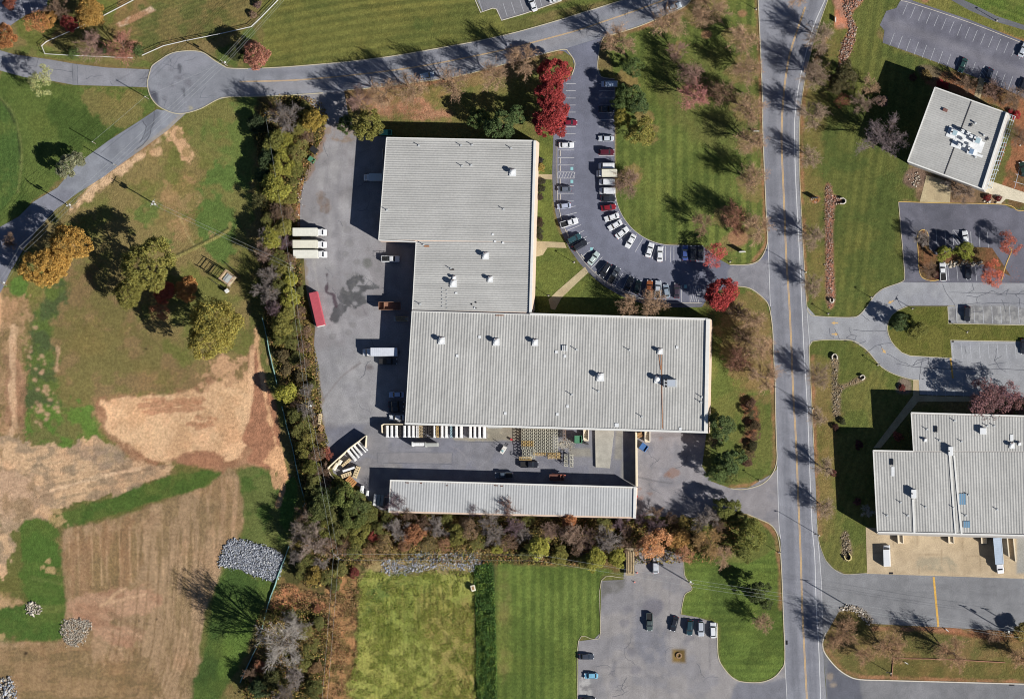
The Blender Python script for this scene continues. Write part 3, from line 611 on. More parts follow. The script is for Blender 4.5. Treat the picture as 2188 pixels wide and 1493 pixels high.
    c.poly([(690, 265), (760, 262), (766, 300), (700, 300)], (150, 132, 120), (156, 152, 158), edge=1.6, ns=2, op=.8)
    c.poly([(782, 780), (795, 780), (797, 788), (783, 790)], (130, 124, 130), edge=.2)
    # south-east apron
    c.poly([(1362, 925), (1515, 925), (1500, 1000), (1560, 1045), (1660, 1020), (1664, 1130), (1600, 1098), (1480, 1106), (1362, 1100)], (156, 152, 160), (144, 142, 152), edge=.5, ns=5, soft=.5)
    for (x, y, r) in ((1440, 1010, 12), (1425, 1012, 8), (1370, 1065, 6), (1368, 1045, 5), (1387, 1055, 4), (1412, 935, 4)): c.blob(x, y, r, (150, 112, 96), .55, 1.2)
    c.stroke([(1361, 1018), (1400, 1027), (1436, 1032)], .35, (110, 108, 116), op=.8, edge=.1)
    c.stroke([(1361, 930), (1500, 930)], 1.0, (136, 130, 134), op=.5, edge=.5)
    # concrete apron and dock slabs at the south wall
    c.poly([(1042, 908), (1115, 912), (1118, 942), (1000, 940), (970, 934), (1040, 934)], (168, 160, 144), (148, 142, 132), edge=.6, ns=2)
    c.poly([(1215, 957), (1262, 957), (1264, 975), (1215, 975)], (156, 152, 148), edge=.15, crv=False)
    c.poly([(1316, 915), (1332, 915), (1330, 982), (1312, 980)], (158, 154, 150), (146, 143, 142), edge=.15, ns=3, crv=False)
    c.poly([(1328, 985), (1356, 985), (1356, 1040), (1326, 1020)], (150, 148, 150), edge=.2, crv=False)
    c.poly([(1196, 940), (1222, 940), (1226, 955), (1200, 956)], (176, 172, 166), (140, 138, 140), edge=.8, ns=1.2)
    c.stroke([(960, 950), (985, 965), (1000, 985)], .3, (160, 158, 168), op=.5); c.stroke([(1055, 965), (1040, 985), (1020, 1000)], .4, (156, 155, 165), op=.5)
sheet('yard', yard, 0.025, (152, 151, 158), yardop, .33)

# bottom car park
blot = [(1332, 1238), (1336, 1174), (1400, 1165), (1461, 1187), (1463, 1228), (1469, 1238), (1479, 1257), (1464, 1269), (1458, 1292), (1455, 1312), (1490, 1318), (1533, 1331), (1534, 1395), (1541, 1418), (1561, 1443), (1582, 1455), (1623, 1457), (1651, 1448), (1669, 1430), (1679, 1412), (1684, 1515), (1234, 1515), (1236, 1369), (1269, 1365), (1283, 1351), (1285, 1240)]
def blotop(c):
    c.poly([(0, -100), (3000, -100), (3000, 1600), (0, 1600)], (162, 158, 162), (150, 148, 156), edge=0, ns=6, amp=.15, crv=False)
    c.poly([(1380, 1290), (1415, 1290), (1420, 1420), (1370, 1410), (1350, 1340)], (138, 138, 150), (150, 148, 156), edge=2, ns=3, soft=1.5)
    c.poly([(1378, 1285), (1408, 1280), (1418, 1298), (1400, 1318), (1375, 1310)], (128, 126, 138), edge=.5, amp=.1)
    c.poly([(1286, 1242), (1335, 1232), (1330, 1262), (1300, 1268), (1286, 1280)], (122, 120, 122), (134, 132, 136), edge=1.0, ns=2)
    c.poly([(1575, 1458), (1630, 1460), (1684, 1450), (1684, 1515), (1570, 1515)], (132, 133, 146), edge=.2)
    for (x, y, r) in ((1475, 1362, 11), (1350, 1392, 8), (1340, 1300, 8), (1334, 1330, 10), (1360, 1430, 10)): c.blob(x, y, r, (132, 130, 142), .6, .8)
    c.poly([(1310, 1410), (1318, 1412), (1314, 1446), (1302, 1442)], (136, 134, 142), edge=.15, crv=False)
    c.poly([(1238, 1450), (1260, 1452), (1262, 1493), (1238, 1493)], (190, 188, 192), (140, 138, 144), edge=1, ns=1.5)
    c.poly([(1436, 1386), (1465, 1386), (1465, 1415), (1436, 1414)], (136, 112, 68), (116, 96, 58), edge=.1, ns=2, crv=False)
    for x in (1326, 1352, 1378, 1404, 1430, 1456): c.stroke([(x, 1240), (x, 1493)], .2, (128, 126, 134), op=.5, edge=.08, soft=.15, brk=.3)
    for (x, a, b) in ((1495, 1345, 1420), (1517, 1345, 1430), (1464, 1330, 1420), (1300, 1370, 1430)): c.stroke([(x, a), (x, b)], .2, (128, 126, 134), op=.6, edge=.08, soft=.15)
    for y in (1288, 1372, 1425): c.stroke([(1286, y), (1420, y + 3)], .2, (128, 126, 134), op=.5, edge=.08, soft=.15, brk=.35)
sheet('car_park', blot, 0.032, (155, 152, 158), blotop, .5)

# east side lots
nlot = [(1925, -15), (1925, 0), (1915, 18), (1894, 24), (1880, 54), (1890, 66), (1886, 92), (1960, 118), (2027, 143), (2114, 177), (2150, 192), (2205, 218), (2205, 96), (2070, 42), (1950, 2), (1940, -15)]
def nlotop(c):
    c.poly([(0, -100), (3000, -100), (3000, 1600), (0, 1600)], (128, 128, 144), (114, 114, 130), edge=0, ns=7, amp=.2, crv=False)
    c.stroke([(1905, 50), (2000, 85), (2190, 160)], 2.5, (140, 138, 150), op=.5, soft=1.5)
sheet('car_park', nlot, 0.03, (120, 122, 138), nlotop, .6)
sheet('path', [(2024, -15), (2080, 10), (2130, 35), (2200, 58), (2200, 68), (2125, 46), (2070, 22), (2005, -15)], 0.02, (116, 118, 128), None, .8)
elot = [(1920, 431), (1965, 432), (2010, 434), (2100, 436), (2145, 437), (2160, 445), (2200, 452), (2200, 608), (1991, 603), (1926, 603), (1933, 593), (1931, 559), (1926, 500)]
def elotop(c):
    c.poly([(0, -100), (3000, -100), (3000, 1600), (0, 1600)], (118, 118, 134), (104, 105, 120), edge=0, ns=7, amp=.15, crv=False)
sheet('car_park', elot, 0.028, (112, 113, 128), elotop, .7)
llot = [(1725, 655), (1743, 675), (1807, 678), (1833, 675), (1853, 654), (1869, 631), (1889, 616), (1926, 603), (2200, 605), (2200, 850), (1965, 843), (1963, 812), (1945, 810), (1910, 799), (1884, 784), (1863, 760), (1853, 749), (1823, 728), (1771, 726), (1738, 727), (1730, 740)]
def llotop(c):
    c.poly([(0, -100), (3000, -100), (3000, 1600), (0, 1600)], (168, 170, 180), (158, 160, 172), edge=0, ns=8, amp=.1, crv=False)
    c.poly([(2040, 655), (2195, 658), (2195, 693), (2040, 690)], (172, 172, 176), (140, 140, 146), edge=.3, ns=1.2)
sheet('car_park', llot, 0.034, (166, 168, 178), llotop, .6)
def islop(c): c.poly([(0, -100), (3000, -100), (3000, 1600), (0, 1600)], (112, 110, 56), (98, 102, 48), edge=0, ns=6, crv=False)
isl = [(2025, 654), (1940, 654), (1917, 664), (1905, 674), (1899, 685), (1896, 700), (1898, 713), (1904, 728), (1913, 740), (1927, 753), (1945, 760), (2034, 765), (2031, 727), (2200, 730), (2200, 695), (2027, 691)]
sheet('verge', isl, 0.12, (110, 108, 56), islop, .5, M_ground)
isl2 = [(1961, 503), (1975, 490), (1983, 500), (1985, 530), (2000, 545), (2060, 530), (2090, 528), (2120, 530), (2150, 575), (2160, 590), (2100, 565), (2010, 563), (2007, 575), (2006, 598), (1991, 600), (1971, 593), (1964, 575)]
def isl2op(c): c.poly([(0, -100), (3000, -100), (3000, 1600), (0, 1600)], (128, 92, 66), (108, 88, 58), edge=0, ns=3, crv=False)
sheet('planting_bed', isl2, 0.11, (128, 98, 66), isl2op, .5, M_ground)
ser = [(1746, 1150), (1764, 1195), (1782, 1215), (1805, 1226), (1853, 1223), (2200, 1234), (2200, 1350), (1986, 1338), (1863, 1332), (1853, 1313), (1817, 1300), (1792, 1307), (1764, 1356), (1755, 1385)]
def serop(c):
    c.poly([(0, -100), (3000, -100), (3000, 1600), (0, 1600)], (146, 147, 155), (138, 139, 147), edge=0, ns=8, amp=.1, crv=False)
    c.poly([(1794, 1300), (1817, 1294), (1845, 1305), (1862, 1325), (1855, 1335), (1835, 1312), (1812, 1304), (1796, 1312)], (176, 160, 142), (140, 128, 112), edge=.5, ns=1)
    for y in (1245, 1262, 1280): c.stroke([(1880, y), (2190, y + 10)], .15, (120, 122, 130), op=.5, edge=.1, soft=.15)
sheet('road', ser, 0.032, (142, 143, 150), serop, .6)
pad = [(1850, 1126), (1875, 1128), (2200, 1128), (2200, 1236), (1853, 1225)]
def padop(c):
    c.poly([(0, -100), (3000, -100), (3000, 1600), (0, 1600)], (206, 186, 160), (196, 176, 150), edge=0, ns=5, amp=.1, crv=False)
    c.poly([(1965, 1190), (2030, 1195), (2040, 1220), (1960, 1215)], (176, 164, 144), (194, 176, 152), edge=1.5, ns=2)
    for x in (1908, 1960, 2010, 2056, 2092): c.stroke([(x, 1140), (x + 4, 1232)], .15, (170, 150, 126), op=.8, edge=.02, soft=.12)
    c.stroke([(1856, 1180), (2160, 1190)], .15, (170, 150, 126), op=.8, edge=.02, soft=.12)
    c.poly([(2172, 1145), (2200, 1145), (2200, 1225), (2172, 1225)], (168, 166, 164), edge=.05, crv=False)
sheet('concrete_apron', pad, 0.04, (205, 185, 160), padop, .5)
brd = [(1757, 1380), (1764, 1397), (1787, 1425), (1812, 1443), (1838, 1451), (2012, 1456), (2200, 1461), (2200, 1515), (1768, 1515), (1764, 1450)]
def brdop(c):
    c.poly([(0, -100), (3000, -100), (3000, 1600), (0, 1600)], (142, 142, 150), (132, 133, 141), edge=0, ns=7, amp=.15, crv=False)
    c.poly([(1770, 1410), (1800, 1440), (1836, 1455), (1836, 1515), (1772, 1515)], (112, 114, 128), edge=.6, soft=.5)
    for (x, y, r) in ((1773, 1445, 6), (1780, 1462, 5)): c.blob(x, y, r, (176, 160, 146), .7, .6)
sheet('road', brd, 0.03, (138, 138, 146), brdop, .6)
tlot = [(1011, -15), (1030, 25), (1037, 24), (1053, 18), (1061, 20), (1067, 33), (1072, 44), (1120, 30), (1200, 2), (1230, -15)]
sheet('car_park', tlot, 0.03, (138, 138, 148), None, .8)
sheet('car_park', [(-15, -15), (105, -15), (98, 22), (60, 30), (32, 48), (0, 72), (-15, 80)], 0.03, (140, 142, 160), None, .8)
# footpaths
def pathop(c): c.poly([(0, -100), (3000, -100), (3000, 1600), (0, 1600)], (200, 184, 152), (190, 172, 142), edge=0, ns=3, amp=.1, crv=False)
for p in ([(1177, 660), (1172, 640), (1188, 624), (1250, 570), (1257, 582), (1200, 636), (1186, 662)],
          [(1145, 515), (1206, 518), (1211, 530), (1170, 529), (1160, 545), (1145, 549)],
          [(1145, 372), (1180, 373), (1180, 384), (1148, 383)],
          [(1980, 374), (2012, 384), (2032, 392), (2030, 433), (1965, 432)],
          [(2093, 165), (2105, 170), (2094, 212), (2081, 208)],
          [(1951, 811), (1963, 812), (1964, 845), (2188, 850), (2188, 858), (1962, 858), (1882, 957), (1866, 957), (1935, 866), (1951, 845)]):
    sheet('path', p, 0.06, (200, 184, 152), pathop, .6)
sheet('path', [(2111, 385), (2200, 415), (2200, 437), (2150, 425), (2140, 434), (2140, 436), (2130, 437), (2132, 420), (2096, 408)], 0.06, (222, 212, 194), None, .8)

# ---------------------------------------------------------------- kerbs
M_kerb = mat('kerb_concrete', rgba(206, 196, 168), rough=.85, n1=(2.5, .15))
M_kerbw = mat('kerb_pale', rgba(222, 214, 200), rough=.85, n1=(2.5, .12))
M_kerby = mat('kerb_yellow_worn', rgba(222, 186, 110), rough=.8, n1=(1.5, .15))
def kerb(pts, m=None, w=.24, smooth=True):
    mb = MB(); wallstrip(mb, cr(pts, 4) if smooth else pts, w, 0.0, .15); tag(mb.build('kerb', m or M_kerb), kind='structure')
kerb(nk, M_kerb); kerb(culn); kerb([(560, 206), (486, 208), (461, 215), (430, 232), (397, 242), (371, 242), (340, 228), (322, 207), (315, 179), (321, 151)])
kerb([(560, 206), (630, 203), (690, 199)]); kerb([(740, 193), (816, 186), (885, 177), (975, 164), (1077, 138), (1164, 115), (1205, 106), (1215, 112), (1227, 130), (1228, 143), (1222, 161)], M_kerb)
kerb([(1290, 80), (1362, 58), (1420, 34), (1464, 14), (1485, -12)])
kerb([(1290, 80), (1282, 100), (1277, 143), (1285, 164), (1313, 169)], M_kerb, .16)
kerb([(1619, -20), (1623, 64), (1626, 128), (1629, 205), (1630, 282), (1634, 380), (1638, 472), (1640, 518), (1628, 549), (1612, 562), (1589, 566), (1559, 566)], M_kerb)
kerb([(1571, 611), (1602, 616), (1628, 634), (1643, 654), (1651, 703), (1653, 760), (1656, 804), (1657, 870), (1659, 945), (1660, 983), (1651, 1011), (1628, 1034), (1589, 1045), (1561, 1043)])
kerb([(1597, 1098), (1623, 1109), (1643, 1118), (1656, 1131), (1665, 1156), (1670, 1215), (1674, 1318), (1677, 1407), (1669, 1430), (1651, 1448), (1623, 1457), (1582, 1455), (1561, 1443), (1541, 1418), (1534, 1395), (1533, 1331)], M_kerb)
kerb([(1336, 1234), (1285, 1240), (1283, 1351), (1269, 1365), (1236, 1369), (1234, 1510)], M_kerb, .14)
kerb([(1461, 1187), (1463, 1228), (1479, 1257), (1464, 1269), (1458, 1292), (1455, 1312)], M_kerb, .14)
kerb([(1769, 0), (1748, 61), (1730, 123), (1716, 195), (1709, 256), (1708, 320), (1709, 380), (1714, 485), (1719, 575), (1724, 651), (1730, 669), (1743, 675), (1807, 678), (1833, 675), (1853, 654), (1869, 631), (1889, 616), (1925, 603), (1933, 593), (1931, 559), (1926, 500), (1920, 432)], M_kerb, .16)
kerb([(1920, 431), (2010, 434), (2145, 437), (2175, 450), (2200, 448)], M_kerby, .2)
kerb([(1739, 958), (1734, 848), (1729, 750), (1732, 736), (1738, 729), (1771, 726), (1823, 728), (1853, 749), (1863, 760), (1884, 784), (1910, 799), (1945, 810), (1963, 812)], M_kerb, .18)
kerb(isl + [isl[0]], M_kerb, .2, False)
kerb([(2040, 658 - 4), (1940, 654)], M_kerb, .12, False)
kerb([(1983, 530), (1983, 500), (1972, 491), (1961, 503), (1962, 540), (1964, 575), (1971, 593), (1991, 600), (2006, 598)], M_kerby, .2)
kerb([(2156, 528), (2162, 535), (2150, 565), (2140, 600)], M_kerby, .25)
kerb([(1764, 1352), (1759, 1365), (1758, 1379), (1764, 1397), (1787, 1425), (1812, 1443), (1838, 1451), (1900, 1453), (2012, 1456), (2200, 1461)], M_kerbw, .32)
kerb([(1011, -10), (1027, 27), (1053, 18), (1061, 20), (1072, 44), (1120, 30), (1200, 2)], M_kerbw, .25, False)
kerb([(1925, 2), (1950, 8), (2070, 48), (2188, 94)], M_kerbw, .14)
kerb([(1190, 300), (1190, 372)] + arc(247.5, 184, 268, 16) + [(1500, 647)], M_kerbw, .12)
kerb([(1314, 176), (1314, 300), (1314, 390)] + arc(124, 176, 270, 12) + [(1496, 525)], M_kerbw, .12)
kerb([(1746, 1120), (1750, 1156), (1764, 1195), (1782, 1215), (1805, 1226), (1853, 1224)], M_kerb, .1)

# ---------------------------------------------------------------- painted markings
M_white = mat('white_paint', rgba(226, 226, 228), rough=.7, n1=(3, .12)); M_white2 = mat('white_paint_worn', rgba(196, 198, 204), rough=.7, n1=(2, .2))
M_yel = mat('yellow_paint', rgba(224, 184, 122), rough=.7, n1=(1.5, .15)); M_blue = mat('pale_blue_paint', rgba(150, 205, 210), rough=.7)
mb = MB()
for d in (-1.1, 1.1): ribbon(mb, shiftx(cr(yel[1:], 4), d), .17, .053)
tag(mb.build('centre_line', M_yel), kind='structure')
mb = MB(); ribbon(mb, cr(ewh, 4), .2, .053)
ribbon(mb, cr([(1641, 518), (1643, 565), (1646, 654)], 4), .15, .053)
ribbon(mb, cr([(1661, 996), (1664, 1110), (1668, 1150)], 4), .15, .053)
ribbon(mb, cr([(1748, 1154), (1755, 1241), (1757, 1318)], 4), .14, .053)
ribbon(mb, cr([(1677, 1410), (1682, 1500)], 4), .14, .053)
ribbon(mb, cr([(1724, 655), (1730, 740)], 4), .12, .055)
tag(mb.build('edge_line', M_white), kind='structure')
mb = MB(); cy = [(512, 175), (600, 173), (668, 169), (770, 159), (873, 146), (975, 128), (1100, 102), (1124, 95), (1228, 67), (1303, 42), (1336, 31), (1413, 3), (1440, -10)]
for d in (-.8, .8): ribbon(mb, [(p[0], p[1] + d) for p in cr(cy, 4)], .12, .058)
tag(mb.build('centre_line', M_yel), kind='structure')
mb = MB()
def L(a, b, w=.11, z=.05): ribbon(mb, [a, b], w, z)
for y in (179.5, 194.5, 210, 225, 240, 256, 271, 286.5, 302.5): L((1209 if y < 290 else 1193, y), (1230, y))
for y in (321, 337, 353): L((1192, y), (1227, y))
L((1192, 368), (1227, 368)); L((1192, 381), (1227, 381)); L((1227, 368), (1227, 381)); L((1192, 368), (1192, 381))
for k in range(6): L((1194 + k * 6, 381), (1199 + k * 6, 368), .1)
for y in (397, 413.5, 430): L((1192, y), (1226, y))
def rad(a, r0, r1): return (AC[0] + r0 * math.cos(math.radians(a)), AC[1] - r0 * math.sin(math.radians(a))), (AC[0] + r1 * math.cos(math.radians(a)), AC[1] - r1 * math.sin(math.radians(a)))
for a in np.linspace(191, 266, 21): L(*rad(a, 212, 246))
for x in (1456, 1474.5, 1493): L((x, 610), (x, 646))
for k in range(5): L((1476 + k * 4, 644), (1482 + k * 4, 612), .1)
for y in (179, 194.5, 210, 225, 241, 256, 272, 287, 302, 333, 348.5): L((1280, y), (1313, y))
for a in np.linspace(176, 268, 14): L(*rad(a, 127, 160))
for x in (1422, 1440, 1457, 1475, 1494): L((x, 526), (x, 557))
tag(mb.build('parking_lines', M_white), kind='structure')
mb = MB()
for x in range(16):
    px = 1939 + 16.6 * x; py = 8 + 6.35 * x; L((px, py), (px - 10, py + 24), .12)
for x in range(8):
    px = 1911 + 17.3 * x; py = 71 + 6.4 * x; L((px, py), (px - 10, py + 27), .12)
for (px, py) in ((2050, 122), (2066, 128), (2084, 134), (2132, 152), (2148, 158), (2164, 164), (2181, 170)): L((px, py), (px - 10, py + 27), .12)
for a, b in (((2103, 141), (2118, 147)), ((2118, 147), (2106, 175)), ((2103, 141), (2092, 168)), ((2101, 148), (2112, 162)), ((2098, 155), (2108, 170)), ((2107, 144), (2116, 153))): L(a, b, .16)
for (x, y) in ((2000, 491), (2019, 492), (2074, 495), (2092, 495), (2110, 496)): L((x, y), (x + 2, y + 35), .14)
for a, b in (((2036, 492), (2056, 493)), ((2036, 492), (2038, 524)), ((2056, 493), (2058, 524)), ((2038, 493), (2056, 516)), ((2037, 502), (2055, 524)), ((2038, 511), (2048, 524))): L(a, b, .14)
for x in (2025, 2044, 2065, 2084): L((x, 567), (x + 3, 600), .12)
for k in range(9): L((2043 + 19.0 * k, 655), (2045 + 19.0 * k, 691), .14)
for k in range(9): L((2034 + 19.2 * k, 731), (2037 + 19.2 * k, 765), .14)
for k in range(10): L((1981 + 19.0 * k, 814), (1983 + 19.0 * k, 847), .12)
for a, b in (((1981, 813), (1989, 813)), ((1981, 822), (1990, 820)), ((1982, 832), (1991, 829)), ((1982, 843), (1992, 839)), ((1990, 813), (1992, 847))): L(a, b, .16)
L((2040, 691), (2200, 694), .1); L((2034, 731), (2200, 733), .1)
for (a, b) in (((1023, 0), (1032, 26)), ((1075, 8), (1084, 36)), ((1092, 4), (1101, 31)), ((1110, -2), (1119, 25)), ((1152, -8), (1158, 14)), ((1170, -10), (1175, 8))): L(a, b, .12)
for k in range(6): L((24 + 17 * k, -6 - k), (34 + 17 * k, 26 - 3 * k), .12)
L((2182, 345), (2168, 402), .14); L((2170, 372), (2200, 382), .14); L((2166, 388), (2200, 398), .14); L((2176, 358), (2200, 366), .14)
tag(mb.build('parking_lines', M_white2), kind='structure')
mb = MB()
for (x, y) in ((1222, 360.5), (1222, 388), (1264, 532), (1465, 612)): mb.box(*W(x, y)[:2], .05, .85, 1.0, .006)
tag(mb.build('disabled_bay_marks', M_blue), kind='structure')
mb = MB()
def arrow(x, y, a, m):
    p = W(x, y); c, s = math.cos(a), math.sin(a)
    def T(u, v): return (p.x + u * c - v * s, p.y + u * s + v * c, .052)
    m.add([T(-1.0, -.16), T(.1, -.16), T(.1, .16), T(-1.0, .16)], [(0, 1, 2, 3)]); m.add([T(.1, -.55), T(1.1, 0), T(.1, .55)], [(0, 1, 2)])
for (x, y, a) in ((1904, 645, math.pi + .45), (1784, 690, math.pi), (1784, 714, 0), (1888, 749, -.9)): arrow(x, y, a, mb)
tag(mb.build('road_arrows', M_yel), kind='structure')
mb = MB(); ribbon(mb, [(2031, 766), (2036, 808)], .55, .052); ribbon(mb, [(1995, 1232), (2005, 1338)], .62, .052)
tag(mb.build('painted_bar', mat('yellow_bar', rgba(226, 178, 88), rough=.7, n1=(1.5, .2))), kind='structure')
# tar-sealed cracks
M_crack = mat('crack_tar', rgba(92, 94, 104), rough=.8)
mb = MB()
def crack(pts, w=.13, z=.056, j=1.0):
    q = []
    for i in range(len(pts) - 1):
        for k in range(4):
            t = k / 4; q.append((pts[i][0] + (pts[i + 1][0] - pts[i][0]) * t + random.uniform(-j, j), pts[i][1] + (pts[i + 1][1] - pts[i][1]) * t + random.uniform(-j, j)))
    q.append(pts[-1]); ribbon(mb, cr(q, 2), w, z)
for c in ([(2013, 606), (2022, 625), (2040, 650), (2043, 690)], [(2028, 624), (2080, 626), (2130, 627), (2188, 628)], [(2055, 648), (2100, 648), (2150, 647), (2188, 649)], [(2078, 605), (2080, 620), (2070, 626)], [(2065, 632), (2088, 634), (2088, 648)], [(2088, 634), (2120, 622), (2140, 628), (2155, 618), (2150, 632), (2130, 630)], [(2170, 630), (2178, 640), (2180, 660)], [(2170, 630), (2188, 622)], [(1915, 632), (1920, 645), (1928, 656)], [(1918, 630), (1914, 640), (1908, 645)], [(1841, 672), (1850, 680), (1858, 686)], [(1857, 673), (1866, 677), (1875, 680)],
          [(1823, 705), (1860, 707), (1893, 707)], [(1815, 700), (1818, 715), (1807, 722), (1830, 728)], [(1818, 715), (1830, 718), (1822, 730), (1835, 735), (1850, 728)], [(1772, 700), (1774, 715), (1782, 722)], [(1782, 702), (1790, 715), (1795, 725)], [(1850, 755), (1870, 738), (1905, 732)], [(1880, 735), (1886, 748)],
          [(1895, 755), (1920, 770), (1950, 782), (1985, 766)], [(1914, 776), (1950, 784), (2015, 788), (2060, 788), (2120, 788), (2188, 790)], [(1970, 766), (1968, 790), (1964, 812)], [(1950, 782), (1960, 770), (1984, 764), (1984, 776)], [(2062, 740), (2064, 756)], [(2095, 771), (2097, 788)], [(2125, 768), (2135, 785), (2150, 795)], [(2075, 776), (2095, 774)], [(2112, 780), (2150, 774)], [(2130, 745), (2125, 770), (2140, 760)], [(2140, 640), (2148, 660), (2150, 690)], [(2062, 660), (2075, 668), (2100, 664)]):
    crack(c)
for c in ([(330, 238), (328, 256), (329, 264), (324, 272), (320, 290), (305, 310), (292, 320)], [(304, 258), (312, 270), (308, 290), (298, 305)]): crack(c, .25)
for c in ([(100, 146), (155, 154)], [(155, 136), (156, 180)], [(165, 136), (165, 181)], [(184, 170), (195, 163), (222, 163)], [(60, 122), (57, 140), (78, 142), (83, 125)], [(300, 168), (316, 167)], [(345, 212), (355, 215), (350, 228)], [(236, 175), (240, 182)]): crack(c, .12)
for c in ([(215, 328), (260, 290), (300, 262)],): crack(c, .1, .05, .4)
for c in ([(806, 967), (806, 988)], [(806, 988), (880, 990), (966, 991)], [(806, 967), (880, 966), (966, 967), (966, 991)], [(970, 943), (1020, 944), (1100, 945)]): crack(c, .1, .05, .2)
for k in range(46):
    x, y = (random.uniform(660, 820), random.uniform(330, 900)) if k < 16 else (random.uniform(1300, 1520), random.uniform(1345, 1490)) if k < 28 else (random.uniform(345, 450), random.uniform(130, 225)) if k < 38 else (random.uniform(1375, 1480), random.uniform(940, 1090))
    a = random.uniform(0, 6.28); q = [(x, y)]
    for j in range(random.randint(2, 5)): a += random.uniform(-.7, .7); q.append((q[-1][0] + 9 * math.cos(a), q[-1][1] + 9 * math.sin(a)))
    crack(q, random.uniform(.06, .11), .056, .8)
tag(mb.build('crack_seams', M_crack), kind='structure')
# ---------------------------------------------------------------- buildings
M_roof = mat('ribbed_metal_roof', attr=True, rough=.55, spec=.3, n1=(.12, .07), n2=(1.6, .09)); ROOFC = {'ribbed_metal_roof': (184, 183, 180), 'pale_metal_roof': (188, 189, 190)}
M_roof2 = mat('pale_metal_roof', attr=True, rough=.55, spec=.3, n1=(.15, .04), n2=(1.5, .05))
M_trim = mat('white_metal_trim', rgba(235, 234, 230), rough=.6, n1=(1, .06))
M_wall = mat('pale_block_wall', rgba(232, 206, 186), rough=.85, n1=(1.5, .08), bump=(5, .2, .02))
M_wallg = mat('grey_block_wall', rgba(190, 186, 182), rough=.85, n1=(1.5, .08))
M_galv = mat('galvanised_metal', rgba(215, 218, 220), rough=.4, metal=.3, n1=(2, .06))
M_white3 = mat('white_equipment', rgba(236, 238, 240), rough=.5, n1=(2, .05))
M_dark = mat('dark_opening', (0.01, 0.01, 0.012, 1), rough=.6)
M_rust = mat('rust_stain', rgba(176, 128, 96), rough=.9, n1=(2, .25))
M_glass = mat('dark_glass', (0.012, 0.016, 0.022, 1), rough=.08, spec=.5)
M_seam = mat('roof_seam_dark', rgba(70, 66, 66), rough=.8)
M_blueglass = mat('skylight_panel', rgba(120, 160, 190), rough=.2, spec=.5)

def corrugated(name, q, h, n, along, mt, parent, depth=.11, wide=.5):
    """ribbed sheet over a quad of photo pixels (NW, NE, SE, SW) at roof height"""
    P = [W(*p, h) for p in q]; A, B, C_, D = P
    prof = [(0.0, 0), (.5 - .18, 0), (.5, 1), (.82, 1)]
    V = []; F = []
    rows = []
    for k in range(n):
        for t, z in prof: rows.append(((k + t) / n, z))
    rows.append((1.0, 0)); mseg = 14
    for (v, z) in rows:
        for i in range(mseg + 1):
            u = i / mseg
            if along == 'EW': p = (A * (1 - u) + B * u) * (1 - v) + (D * (1 - u) + C_ * u) * v
            else: p = (A * (1 - v) + B * v) * (1 - u) + (D * (1 - v) + C_ * v) * u
            V.append((p.x, p.y, h + z * depth))
    m1 = mseg + 1
    for r in range(len(rows) - 1):
        for i in range(mseg):
            a = r * m1 + i; f = (a, a + m1, a + m1 + 1, a + 1)
            F.append(f if along == 'EW' else f[::-1])
    nr = len(rows); rr_ = np.random.default_rng(n); per = np.repeat(rr_.normal(1, .035, nr // 12 + 2), 12)[:nr]; per2 = rr_.normal(1, .02, (nr, m1))
    VV = np.array(V); st = .10 * (fbm(VV[:, 0] * (1 if along == 'NS' else .2), VV[:, 1] * (.2 if along == 'NS' else 1), 3, 11, 3) - .5) + .18 * (fbm(VV[:, 0], VV[:, 1], 12, 12, 5) - .5)
    cc = alb(ROOFC[mt.name])[None] * (np.repeat(per, m1)[:, None] * per2.ravel()[:, None] * (1 + st[:, None]))
    o = link(name, npmesh(name, V, F, mt, cc), parent); return o

def walls(parent, roofpx, h, mt, hb=0.0):
    P = [W(*p, h) for p in roofpx]; mb = MB(); pts = [(p.x, p.y) for p in P]; k = len(pts)
    vs = [(x, y, hb) for x, y in pts] + [(x, y, h - .02) for x, y in pts]
    mb.add(vs, [(i, i + k, (i + 1) % k + k, (i + 1) % k) for i in range(k)] + [tuple(range(k, 2 * k))[::1]])
    return mb.build('wall', mt, parent)
def trimline(parent, px, h, w, z0, z1, mt, name='parapet'):
    mb = MB(); wallstrip(mb, [tuple(W(*p, h)) for p in px], w, z0, z1, px=False); return mb.build(name, mt, parent)

def vent_round(parent, px, py, h, s=1.0):
    p = W(px, py, h); mb = MB(); mb.box(p.x + .1, p.y, h + .1, 2.0 * s, 2.2 * s, .28, .0)
    o = mb.build('vent_curb', M_white3, parent)
    m2 = MB(); rs = []
    for z, r in ((0, .38), (.9, .38), (.95, .78), (1.25, .8), (1.6, .6), (1.78, .2), (1.8, .02)):
        rs.append([(p.x + r * s * math.cos(a), p.y + r * s * math.sin(a), h + .38 + z * s) for a in np.linspace(0, 2 * math.pi, 15)[:-1]])
    m2.loft(rs); o2 = m2.build('vent_hood', M_white3, parent, smooth=False)
    for k in range(3): m3 = MB(); m3.tube((p.x - .6 + k * .45, p.y + 1.0 * s, h + .38), (p.x - .6 + k * .45, p.y + 1.0 * s, h + .62), .12); m3.build('vent_pipe', mat('brown_pipe', rgba(120, 84, 70), rough=.7), parent)
def vent_pipe(parent, px, py, h, hh=1.1, r=.16):
    p = W(px, py, h); mb = MB(); mb.box(p.x, p.y, h + .08, .7, .6, .12); mb.tube((p.x, p.y, h + .1), (p.x, p.y, h + hh), r * .7, n=8); mb.tube((p.x, p.y, h + hh), (p.x, p.y, h + hh + .22), r, r * .6, 8)
    mb.build('vent_pipe', M_galv, parent)
def roof_patch(parent, px, py, h, sx=1.1, sy=1.1, mt=None):
    p = W(px, py, h); mb = MB(); mb.box(p.x, p.y, h + .17, sx, sy, .05, bev=.1); mb.build('roof_patch', mt or M_white3, parent)
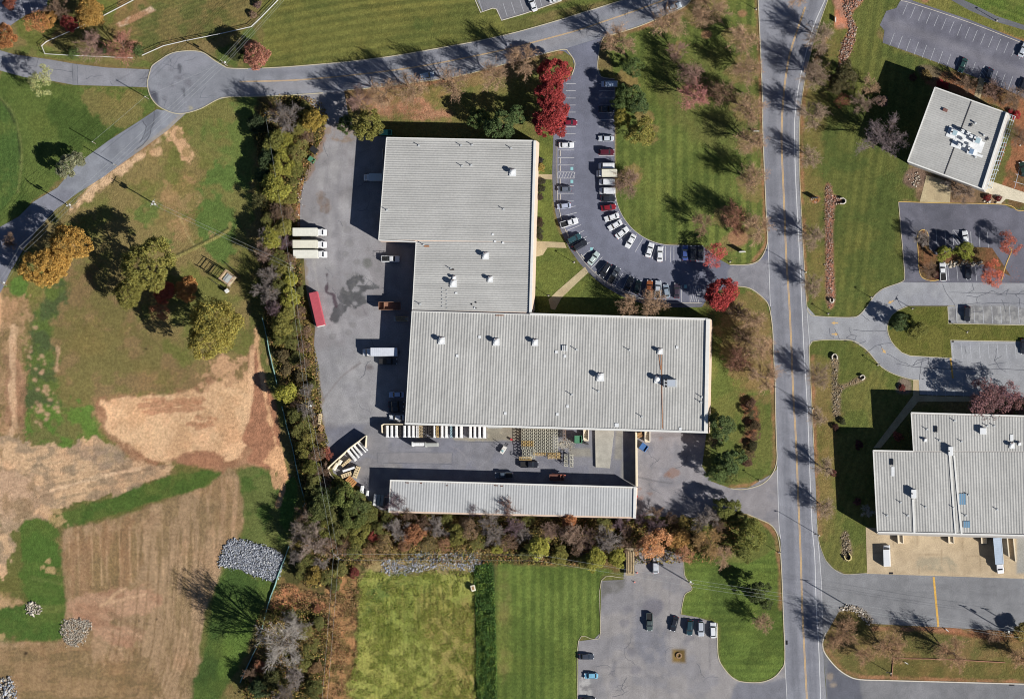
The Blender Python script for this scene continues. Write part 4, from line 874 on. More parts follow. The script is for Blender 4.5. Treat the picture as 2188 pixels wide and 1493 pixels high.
def stain(parent, pts, h, w):
    mb = MB(); q = [tuple(W(*p, h)) for p in cr(pts, 4)]; wallstrip(mb, q, w, h + .1, h + .175, px=False); mb.build('rust_streak', M_rust, parent)
def hvac(parent, px, py, h, dx, dy, dz, rot=0, fans=2, mt=None, top=None):
    p = W(px, py, h); mb = MB(); mb.box(p.x, p.y, h + .12, dx * 1.04, dy * 1.06, .25, rot, bev=.02); mb.box(p.x, p.y, h + .37, dx, dy, dz, rot, bev=.06)
    o = mb.build('air_handler', mt or M_white3, parent)
    c, s = math.cos(rot), math.sin(rot); m2 = MB()
    for k in range(fans):
        u = -dx / 2 + dx * (.18 + .0 * k); v = dy * (k - (fans - 1) / 2) * .45
        x, y = p.x + u * c - v * s, p.y + u * s + v * c
        m2.tube((x, y, h + .37 + dz), (x, y, h + .43 + dz), min(dx, dy) * .16, n=12)
    if fans: m2.build('fan', M_dark, o)
    if top is not None:
        m3 = MB(); m3.box(p.x + .1 * dx * c, p.y + .1 * dx * s, h + .37 + dz, dx * .62, dy * .84, .04, rot); m3.build('top_panel', top, o)
    return o

# --- main warehouse: north wing and south wing
H1 = 6.9; H2 = 7.2
wh = empty('warehouse', tuple(W(1100, 600)))
tag(wh, 'large ribbed grey metal roofed warehouse of two joined wings beside the curved car park', 'warehouse')
wh.location = (0, 0, 0)
nA = [(826, 294), (1141, 300), (1136, 517), (809, 512)]; nB = [(889, 516), (1136, 517), (1131, 667), (881, 662)]
r1 = corrugated('roof', nA, H1, 44, 'EW', M_roof, wh, .08); r2 = corrugated('roof', nB, H1, 30, 'EW', M_roof, wh, .08)
walls(wh, [(825, 293.5), (1147, 301), (1137, 660), (1130, 672), (880, 668), (888, 517), (808, 513)], H1 - .02, M_wall)
trimline(wh, [(826, 294.5), (1143, 301)], H1, .35, H1 - .5, H1 + .22, M_trim)
trimline(wh, [(1143.2, 301), (1133.5, 667)], H1, .75, H1 - 1.2, H1 + .5, M_trim)
trimline(wh, [(826, 294), (809, 512.5)], H1, .2, H1 - .4, H1 + .18, M_trim, 'gutter')
trimline(wh, [(809, 513), (888.5, 517)], H1, .3, H1 - .8, H1 + .22, M_trim, 'fascia')
trimline(wh, [(889, 517), (881, 662)], H1, .2, H1 - .4, H1 + .18, M_trim, 'gutter')
s2 = [(880.5, 665), (1509, 682.5), (1504.5, 921), (866, 903.5)]
r3 = corrugated('roof', s2, H2, 107, 'NS', M_roof, wh, .065)
walls(wh, [(880, 664), (1518, 681.5), (1512.5, 922.5), (865, 904)], H2 - .02, M_wall)
trimline(wh, [(880, 665), (1132, 672)], H2, .25, H2 - .5, H2 + .2, M_trim)
trimline(wh, [(1132, 671), (1513, 682)], H2, .6, H2 - 1.2, H2 + .45, M_trim)
trimline(wh, [(1513, 681.5), (1508.5, 922)], H2, 1.1, H2 - 1.2, H2 + .62, M_trim)
trimline(wh, [(865, 904.5), (1512, 923)], H2, .55, H2 - 1.6, H2 + .24, M_trim, 'fascia')
trimline(wh, [(880.5, 665), (866, 903.5)], H2, .2, H2 - .4, H2 + .18, M_trim, 'gutter')
for (x, y, s) in ((1095, 369, 1), (1037, 547, .95), (968, 606, 1.05), (970, 594, .6), (1047, 597, .8)): vent_round(wh, x, y, H1, s)
for (x, y) in ((895, 311), (985, 311), (1009, 310), (987, 355), (1007, 353), (1092, 317), (827, 449), (1076, 447), (905, 523), (963, 574), (898, 650)): vent_pipe(wh, x, y, H1)
for (x, y) in ((1053, 501), (1058, 516), (1075, 519), (975, 626), (1015, 658)): roof_patch(wh, x, y, H1, .7, .6)
for k in range(6):
    for j in range(2): roof_patch(wh, 945 + 10 * j, 617 + 7.5 * k + 4 * j, H1, .35, .35, M_galv)
for (x, y, sx) in ((1008, 650, .5), (1017, 646, .5), (1017, 658, .5)): roof_patch(wh, x, y, H1, .4, .5, M_dark)
roof_patch(wh, 912, 526, H1, 1.6, .5, M_rust); roof_patch(wh, 966, 576, H1, 1.4, .4, M_seam)
for (x, y, s) in ((943, 728, 1), (1060, 731, 1), (1143, 732, .95), (1282, 806, 1.1), (1405, 811, 1.05), (1410, 751, .8)): vent_round(wh, x, y, H2, s)
for (x, y) in ((1232, 747), (1345, 748), (1222, 843), (1279, 836), (1372, 890), (1498, 859), (1500, 848)): vent_pipe(wh, x, y, H2, 1.3)
for (x, y) in ((1025, 720), (977, 760), (1189, 752), (1191, 885), (1213, 868), (1080, 883), (1207, 761), (1447, 742), (1454, 916)): roof_patch(wh, x, y, H2, .8, .9)
p = W(1207, 744, H2); mb = MB()
for k in range(3): mb.box(p.x - .6 + k * .6, p.y, H2 + .18, .3, 1.7, .3)
mb.build('ridge_vent', M_white3, wh)
roof_patch(wh, 1318, 908, H2, 1.3, 1.2)
stain(wh, [(1413, 757), (1414, 800), (1415, 860), (1416, 915)], H2, .22); stain(wh, [(1408, 757), (1412, 790)], H2, .18)
rp = empty('loading_ramp', (0, 0, 0)); mb = MB(); A_ = [W(*t, .6) for t in ((1272, 918), (1312, 920))]; B_ = [W(*t, .1) for t in ((1303, 1000), (1274, 998))]
mb.add([(A_[0].x, A_[0].y, .7), (A_[1].x, A_[1].y, .7), (B_[0].x, B_[0].y, .08), (B_[1].x, B_[1].y, .08), (A_[0].x, A_[0].y, 0), (A_[1].x, A_[1].y, 0), (B_[0].x, B_[0].y, 0), (B_[1].x, B_[1].y, 0)], [(0, 3, 2, 1), (0, 4, 7, 3), (1, 2, 6, 5), (3, 7, 6, 2), (0, 1, 5, 4)])
mb.build('ramp_slab', mat('ramp_concrete', rgba(176, 172, 162), rough=.9, n1=(.6, .12), n2=(3, .1)), rp); mb = MB(); wallstrip(mb, [(A_[0].x, A_[0].y), (B_[1].x, B_[1].y)], .22, 0, .75, px=False); mb.build('kerb_upstand', mat('ramp_concrete'), rp)
tag(rp, 'pale concrete loading ramp sloping down from the warehouse south wall', 'ramp')
hvac(wh, 1433, 819, H2, 3.9, 2.2, 1.7, 0, 3, M_galv, mat('hvac_top', rgba(190, 198, 210), rough=.5))
roof_patch(wh, 1068, 674, H2, 2.6, .25, M_rust)
# dock doors, canopies on the sides
mb = MB()
for (x0, x1) in ((1050, 1080), (1235, 1262), (1275, 1305)):
    a = W(x0, 921, 0); b = W(x1, 922, 0); mb = MB(); mb.box((a.x + b.x) / 2 - 1, a.y + 1.02, .0, b.x - a.x, .12, 3.2); mb.build('dock_door', M_galv, wh)
for y in (332, 375, 420, 465): q = W(818, y, 0); mb = MB(); mb.box(q.x + .35, q.y, 1.0, .15, 3.2, 3.0); mb.build('dock_door', M_galv, wh)

# --- long storage building to the south
H3 = 4.9
sh = empty('storage_building', (0, 0, 0)); tag(sh, 'long narrow pale metal roofed storage building along the south side of the yard', 'building')
s3 = [(836, 1028), (1355, 1043), (1354, 1104), (832, 1091)]
corrugated('roof', s3, H3, 92, 'NS', M_roof2, sh, .045)
walls(sh, [(833, 1024), (1359, 1040), (1357, 1107), (830, 1094)], H3 - .02, M_wall)
trimline(sh, [(833.5, 1026), (1359, 1041)], H3, .45, H3 - .8, H3 + .25, M_trim)
trimline(sh, [(1357, 1041), (1355.5, 1107)], H3, .8, H3 - 1, H3 + .35, M_trim)
trimline(sh, [(834.5, 1025), (831, 1094)], H3, .25, H3 - .8, H3 + .2, M_trim)
for (x, y, a) in ((870, 1031, 5), (900, 1032, 3), (1060, 1037, 6), (1072, 1038, 4), (955, 1037, 3)):
    q = W(x, y, H3); mb = MB(); mb.box(q.x, q.y, H3 + .1, a * .2, .25, .03, random.uniform(-.1, .2)); mb.build('leaf_debris', mat('leaf_brown', rgba(110, 70, 52), rough=.9), sh)

# --- north-east office, rotated
H4 = 11.4
of = empty('office_building', (0, 0, 0)); tag(of, 'square rotated office with ribbed grey roof and a cluster of white rooftop units', 'office building')
NWq, NEq, SEq, SWq = (1999, 189), (2150, 243), (2098, 401), (1941, 344)
corrugated('roof', [NWq, NEq, SEq, SWq], H4, 36, 'EW', M_roof, of, .07)
walls(of, [(1997, 186), (2155, 242), (2101, 405), (1938, 345)], H4 - .02, M_wallg)
trimline(of, [(1998, 187), (2152, 242)], H4, .3, H4 - .8, H4 + .25, M_trim)
trimline(of, [(1998, 187), (1939.5, 345)], H4, .35, H4 - .8, H4 + .25, M_trim)
trimline(of, [(1939.5, 345), (2099, 404)], H4, .4, H4 - .8, H4 + .25, M_trim)
trimline(of, [(2151.5, 242), (2099.5, 404)], H4, .55, H4 - 1, H4 + .95, M_trim)
trimline(of, [(2076, 217), (2018, 373)], H4, .22, H4 + .1, H4 + .2, M_seam, 'ridge_seam')
ra = math.radians(-20)
def ov(u, v):            # local roof coordinates: px offset from (2062,296) along the rotated axes
    c, s = math.cos(math.radians(20)), math.sin(math.radians(20)); return 2062 + u * c - v * s, 296 + u * s + v * c
for (u, v, dx, dy) in ((-4, -2, 10.5, 3.4), (12, 6, 9, 3.6), (6, 18, 8.5, 2.2), (33, 24, 4.5, .8), (25, 27, 3, .7)):
    x, y = ov(u, v); q = W(x, y, H4); mb = MB(); mb.box(q.x, q.y, H4 + .13, dx, dy, .10 + .004 * abs(u + v), ra); mb.build('roof_membrane', M_white3, of)
for (u, v, dx, dy, dz, tp) in ((-25, -3, 2.2, 1.8, 1.1, 1), (27, -4, 2.3, 1.9, 1.6, 1), (22, 22, 2.1, 1.9, 1.4, 2), (-9, -12, 1.0, 1.0, 1.9, 0), (-2, 4, .9, .9, 1.3, 0), (4, -12, 1.0, .9, 1.7, 0), (12, -8, 1.0, 1.0, 1.9, 0), (4, 16, .9, .9, 1.4, 0), (-6, 18, .9, .9, 1.6, 0), (14, 10, .8, .8, .9, 0)):
    x, y = ov(u, v); hvac(of, x, y, H4, dx, dy, dz, ra, 1, None, {0: None, 1: mat('hvac_top2', rgba(170, 195, 205)), 2: mat('hvac_top3', rgba(120, 145, 175))}[tp])
for (u, v) in ((10, -38), (36, -20), (35, 30)): x, y = ov(u, v); vent_pipe(of, x, y, H4, 1.0, .35)
for (u, v) in ((2, -30), (45, -14)):
    x, y = ov(u, v); q = W(x, y, H4); mb = MB(); mb.box(q.x, q.y, H4 + .2, .12, 1.0, .3, ra); mb.box(q.x + .5, q.y + .1, H4 + .2, .12, 1.0, .3, ra); mb.build('roof_rail', M_dark, of)
q = W(2020, 236, H4); mb = MB(); mb.box(q.x, q.y, H4 + .15, 1.4, .95, .5, ra); mb.build('roof_hatch', mat('hatch_brown', rgba(130, 92, 84)), of)
# glazed sunshade along the east front
pg = empty('sunshade_trellis', (0, 0, 0)); pg.parent = of
mb = MB(); hT = 4.2
a0, a1, b0, b1 = [W(*t, hT) for t in ((2156, 244), (2104, 404), (2169, 249), (2119, 400))]
for k in range(17):
    t = k / 16; p0 = a0.lerp(a1, t); p1 = b0.lerp(b1, t); mb.tube(p0, p1, .09, n=4)
for s in (0, .33, .66, 1):
    mb.tube(a0.lerp(b0, s), a1.lerp(b1, s), .08, n=4)
mb.build('trellis_beam', mat('pale_blue_steel', rgba(200, 215, 228), rough=.5), pg)
mb = MB()
for k in range(0, 17, 4):
    p1 = b0.lerp(b1, k / 16); mb.tube((p1.x, p1.y, 0), p1, .1, n=6)
mb.build('post', M_trim, pg)

# --- south-east building
H5 = 9.3
se = empty('industrial_building', (0, 0, 0)); tag(se, 'notched industrial building with ribbed grey roof and dock ramps facing a concrete apron', 'building')
corrugated('roof', [(1950, 885), (2260, 894), (2260, 964), (1953, 963)], H5, 53, 'NS', M_roof, se, .065)
corrugated('roof', [(1867, 966), (2260, 966), (2265, 1141), (1875, 1133)], H5, 66, 'NS', M_roof, se, .065)
walls(se, [(1946, 881), (2262, 890), (2268, 1150), (1874, 1139), (1865, 961), (1952, 963)], H5 - .02, M_wallg)
trimline(se, [(1947, 881.5), (2262, 890.5)], H5, .35, H5 - .6, H5 + .25, M_trim)
trimline(se, [(1947, 882), (1952, 962)], H5, .25, H5 - .6, H5 + .25, M_trim)
trimline(se, [(1865.5, 962), (1952, 964)], H5, .35, H5 - .6, H5 + .25, M_trim)
trimline(se, [(1866, 962), (1875, 1137)], H5, .3, H5 - .6, H5 + .25, M_trim)
trimline(se, [(1874, 1136.5), (2265, 1145)], H5, .4, H5 - 1.2, H5 + .25, M_trim, 'fascia')
for pts, w in (([(2029, 970), (2034, 1040), (2042, 1140)], .5), ([(2039, 972), (2045, 1040), (2055, 1141)], .55), ([(1951, 1066), (1954, 1138)], .6)):
    mb = MB(); wallstrip(mb, [tuple(W(*p, H5)) for p in pts], w, H5 + .15, H5 + .3, px=False); mb.build('roof_curb', M_trim, se)
for (x, y, dx, dy, dz) in ((2032, 964, 1.3, 2.6, 1.6), (1953, 1055, 1.4, 2.5, 1.6), (2101, 921, 1.8, 1.8, 1.2)): hvac(se, x, y, H5, dx, dy, dz, 0, 1 if dy > 2 else 0, M_white3)
for (x, y, s) in ((2162, 952, .8), (1977, 940, .5), (2178, 948, .5)): vent_round(se, x, y, H5, s)
for (x, y) in ((2040, 899), (1981, 917), (2008, 941), (2055, 943), (2110, 910), (2125, 910), (1925, 1073), (1978, 1083), (2038, 1084), (2070, 1057), (2131, 1088), (2064, 1101), (1940, 1101), (1896, 1101)): vent_pipe(se, x, y, H5, 1.0)
for (x, y, sy) in ((1908, 1007, 2.9), (2162, 935, 2.0)): roof_patch(se, x, y, H5, 1.0, sy)
for (x, y) in ((1906, 987), (2000, 917)):
    q = W(x, y, H5); mb = MB()
    for k in (-.4, .0, .4): mb.box(q.x + k, q.y, H5 + .17, .14, 1.9, .2)
    mb.build('ridge_vent', M_dark, se)
for (x, y) in ((2057, 1066), (2066, 1120)):
    q = W(x, y, H5)
    mb = MB(); mb.box(q.x, q.y, H5 + .17, 2.0, 3.4 if y < 1100 else 2, .1); o = mb.build('skylight', M_blueglass, se)
    mb = MB()
    for k in (-1, -.33, .33, 1): mb.box(q.x + k, q.y, H5 + .2, .1, 3.4 if y < 1100 else 2, .12)
    mb.build('skylight_bar', M_galv, o)
for (x) in (1922, 2030, 2100):
    q = W(x, 1150, 0); mb = MB(); mb.box(q.x + .4, q.y, 0, 1.5, 3.2, 1.1, 0.06); mb.box(q.x - .4, q.y, 0, .15, 3.2, 1.9, 0.06); mb.box(q.x + 1.2, q.y, 0, .15, 3.2, 1.9, 0.06); mb.build('dock_steps', mat('pale_concrete', rgba(226, 212, 188), rough=.85), se)
q = W(2168, 1172, 0); mb = MB(); mb.box(q.x, q.y, 0, .3, 8, 1.3, .1); mb.box(q.x - 2, q.y + 1, 0, .3, 7, 1.3, .1); mb.build('ramp_wall', mat('pale_concrete'), se)
# outside walls of the yard
def scr(pts, w, h, label, mt, name='screen_wall'):
    mb = MB(); wallstrip(mb, [tuple(W(*p, h)) for p in pts], w, 0, h, px=False); o = mb.build(name, mt); return tag(o, label, 'wall')
M_cream = mat('cream_wall', rgba(236, 222, 196), rough=.8, n1=(1.2, .08))
scr([(1358.5, 923), (1359.5, 1038)], .35, 3.0, 'cream wall closing the east end of the yard between warehouse and storage building', M_cream)
scr([(816, 924), (815, 908), (820, 905.5), (860, 906)], .22, 2.9, 'cream wall with hooked end beside the first white bundle', M_cream)
scr([(712, 1022), (705, 1012), (699, 1000), (745, 958), (782, 930), (780, 955)], .18, 3.0, 'cream screen fence bent around the stacks at the south-west yard corner', M_cream, 'screen_fence')
# ---------------------------------------------------------------- vegetation prototypes
M_leaf = mat('leaves', attr=True, objcol=True, rough=.75, spec=.15, transl=.22)
M_bark = mat('bark', rgba(126, 108, 92), rough=.9, n1=(3, .25))
M_twig = mat('twigs', attr=True, objcol=True, rough=.85, spec=.1)
def quads(C, sz, up=.6, out=None, flat=.6):
    n = len(C); N = rng.normal(size=(n, 3)); N[:, 2] += up
    if out is not None: N += out
    N /= np.linalg.norm(N, axis=1)[:, None]
    T = np.cross(N, rng.normal(size=(n, 3))); T /= np.linalg.norm(T, axis=1)[:, None]; B = np.cross(N, T)
    s = (sz * rng.uniform(.6, 1.4, n))[:, None]; B = B * s * flat; T = T * s
    V = np.stack([C - T, C - B, C + T, C + B], 1).reshape(-1, 3)
    return V, np.arange(n * 4).reshape(n, 4)
def leafy_mesh(seed, R=5.0, Ht=8.8, base=.3, ncl=80, per=150, leaf=.20, cl=1.05, irr=.25, name='crown'):
    r = np.random.default_rng(seed); cs = []
    k = [r.uniform(0, 6.28, 3), r.uniform(.5, 1, 3)]
    while len(cs) < ncl:
        d = r.normal(size=3); d /= np.linalg.norm(d); d[2] = abs(d[2]) * 1.0 - .15
        az = math.atan2(d[1], d[0]); lob = 1 + irr * (math.sin(2 * az + k[0][0]) * .5 + math.sin(3 * az + k[0][1]) * .5 + .3 * math.sin(5 * az + k[0][2]))
        q = r.uniform(.62, 1.0) ** .5
        hz = Ht * (1 - base) * .5
        cs.append((d[0] * (R - cl * .7) * q * lob, d[1] * (R - cl * .7) * q * lob, Ht * base + hz * .75 + d[2] * hz * 1.15 * q))
    cs = np.array(cs); P = []; sh = []
    for c in cs:
        m = int(per * r.uniform(.6, 1.4)); rr = cl * r.uniform(.7, 1.35)
        d = r.normal(size=(m, 3)); d /= np.linalg.norm(d, axis=1)[:, None]
        P.append(c + d * rr * (r.uniform(.35, 1, m) ** .6)[:, None] * np.array([1, 1, .75])); sh.append(np.full(m, r.uniform(.78, 1.2)))
    P = np.concatenate(P); sh = np.concatenate(sh) * rng.uniform(.75, 1.25, len(P))
    V, F = quads(P, leaf, .9); s4 = np.repeat(sh, 4)[:, None]; hue = np.repeat(rng.uniform(-1, 1, len(P)), 4)[:, None]
    col = np.clip(s4 * (1 + hue * np.array([[.10, 0, -.12]])), 0, 3)
    return npmesh(name, V, F, M_leaf, col)
def segs_to_mesh(segs, mt, name, n=3, col=None):
    A = np.array([s[0] for s in segs]); B = np.array([s[1] for s in segs]); r0 = np.array([s[2] for s in segs]); r1 = np.array([s[3] for s in segs])
    D = B - A; D /= np.linalg.norm(D, axis=1)[:, None] + 1e-9
    U = np.cross(D, np.tile([.31, .52, .8], (len(A), 1))); U /= np.linalg.norm(U, axis=1)[:, None]; Wv = np.cross(D, U)
    V = []
    for (Q, r) in ((A, r0), (B, r1)):
        for i in range(n):
            t = 2 * math.pi * i / n; V.append(Q + (U * math.cos(t) + Wv * math.sin(t)) * r[:, None])
    V = np.stack(V, 1).reshape(-1, 3); k = len(A); b = np.arange(k)[:, None] * 2 * n
    F = np.concatenate([np.concatenate([b + i, b + (i + 1) % n, b + n + (i + 1) % n, b + n + i], 1) for i in range(n)])
    c = None
    if col is not None: c = np.repeat(col, 2 * n, 0)
    return npmesh(name, V, F, mt, c)
def branch(r, p, d, L, rad, depth, out, spread, up=.25):
    n = 2 if depth > 0 else 1; q = p
    for i in range(n):
        d2 = d + r.normal(size=3) * .13 + np.array([0, 0, up * .15]); d2 /= np.linalg.norm(d2)
        e = q + d2 * L / n; out.append((q, e, rad * (1 - i * .25 / n), rad * (1 - (i + 1) * .25 / n), depth)); q = e; d = d2
    return q, d
def bare_tree(seed, R=5.0, Ht=11.5, dens=1.0, vase=.9, crownleaf=.16):
    r = np.random.default_rng(seed); tr = []; tw = []
    top, d = branch(r, np.array([0., 0, 0]), np.array([0., 0, 1]), Ht * .2, .17, 1, tr, 0)
    lv = [(top, d, Ht * .30, .095, 0, 0)]
    st = [(top, d)]
    limbs = []
    nl = 9
    for i in range(nl):
        a = i * 2.4 + r.uniform(-.4, .4); tilt = (.25 + .75 * ((i * .618) % 1)) * vase
        dd = np.array([math.cos(a) * math.sin(tilt), math.sin(a) * math.sin(tilt), math.cos(tilt)]); b0 = top + np.array([0, 0, r.uniform(-.6, 1.0)])
        e, d2 = branch(r, b0, dd, Ht * .36, .10, 1, tr, 0); limbs.append((b0, e, d2))
    lim2 = []
    for (b0, e, d) in limbs:
        for k in range(6):
            t = .35 + .65 * (k + 1) / 6; q = b0 + (e - b0) * t; dd = d + r.normal(size=3) * .42; dd /= np.linalg.norm(dd)
            e2, d2 = branch(r, q, dd, Ht * .24 * r.uniform(.75, 1.15), .05, 1, tr, 0); lim2.append((q, e2, d2))
    lim3 = []
    for (b0, e, d) in lim2:
        for k in range(4):
            t = (k + 1) / 4; q = b0 + (e - b0) * t; dd = d + r.normal(size=3) * .45; dd /= np.linalg.norm(dd)
            e2, d2 = branch(r, q, dd, Ht * .13, .028, 1, tw, 0); lim3.append((e2, d2)); lim3.append(((q + e2) / 2, d2))
    tips = []
    for (e, d) in lim3:
        for k in range(int(2.6 * dens)):
            dd = d + r.normal(size=3) * .6; dd /= np.linalg.norm(dd)
            e2, d2 = branch(r, e, dd, Ht * .085, .02, 0, tw, 0); tips.append(e2)
            for j in range(2):
                d3 = dd + r.normal(size=3) * .8; d3 /= np.linalg.norm(d3); b = e + (e2 - e) * r.uniform(.2, 1); e3 = b + d3 * Ht * .05
                tw.append((b, e3, .014, .008, 0)); tips.append(e3)
    P = np.array([s[1] for s in tw]); sc = R / np.percentile(np.hypot(P[:, 0], P[:, 1]), 93)
    f = np.array([sc, sc, 1.0])
    tr = [(s[0] * f, s[1] * f, s[2], s[3]) for s in tr]; tw = [(s[0] * f, s[1] * f, s[2] * 1.15, s[3] * 1.15) for s in tw]
    m1 = segs_to_mesh(tr, M_bark, 'trunk', 5)
    c = np.ones((len(tw), 3)) * r.uniform(.7, 1.25, (len(tw), 1))
    m2 = segs_to_mesh(tw, M_twig, 'crown', 3, c)
    if crownleaf > 0:                       # last clinging leaves and buds
        T = np.array(tips) * f; T = T[r.uniform(size=len(T)) < crownleaf]; T = T + r.normal(size=T.shape) * .12
        V, F = quads(T, .11, .8); cc = np.repeat(r.uniform(.8, 1.35, len(T)), 4)[:, None] * np.array([[1.05, 1, .9]])
        v0 = np.empty(len(m2.vertices) * 3, np.float32); m2.vertices.foreach_get('co', v0); v0 = v0.reshape(-1, 3)
        l0 = np.empty(len(m2.loops), np.int32); m2.loops.foreach_get('vertex_index', l0); l0 = l0.reshape(-1, 4)
        c0 = np.repeat(c, 6, 0)
        m2 = npmesh('crown', np.concatenate([v0, V]), np.concatenate([l0, F + len(v0)]), M_twig, np.concatenate([c0, cc]))
    return m1, m2
def conifer_mesh(seed, R=4.0, Ht=10.0, leaf=.2):
    r = np.random.default_rng(seed); P = []; sh = []
    z = .8; O = []
    while z < Ht - .3:
        t = z / Ht; rr = R * (1 - t) ** .8 * r.uniform(.85, 1.1); nb = max(5, int(11 * (1 - t) + 3)); a0 = r.uniform(0, 6)
        for k in range(nb):
            a = a0 + 6.283 * k / nb + r.uniform(-.2, .2); L = rr * r.uniform(.7, 1.15); m = int(18 + 34 * L / R)
            s = r.uniform(0.1, 1, m) ** .7; wdt = .42 * (1 - s * .5) + .12
            off = r.normal(size=m) * wdt * .55 * (L / R + .3)
            P.append(np.stack([math.cos(a) * L * s - math.sin(a) * off, math.sin(a) * L * s + math.cos(a) * off, z + .25 * L * s - .42 * L * s * s + r.normal(size=m) * .12], 1)); sh.append(np.full(m, r.uniform(.7, 1.25)) * (.8 + .4 * s))
        z += .55 + .35 * (1 - t)
    P = np.concatenate(P); sh = np.concatenate(sh) * rng.uniform(.8, 1.2, len(P))
    V, F = quads(P, leaf, .9, flat=.45); s4 = np.repeat(sh, 4)[:, None]
    return npmesh('crown', V, F, M_leaf, s4 * np.ones((1, 3)))
def trunk_mesh(Ht, rad, seed, lean=.15, limbs=5):
    r = np.random.default_rng(seed); s = []; p = np.array([0., 0, 0]); n = 5
    for i in range(n):
        q = p + np.array([r.normal() * lean, r.normal() * lean, Ht / n]); s.append((p, q, rad * (1 - i * .15), rad * (1 - (i + 1) * .15))); p = q
        if i > 0:
            for k in range(limbs // 2):
                a = r.uniform(0, 6.28); L = Ht * .35; s.append((p, p + np.array([math.cos(a) * L * .7, math.sin(a) * L * .7, L * .6]), rad * .4, rad * .12))
    return segs_to_mesh(s, M_bark, 'trunk', 6)

PROTO = {}
def proto(kind, tm, cm, R, H0): PROTO.setdefault(kind, []).append((tm, cm, R, H0))
for s in range(4): proto('leafy', trunk_mesh(5.5, .28, s), leafy_mesh(100 + s), 5.0, 8.8)
for s in range(4): proto('maple', trunk_mesh(5.5, .22, 20 + s), leafy_mesh(140 + s, Ht=9.5, ncl=85, per=140, leaf=.18, cl=.95, irr=.2), 5.0, 9.5)
for s in range(3): proto('sparse', trunk_mesh(5.0, .18, 40 + s, limbs=8), leafy_mesh(160 + s, Ht=9, ncl=70, per=70, leaf=.15, cl=1.0, irr=.3), 5.0, 9.0)
for s in range(3): proto('big', trunk_mesh(6.0, .35, 60 + s), leafy_mesh(180 + s, Ht=8.8, ncl=230, per=90, leaf=.12, cl=.62, irr=.2), 5.0, 8.8)
for s in range(3): proto('conifer', trunk_mesh(8, .2, 80 + s, .05, 2), conifer_mesh(200 + s), 4.0, 10.0)
for s in range(3): proto('evergreen', trunk_mesh(7, .25, 90 + s), leafy_mesh(220 + s, Ht=11, base=.08, ncl=100, per=120, leaf=.16, cl=.8, irr=.32), 5.0, 11.0)
for s in range(5):
    a, b = bare_tree(300 + s, dens=1.3); proto('bare', a, b, 5.0, 11.5)
for s in range(3):
    a, b = bare_tree(330 + s, Ht=11, dens=1.4, vase=1.05, crownleaf=.05); proto('wild', a, b, 5.0, 11.0)
for s in range(4): proto('shrub', trunk_mesh(1.6, .12, 70 + s), leafy_mesh(260 + s, R=5, Ht=6.5, base=.05, ncl=65, per=120, leaf=.22, cl=1.1, irr=.3), 5.0, 6.5)
TONE = {'leafy': (.14, 1.02), 'maple': (.24, .88), 'sparse': (.2, 1.1), 'big': (.12, 1.15), 'conifer': (.1, 1.0), 'evergreen': (.1, 1.1), 'bare': (.16, 1.22), 'wild': (.25, 1.08), 'shrub': (.22, .9)}
HS = {'leafy': 1.15, 'maple': 1.1, 'sparse': 1.15, 'big': 1.2, 'conifer': 1.2, 'evergreen': 1.2, 'bare': 1.22, 'wild': 1.15, 'shrub': 1.0}
NAMES = {'leafy': 'deciduous_tree', 'maple': 'maple_tree', 'sparse': 'thinning_tree', 'big': 'broad_tree', 'conifer': 'conifer_tree', 'evergreen': 'evergreen_tree', 'bare': 'bare_tree', 'wild': 'bare_tree', 'shrub': 'shrub'}
TREES = []
def tree(px, py, r, kind, color, desc, group=None, hs=1.0, where=None):
    """px,py = crown centre in the photo, r = crown radius in pixels"""
    tm, cm, R0, H0 = random.choice(PROTO[kind]); s = r * S / R0; sz = s * hs * HS[kind]
    hc = H0 * sz * (.62 if kind != 'conifer' else .3); p = W(px, py, hc)
    root = empty(NAMES[kind], (p.x, p.y, 0), random.uniform(0, 6.28)); root.scale = (s, s, sz)
    link('trunk', tm, root); c = link('crown', cm, root)
    a = lin(color) / KEXP; g_ = float(a @ np.array([.3, .59, .11])); ds_, br = TONE[kind]
    a = (a * (1 - ds_) + g_ * ds_) * br; j = random.uniform(.88, 1.12)
    c.color = (a[0] * j, a[1] * j, a[2] * j, 1)
    root['category'] = 'shrub' if kind == 'shrub' else 'tree'
    if group: root['group'] = group
    TREES.append((root, desc, px, py, r, where)); return root
# ---------------------------------------------------------------- individual trees
GOLD = (220, 172, 70); OLV = (158, 152, 64); OLVD = (140, 140, 58); GRN = (104, 124, 66); DGRN = (86, 104, 62); YG = (186, 182, 60); ORG = (224, 150, 76)
RED = (214, 62, 58); BEI = (186, 150, 116); PNK = (168, 132, 118); GRY = (160, 146, 138); BRN = (150, 118, 92); PUR = (136, 108, 116); RORG = (214, 108, 74); PALE = (196, 196, 116)
D = {'bei': 'leafless tree with beige-brown twigs', 'pnk': 'leafless tree with pinkish twigs', 'gry': 'leafless tree with grey twigs'}
WST = 'west'
def T(l, **kw):
    for t in l: tree(*t, **kw)
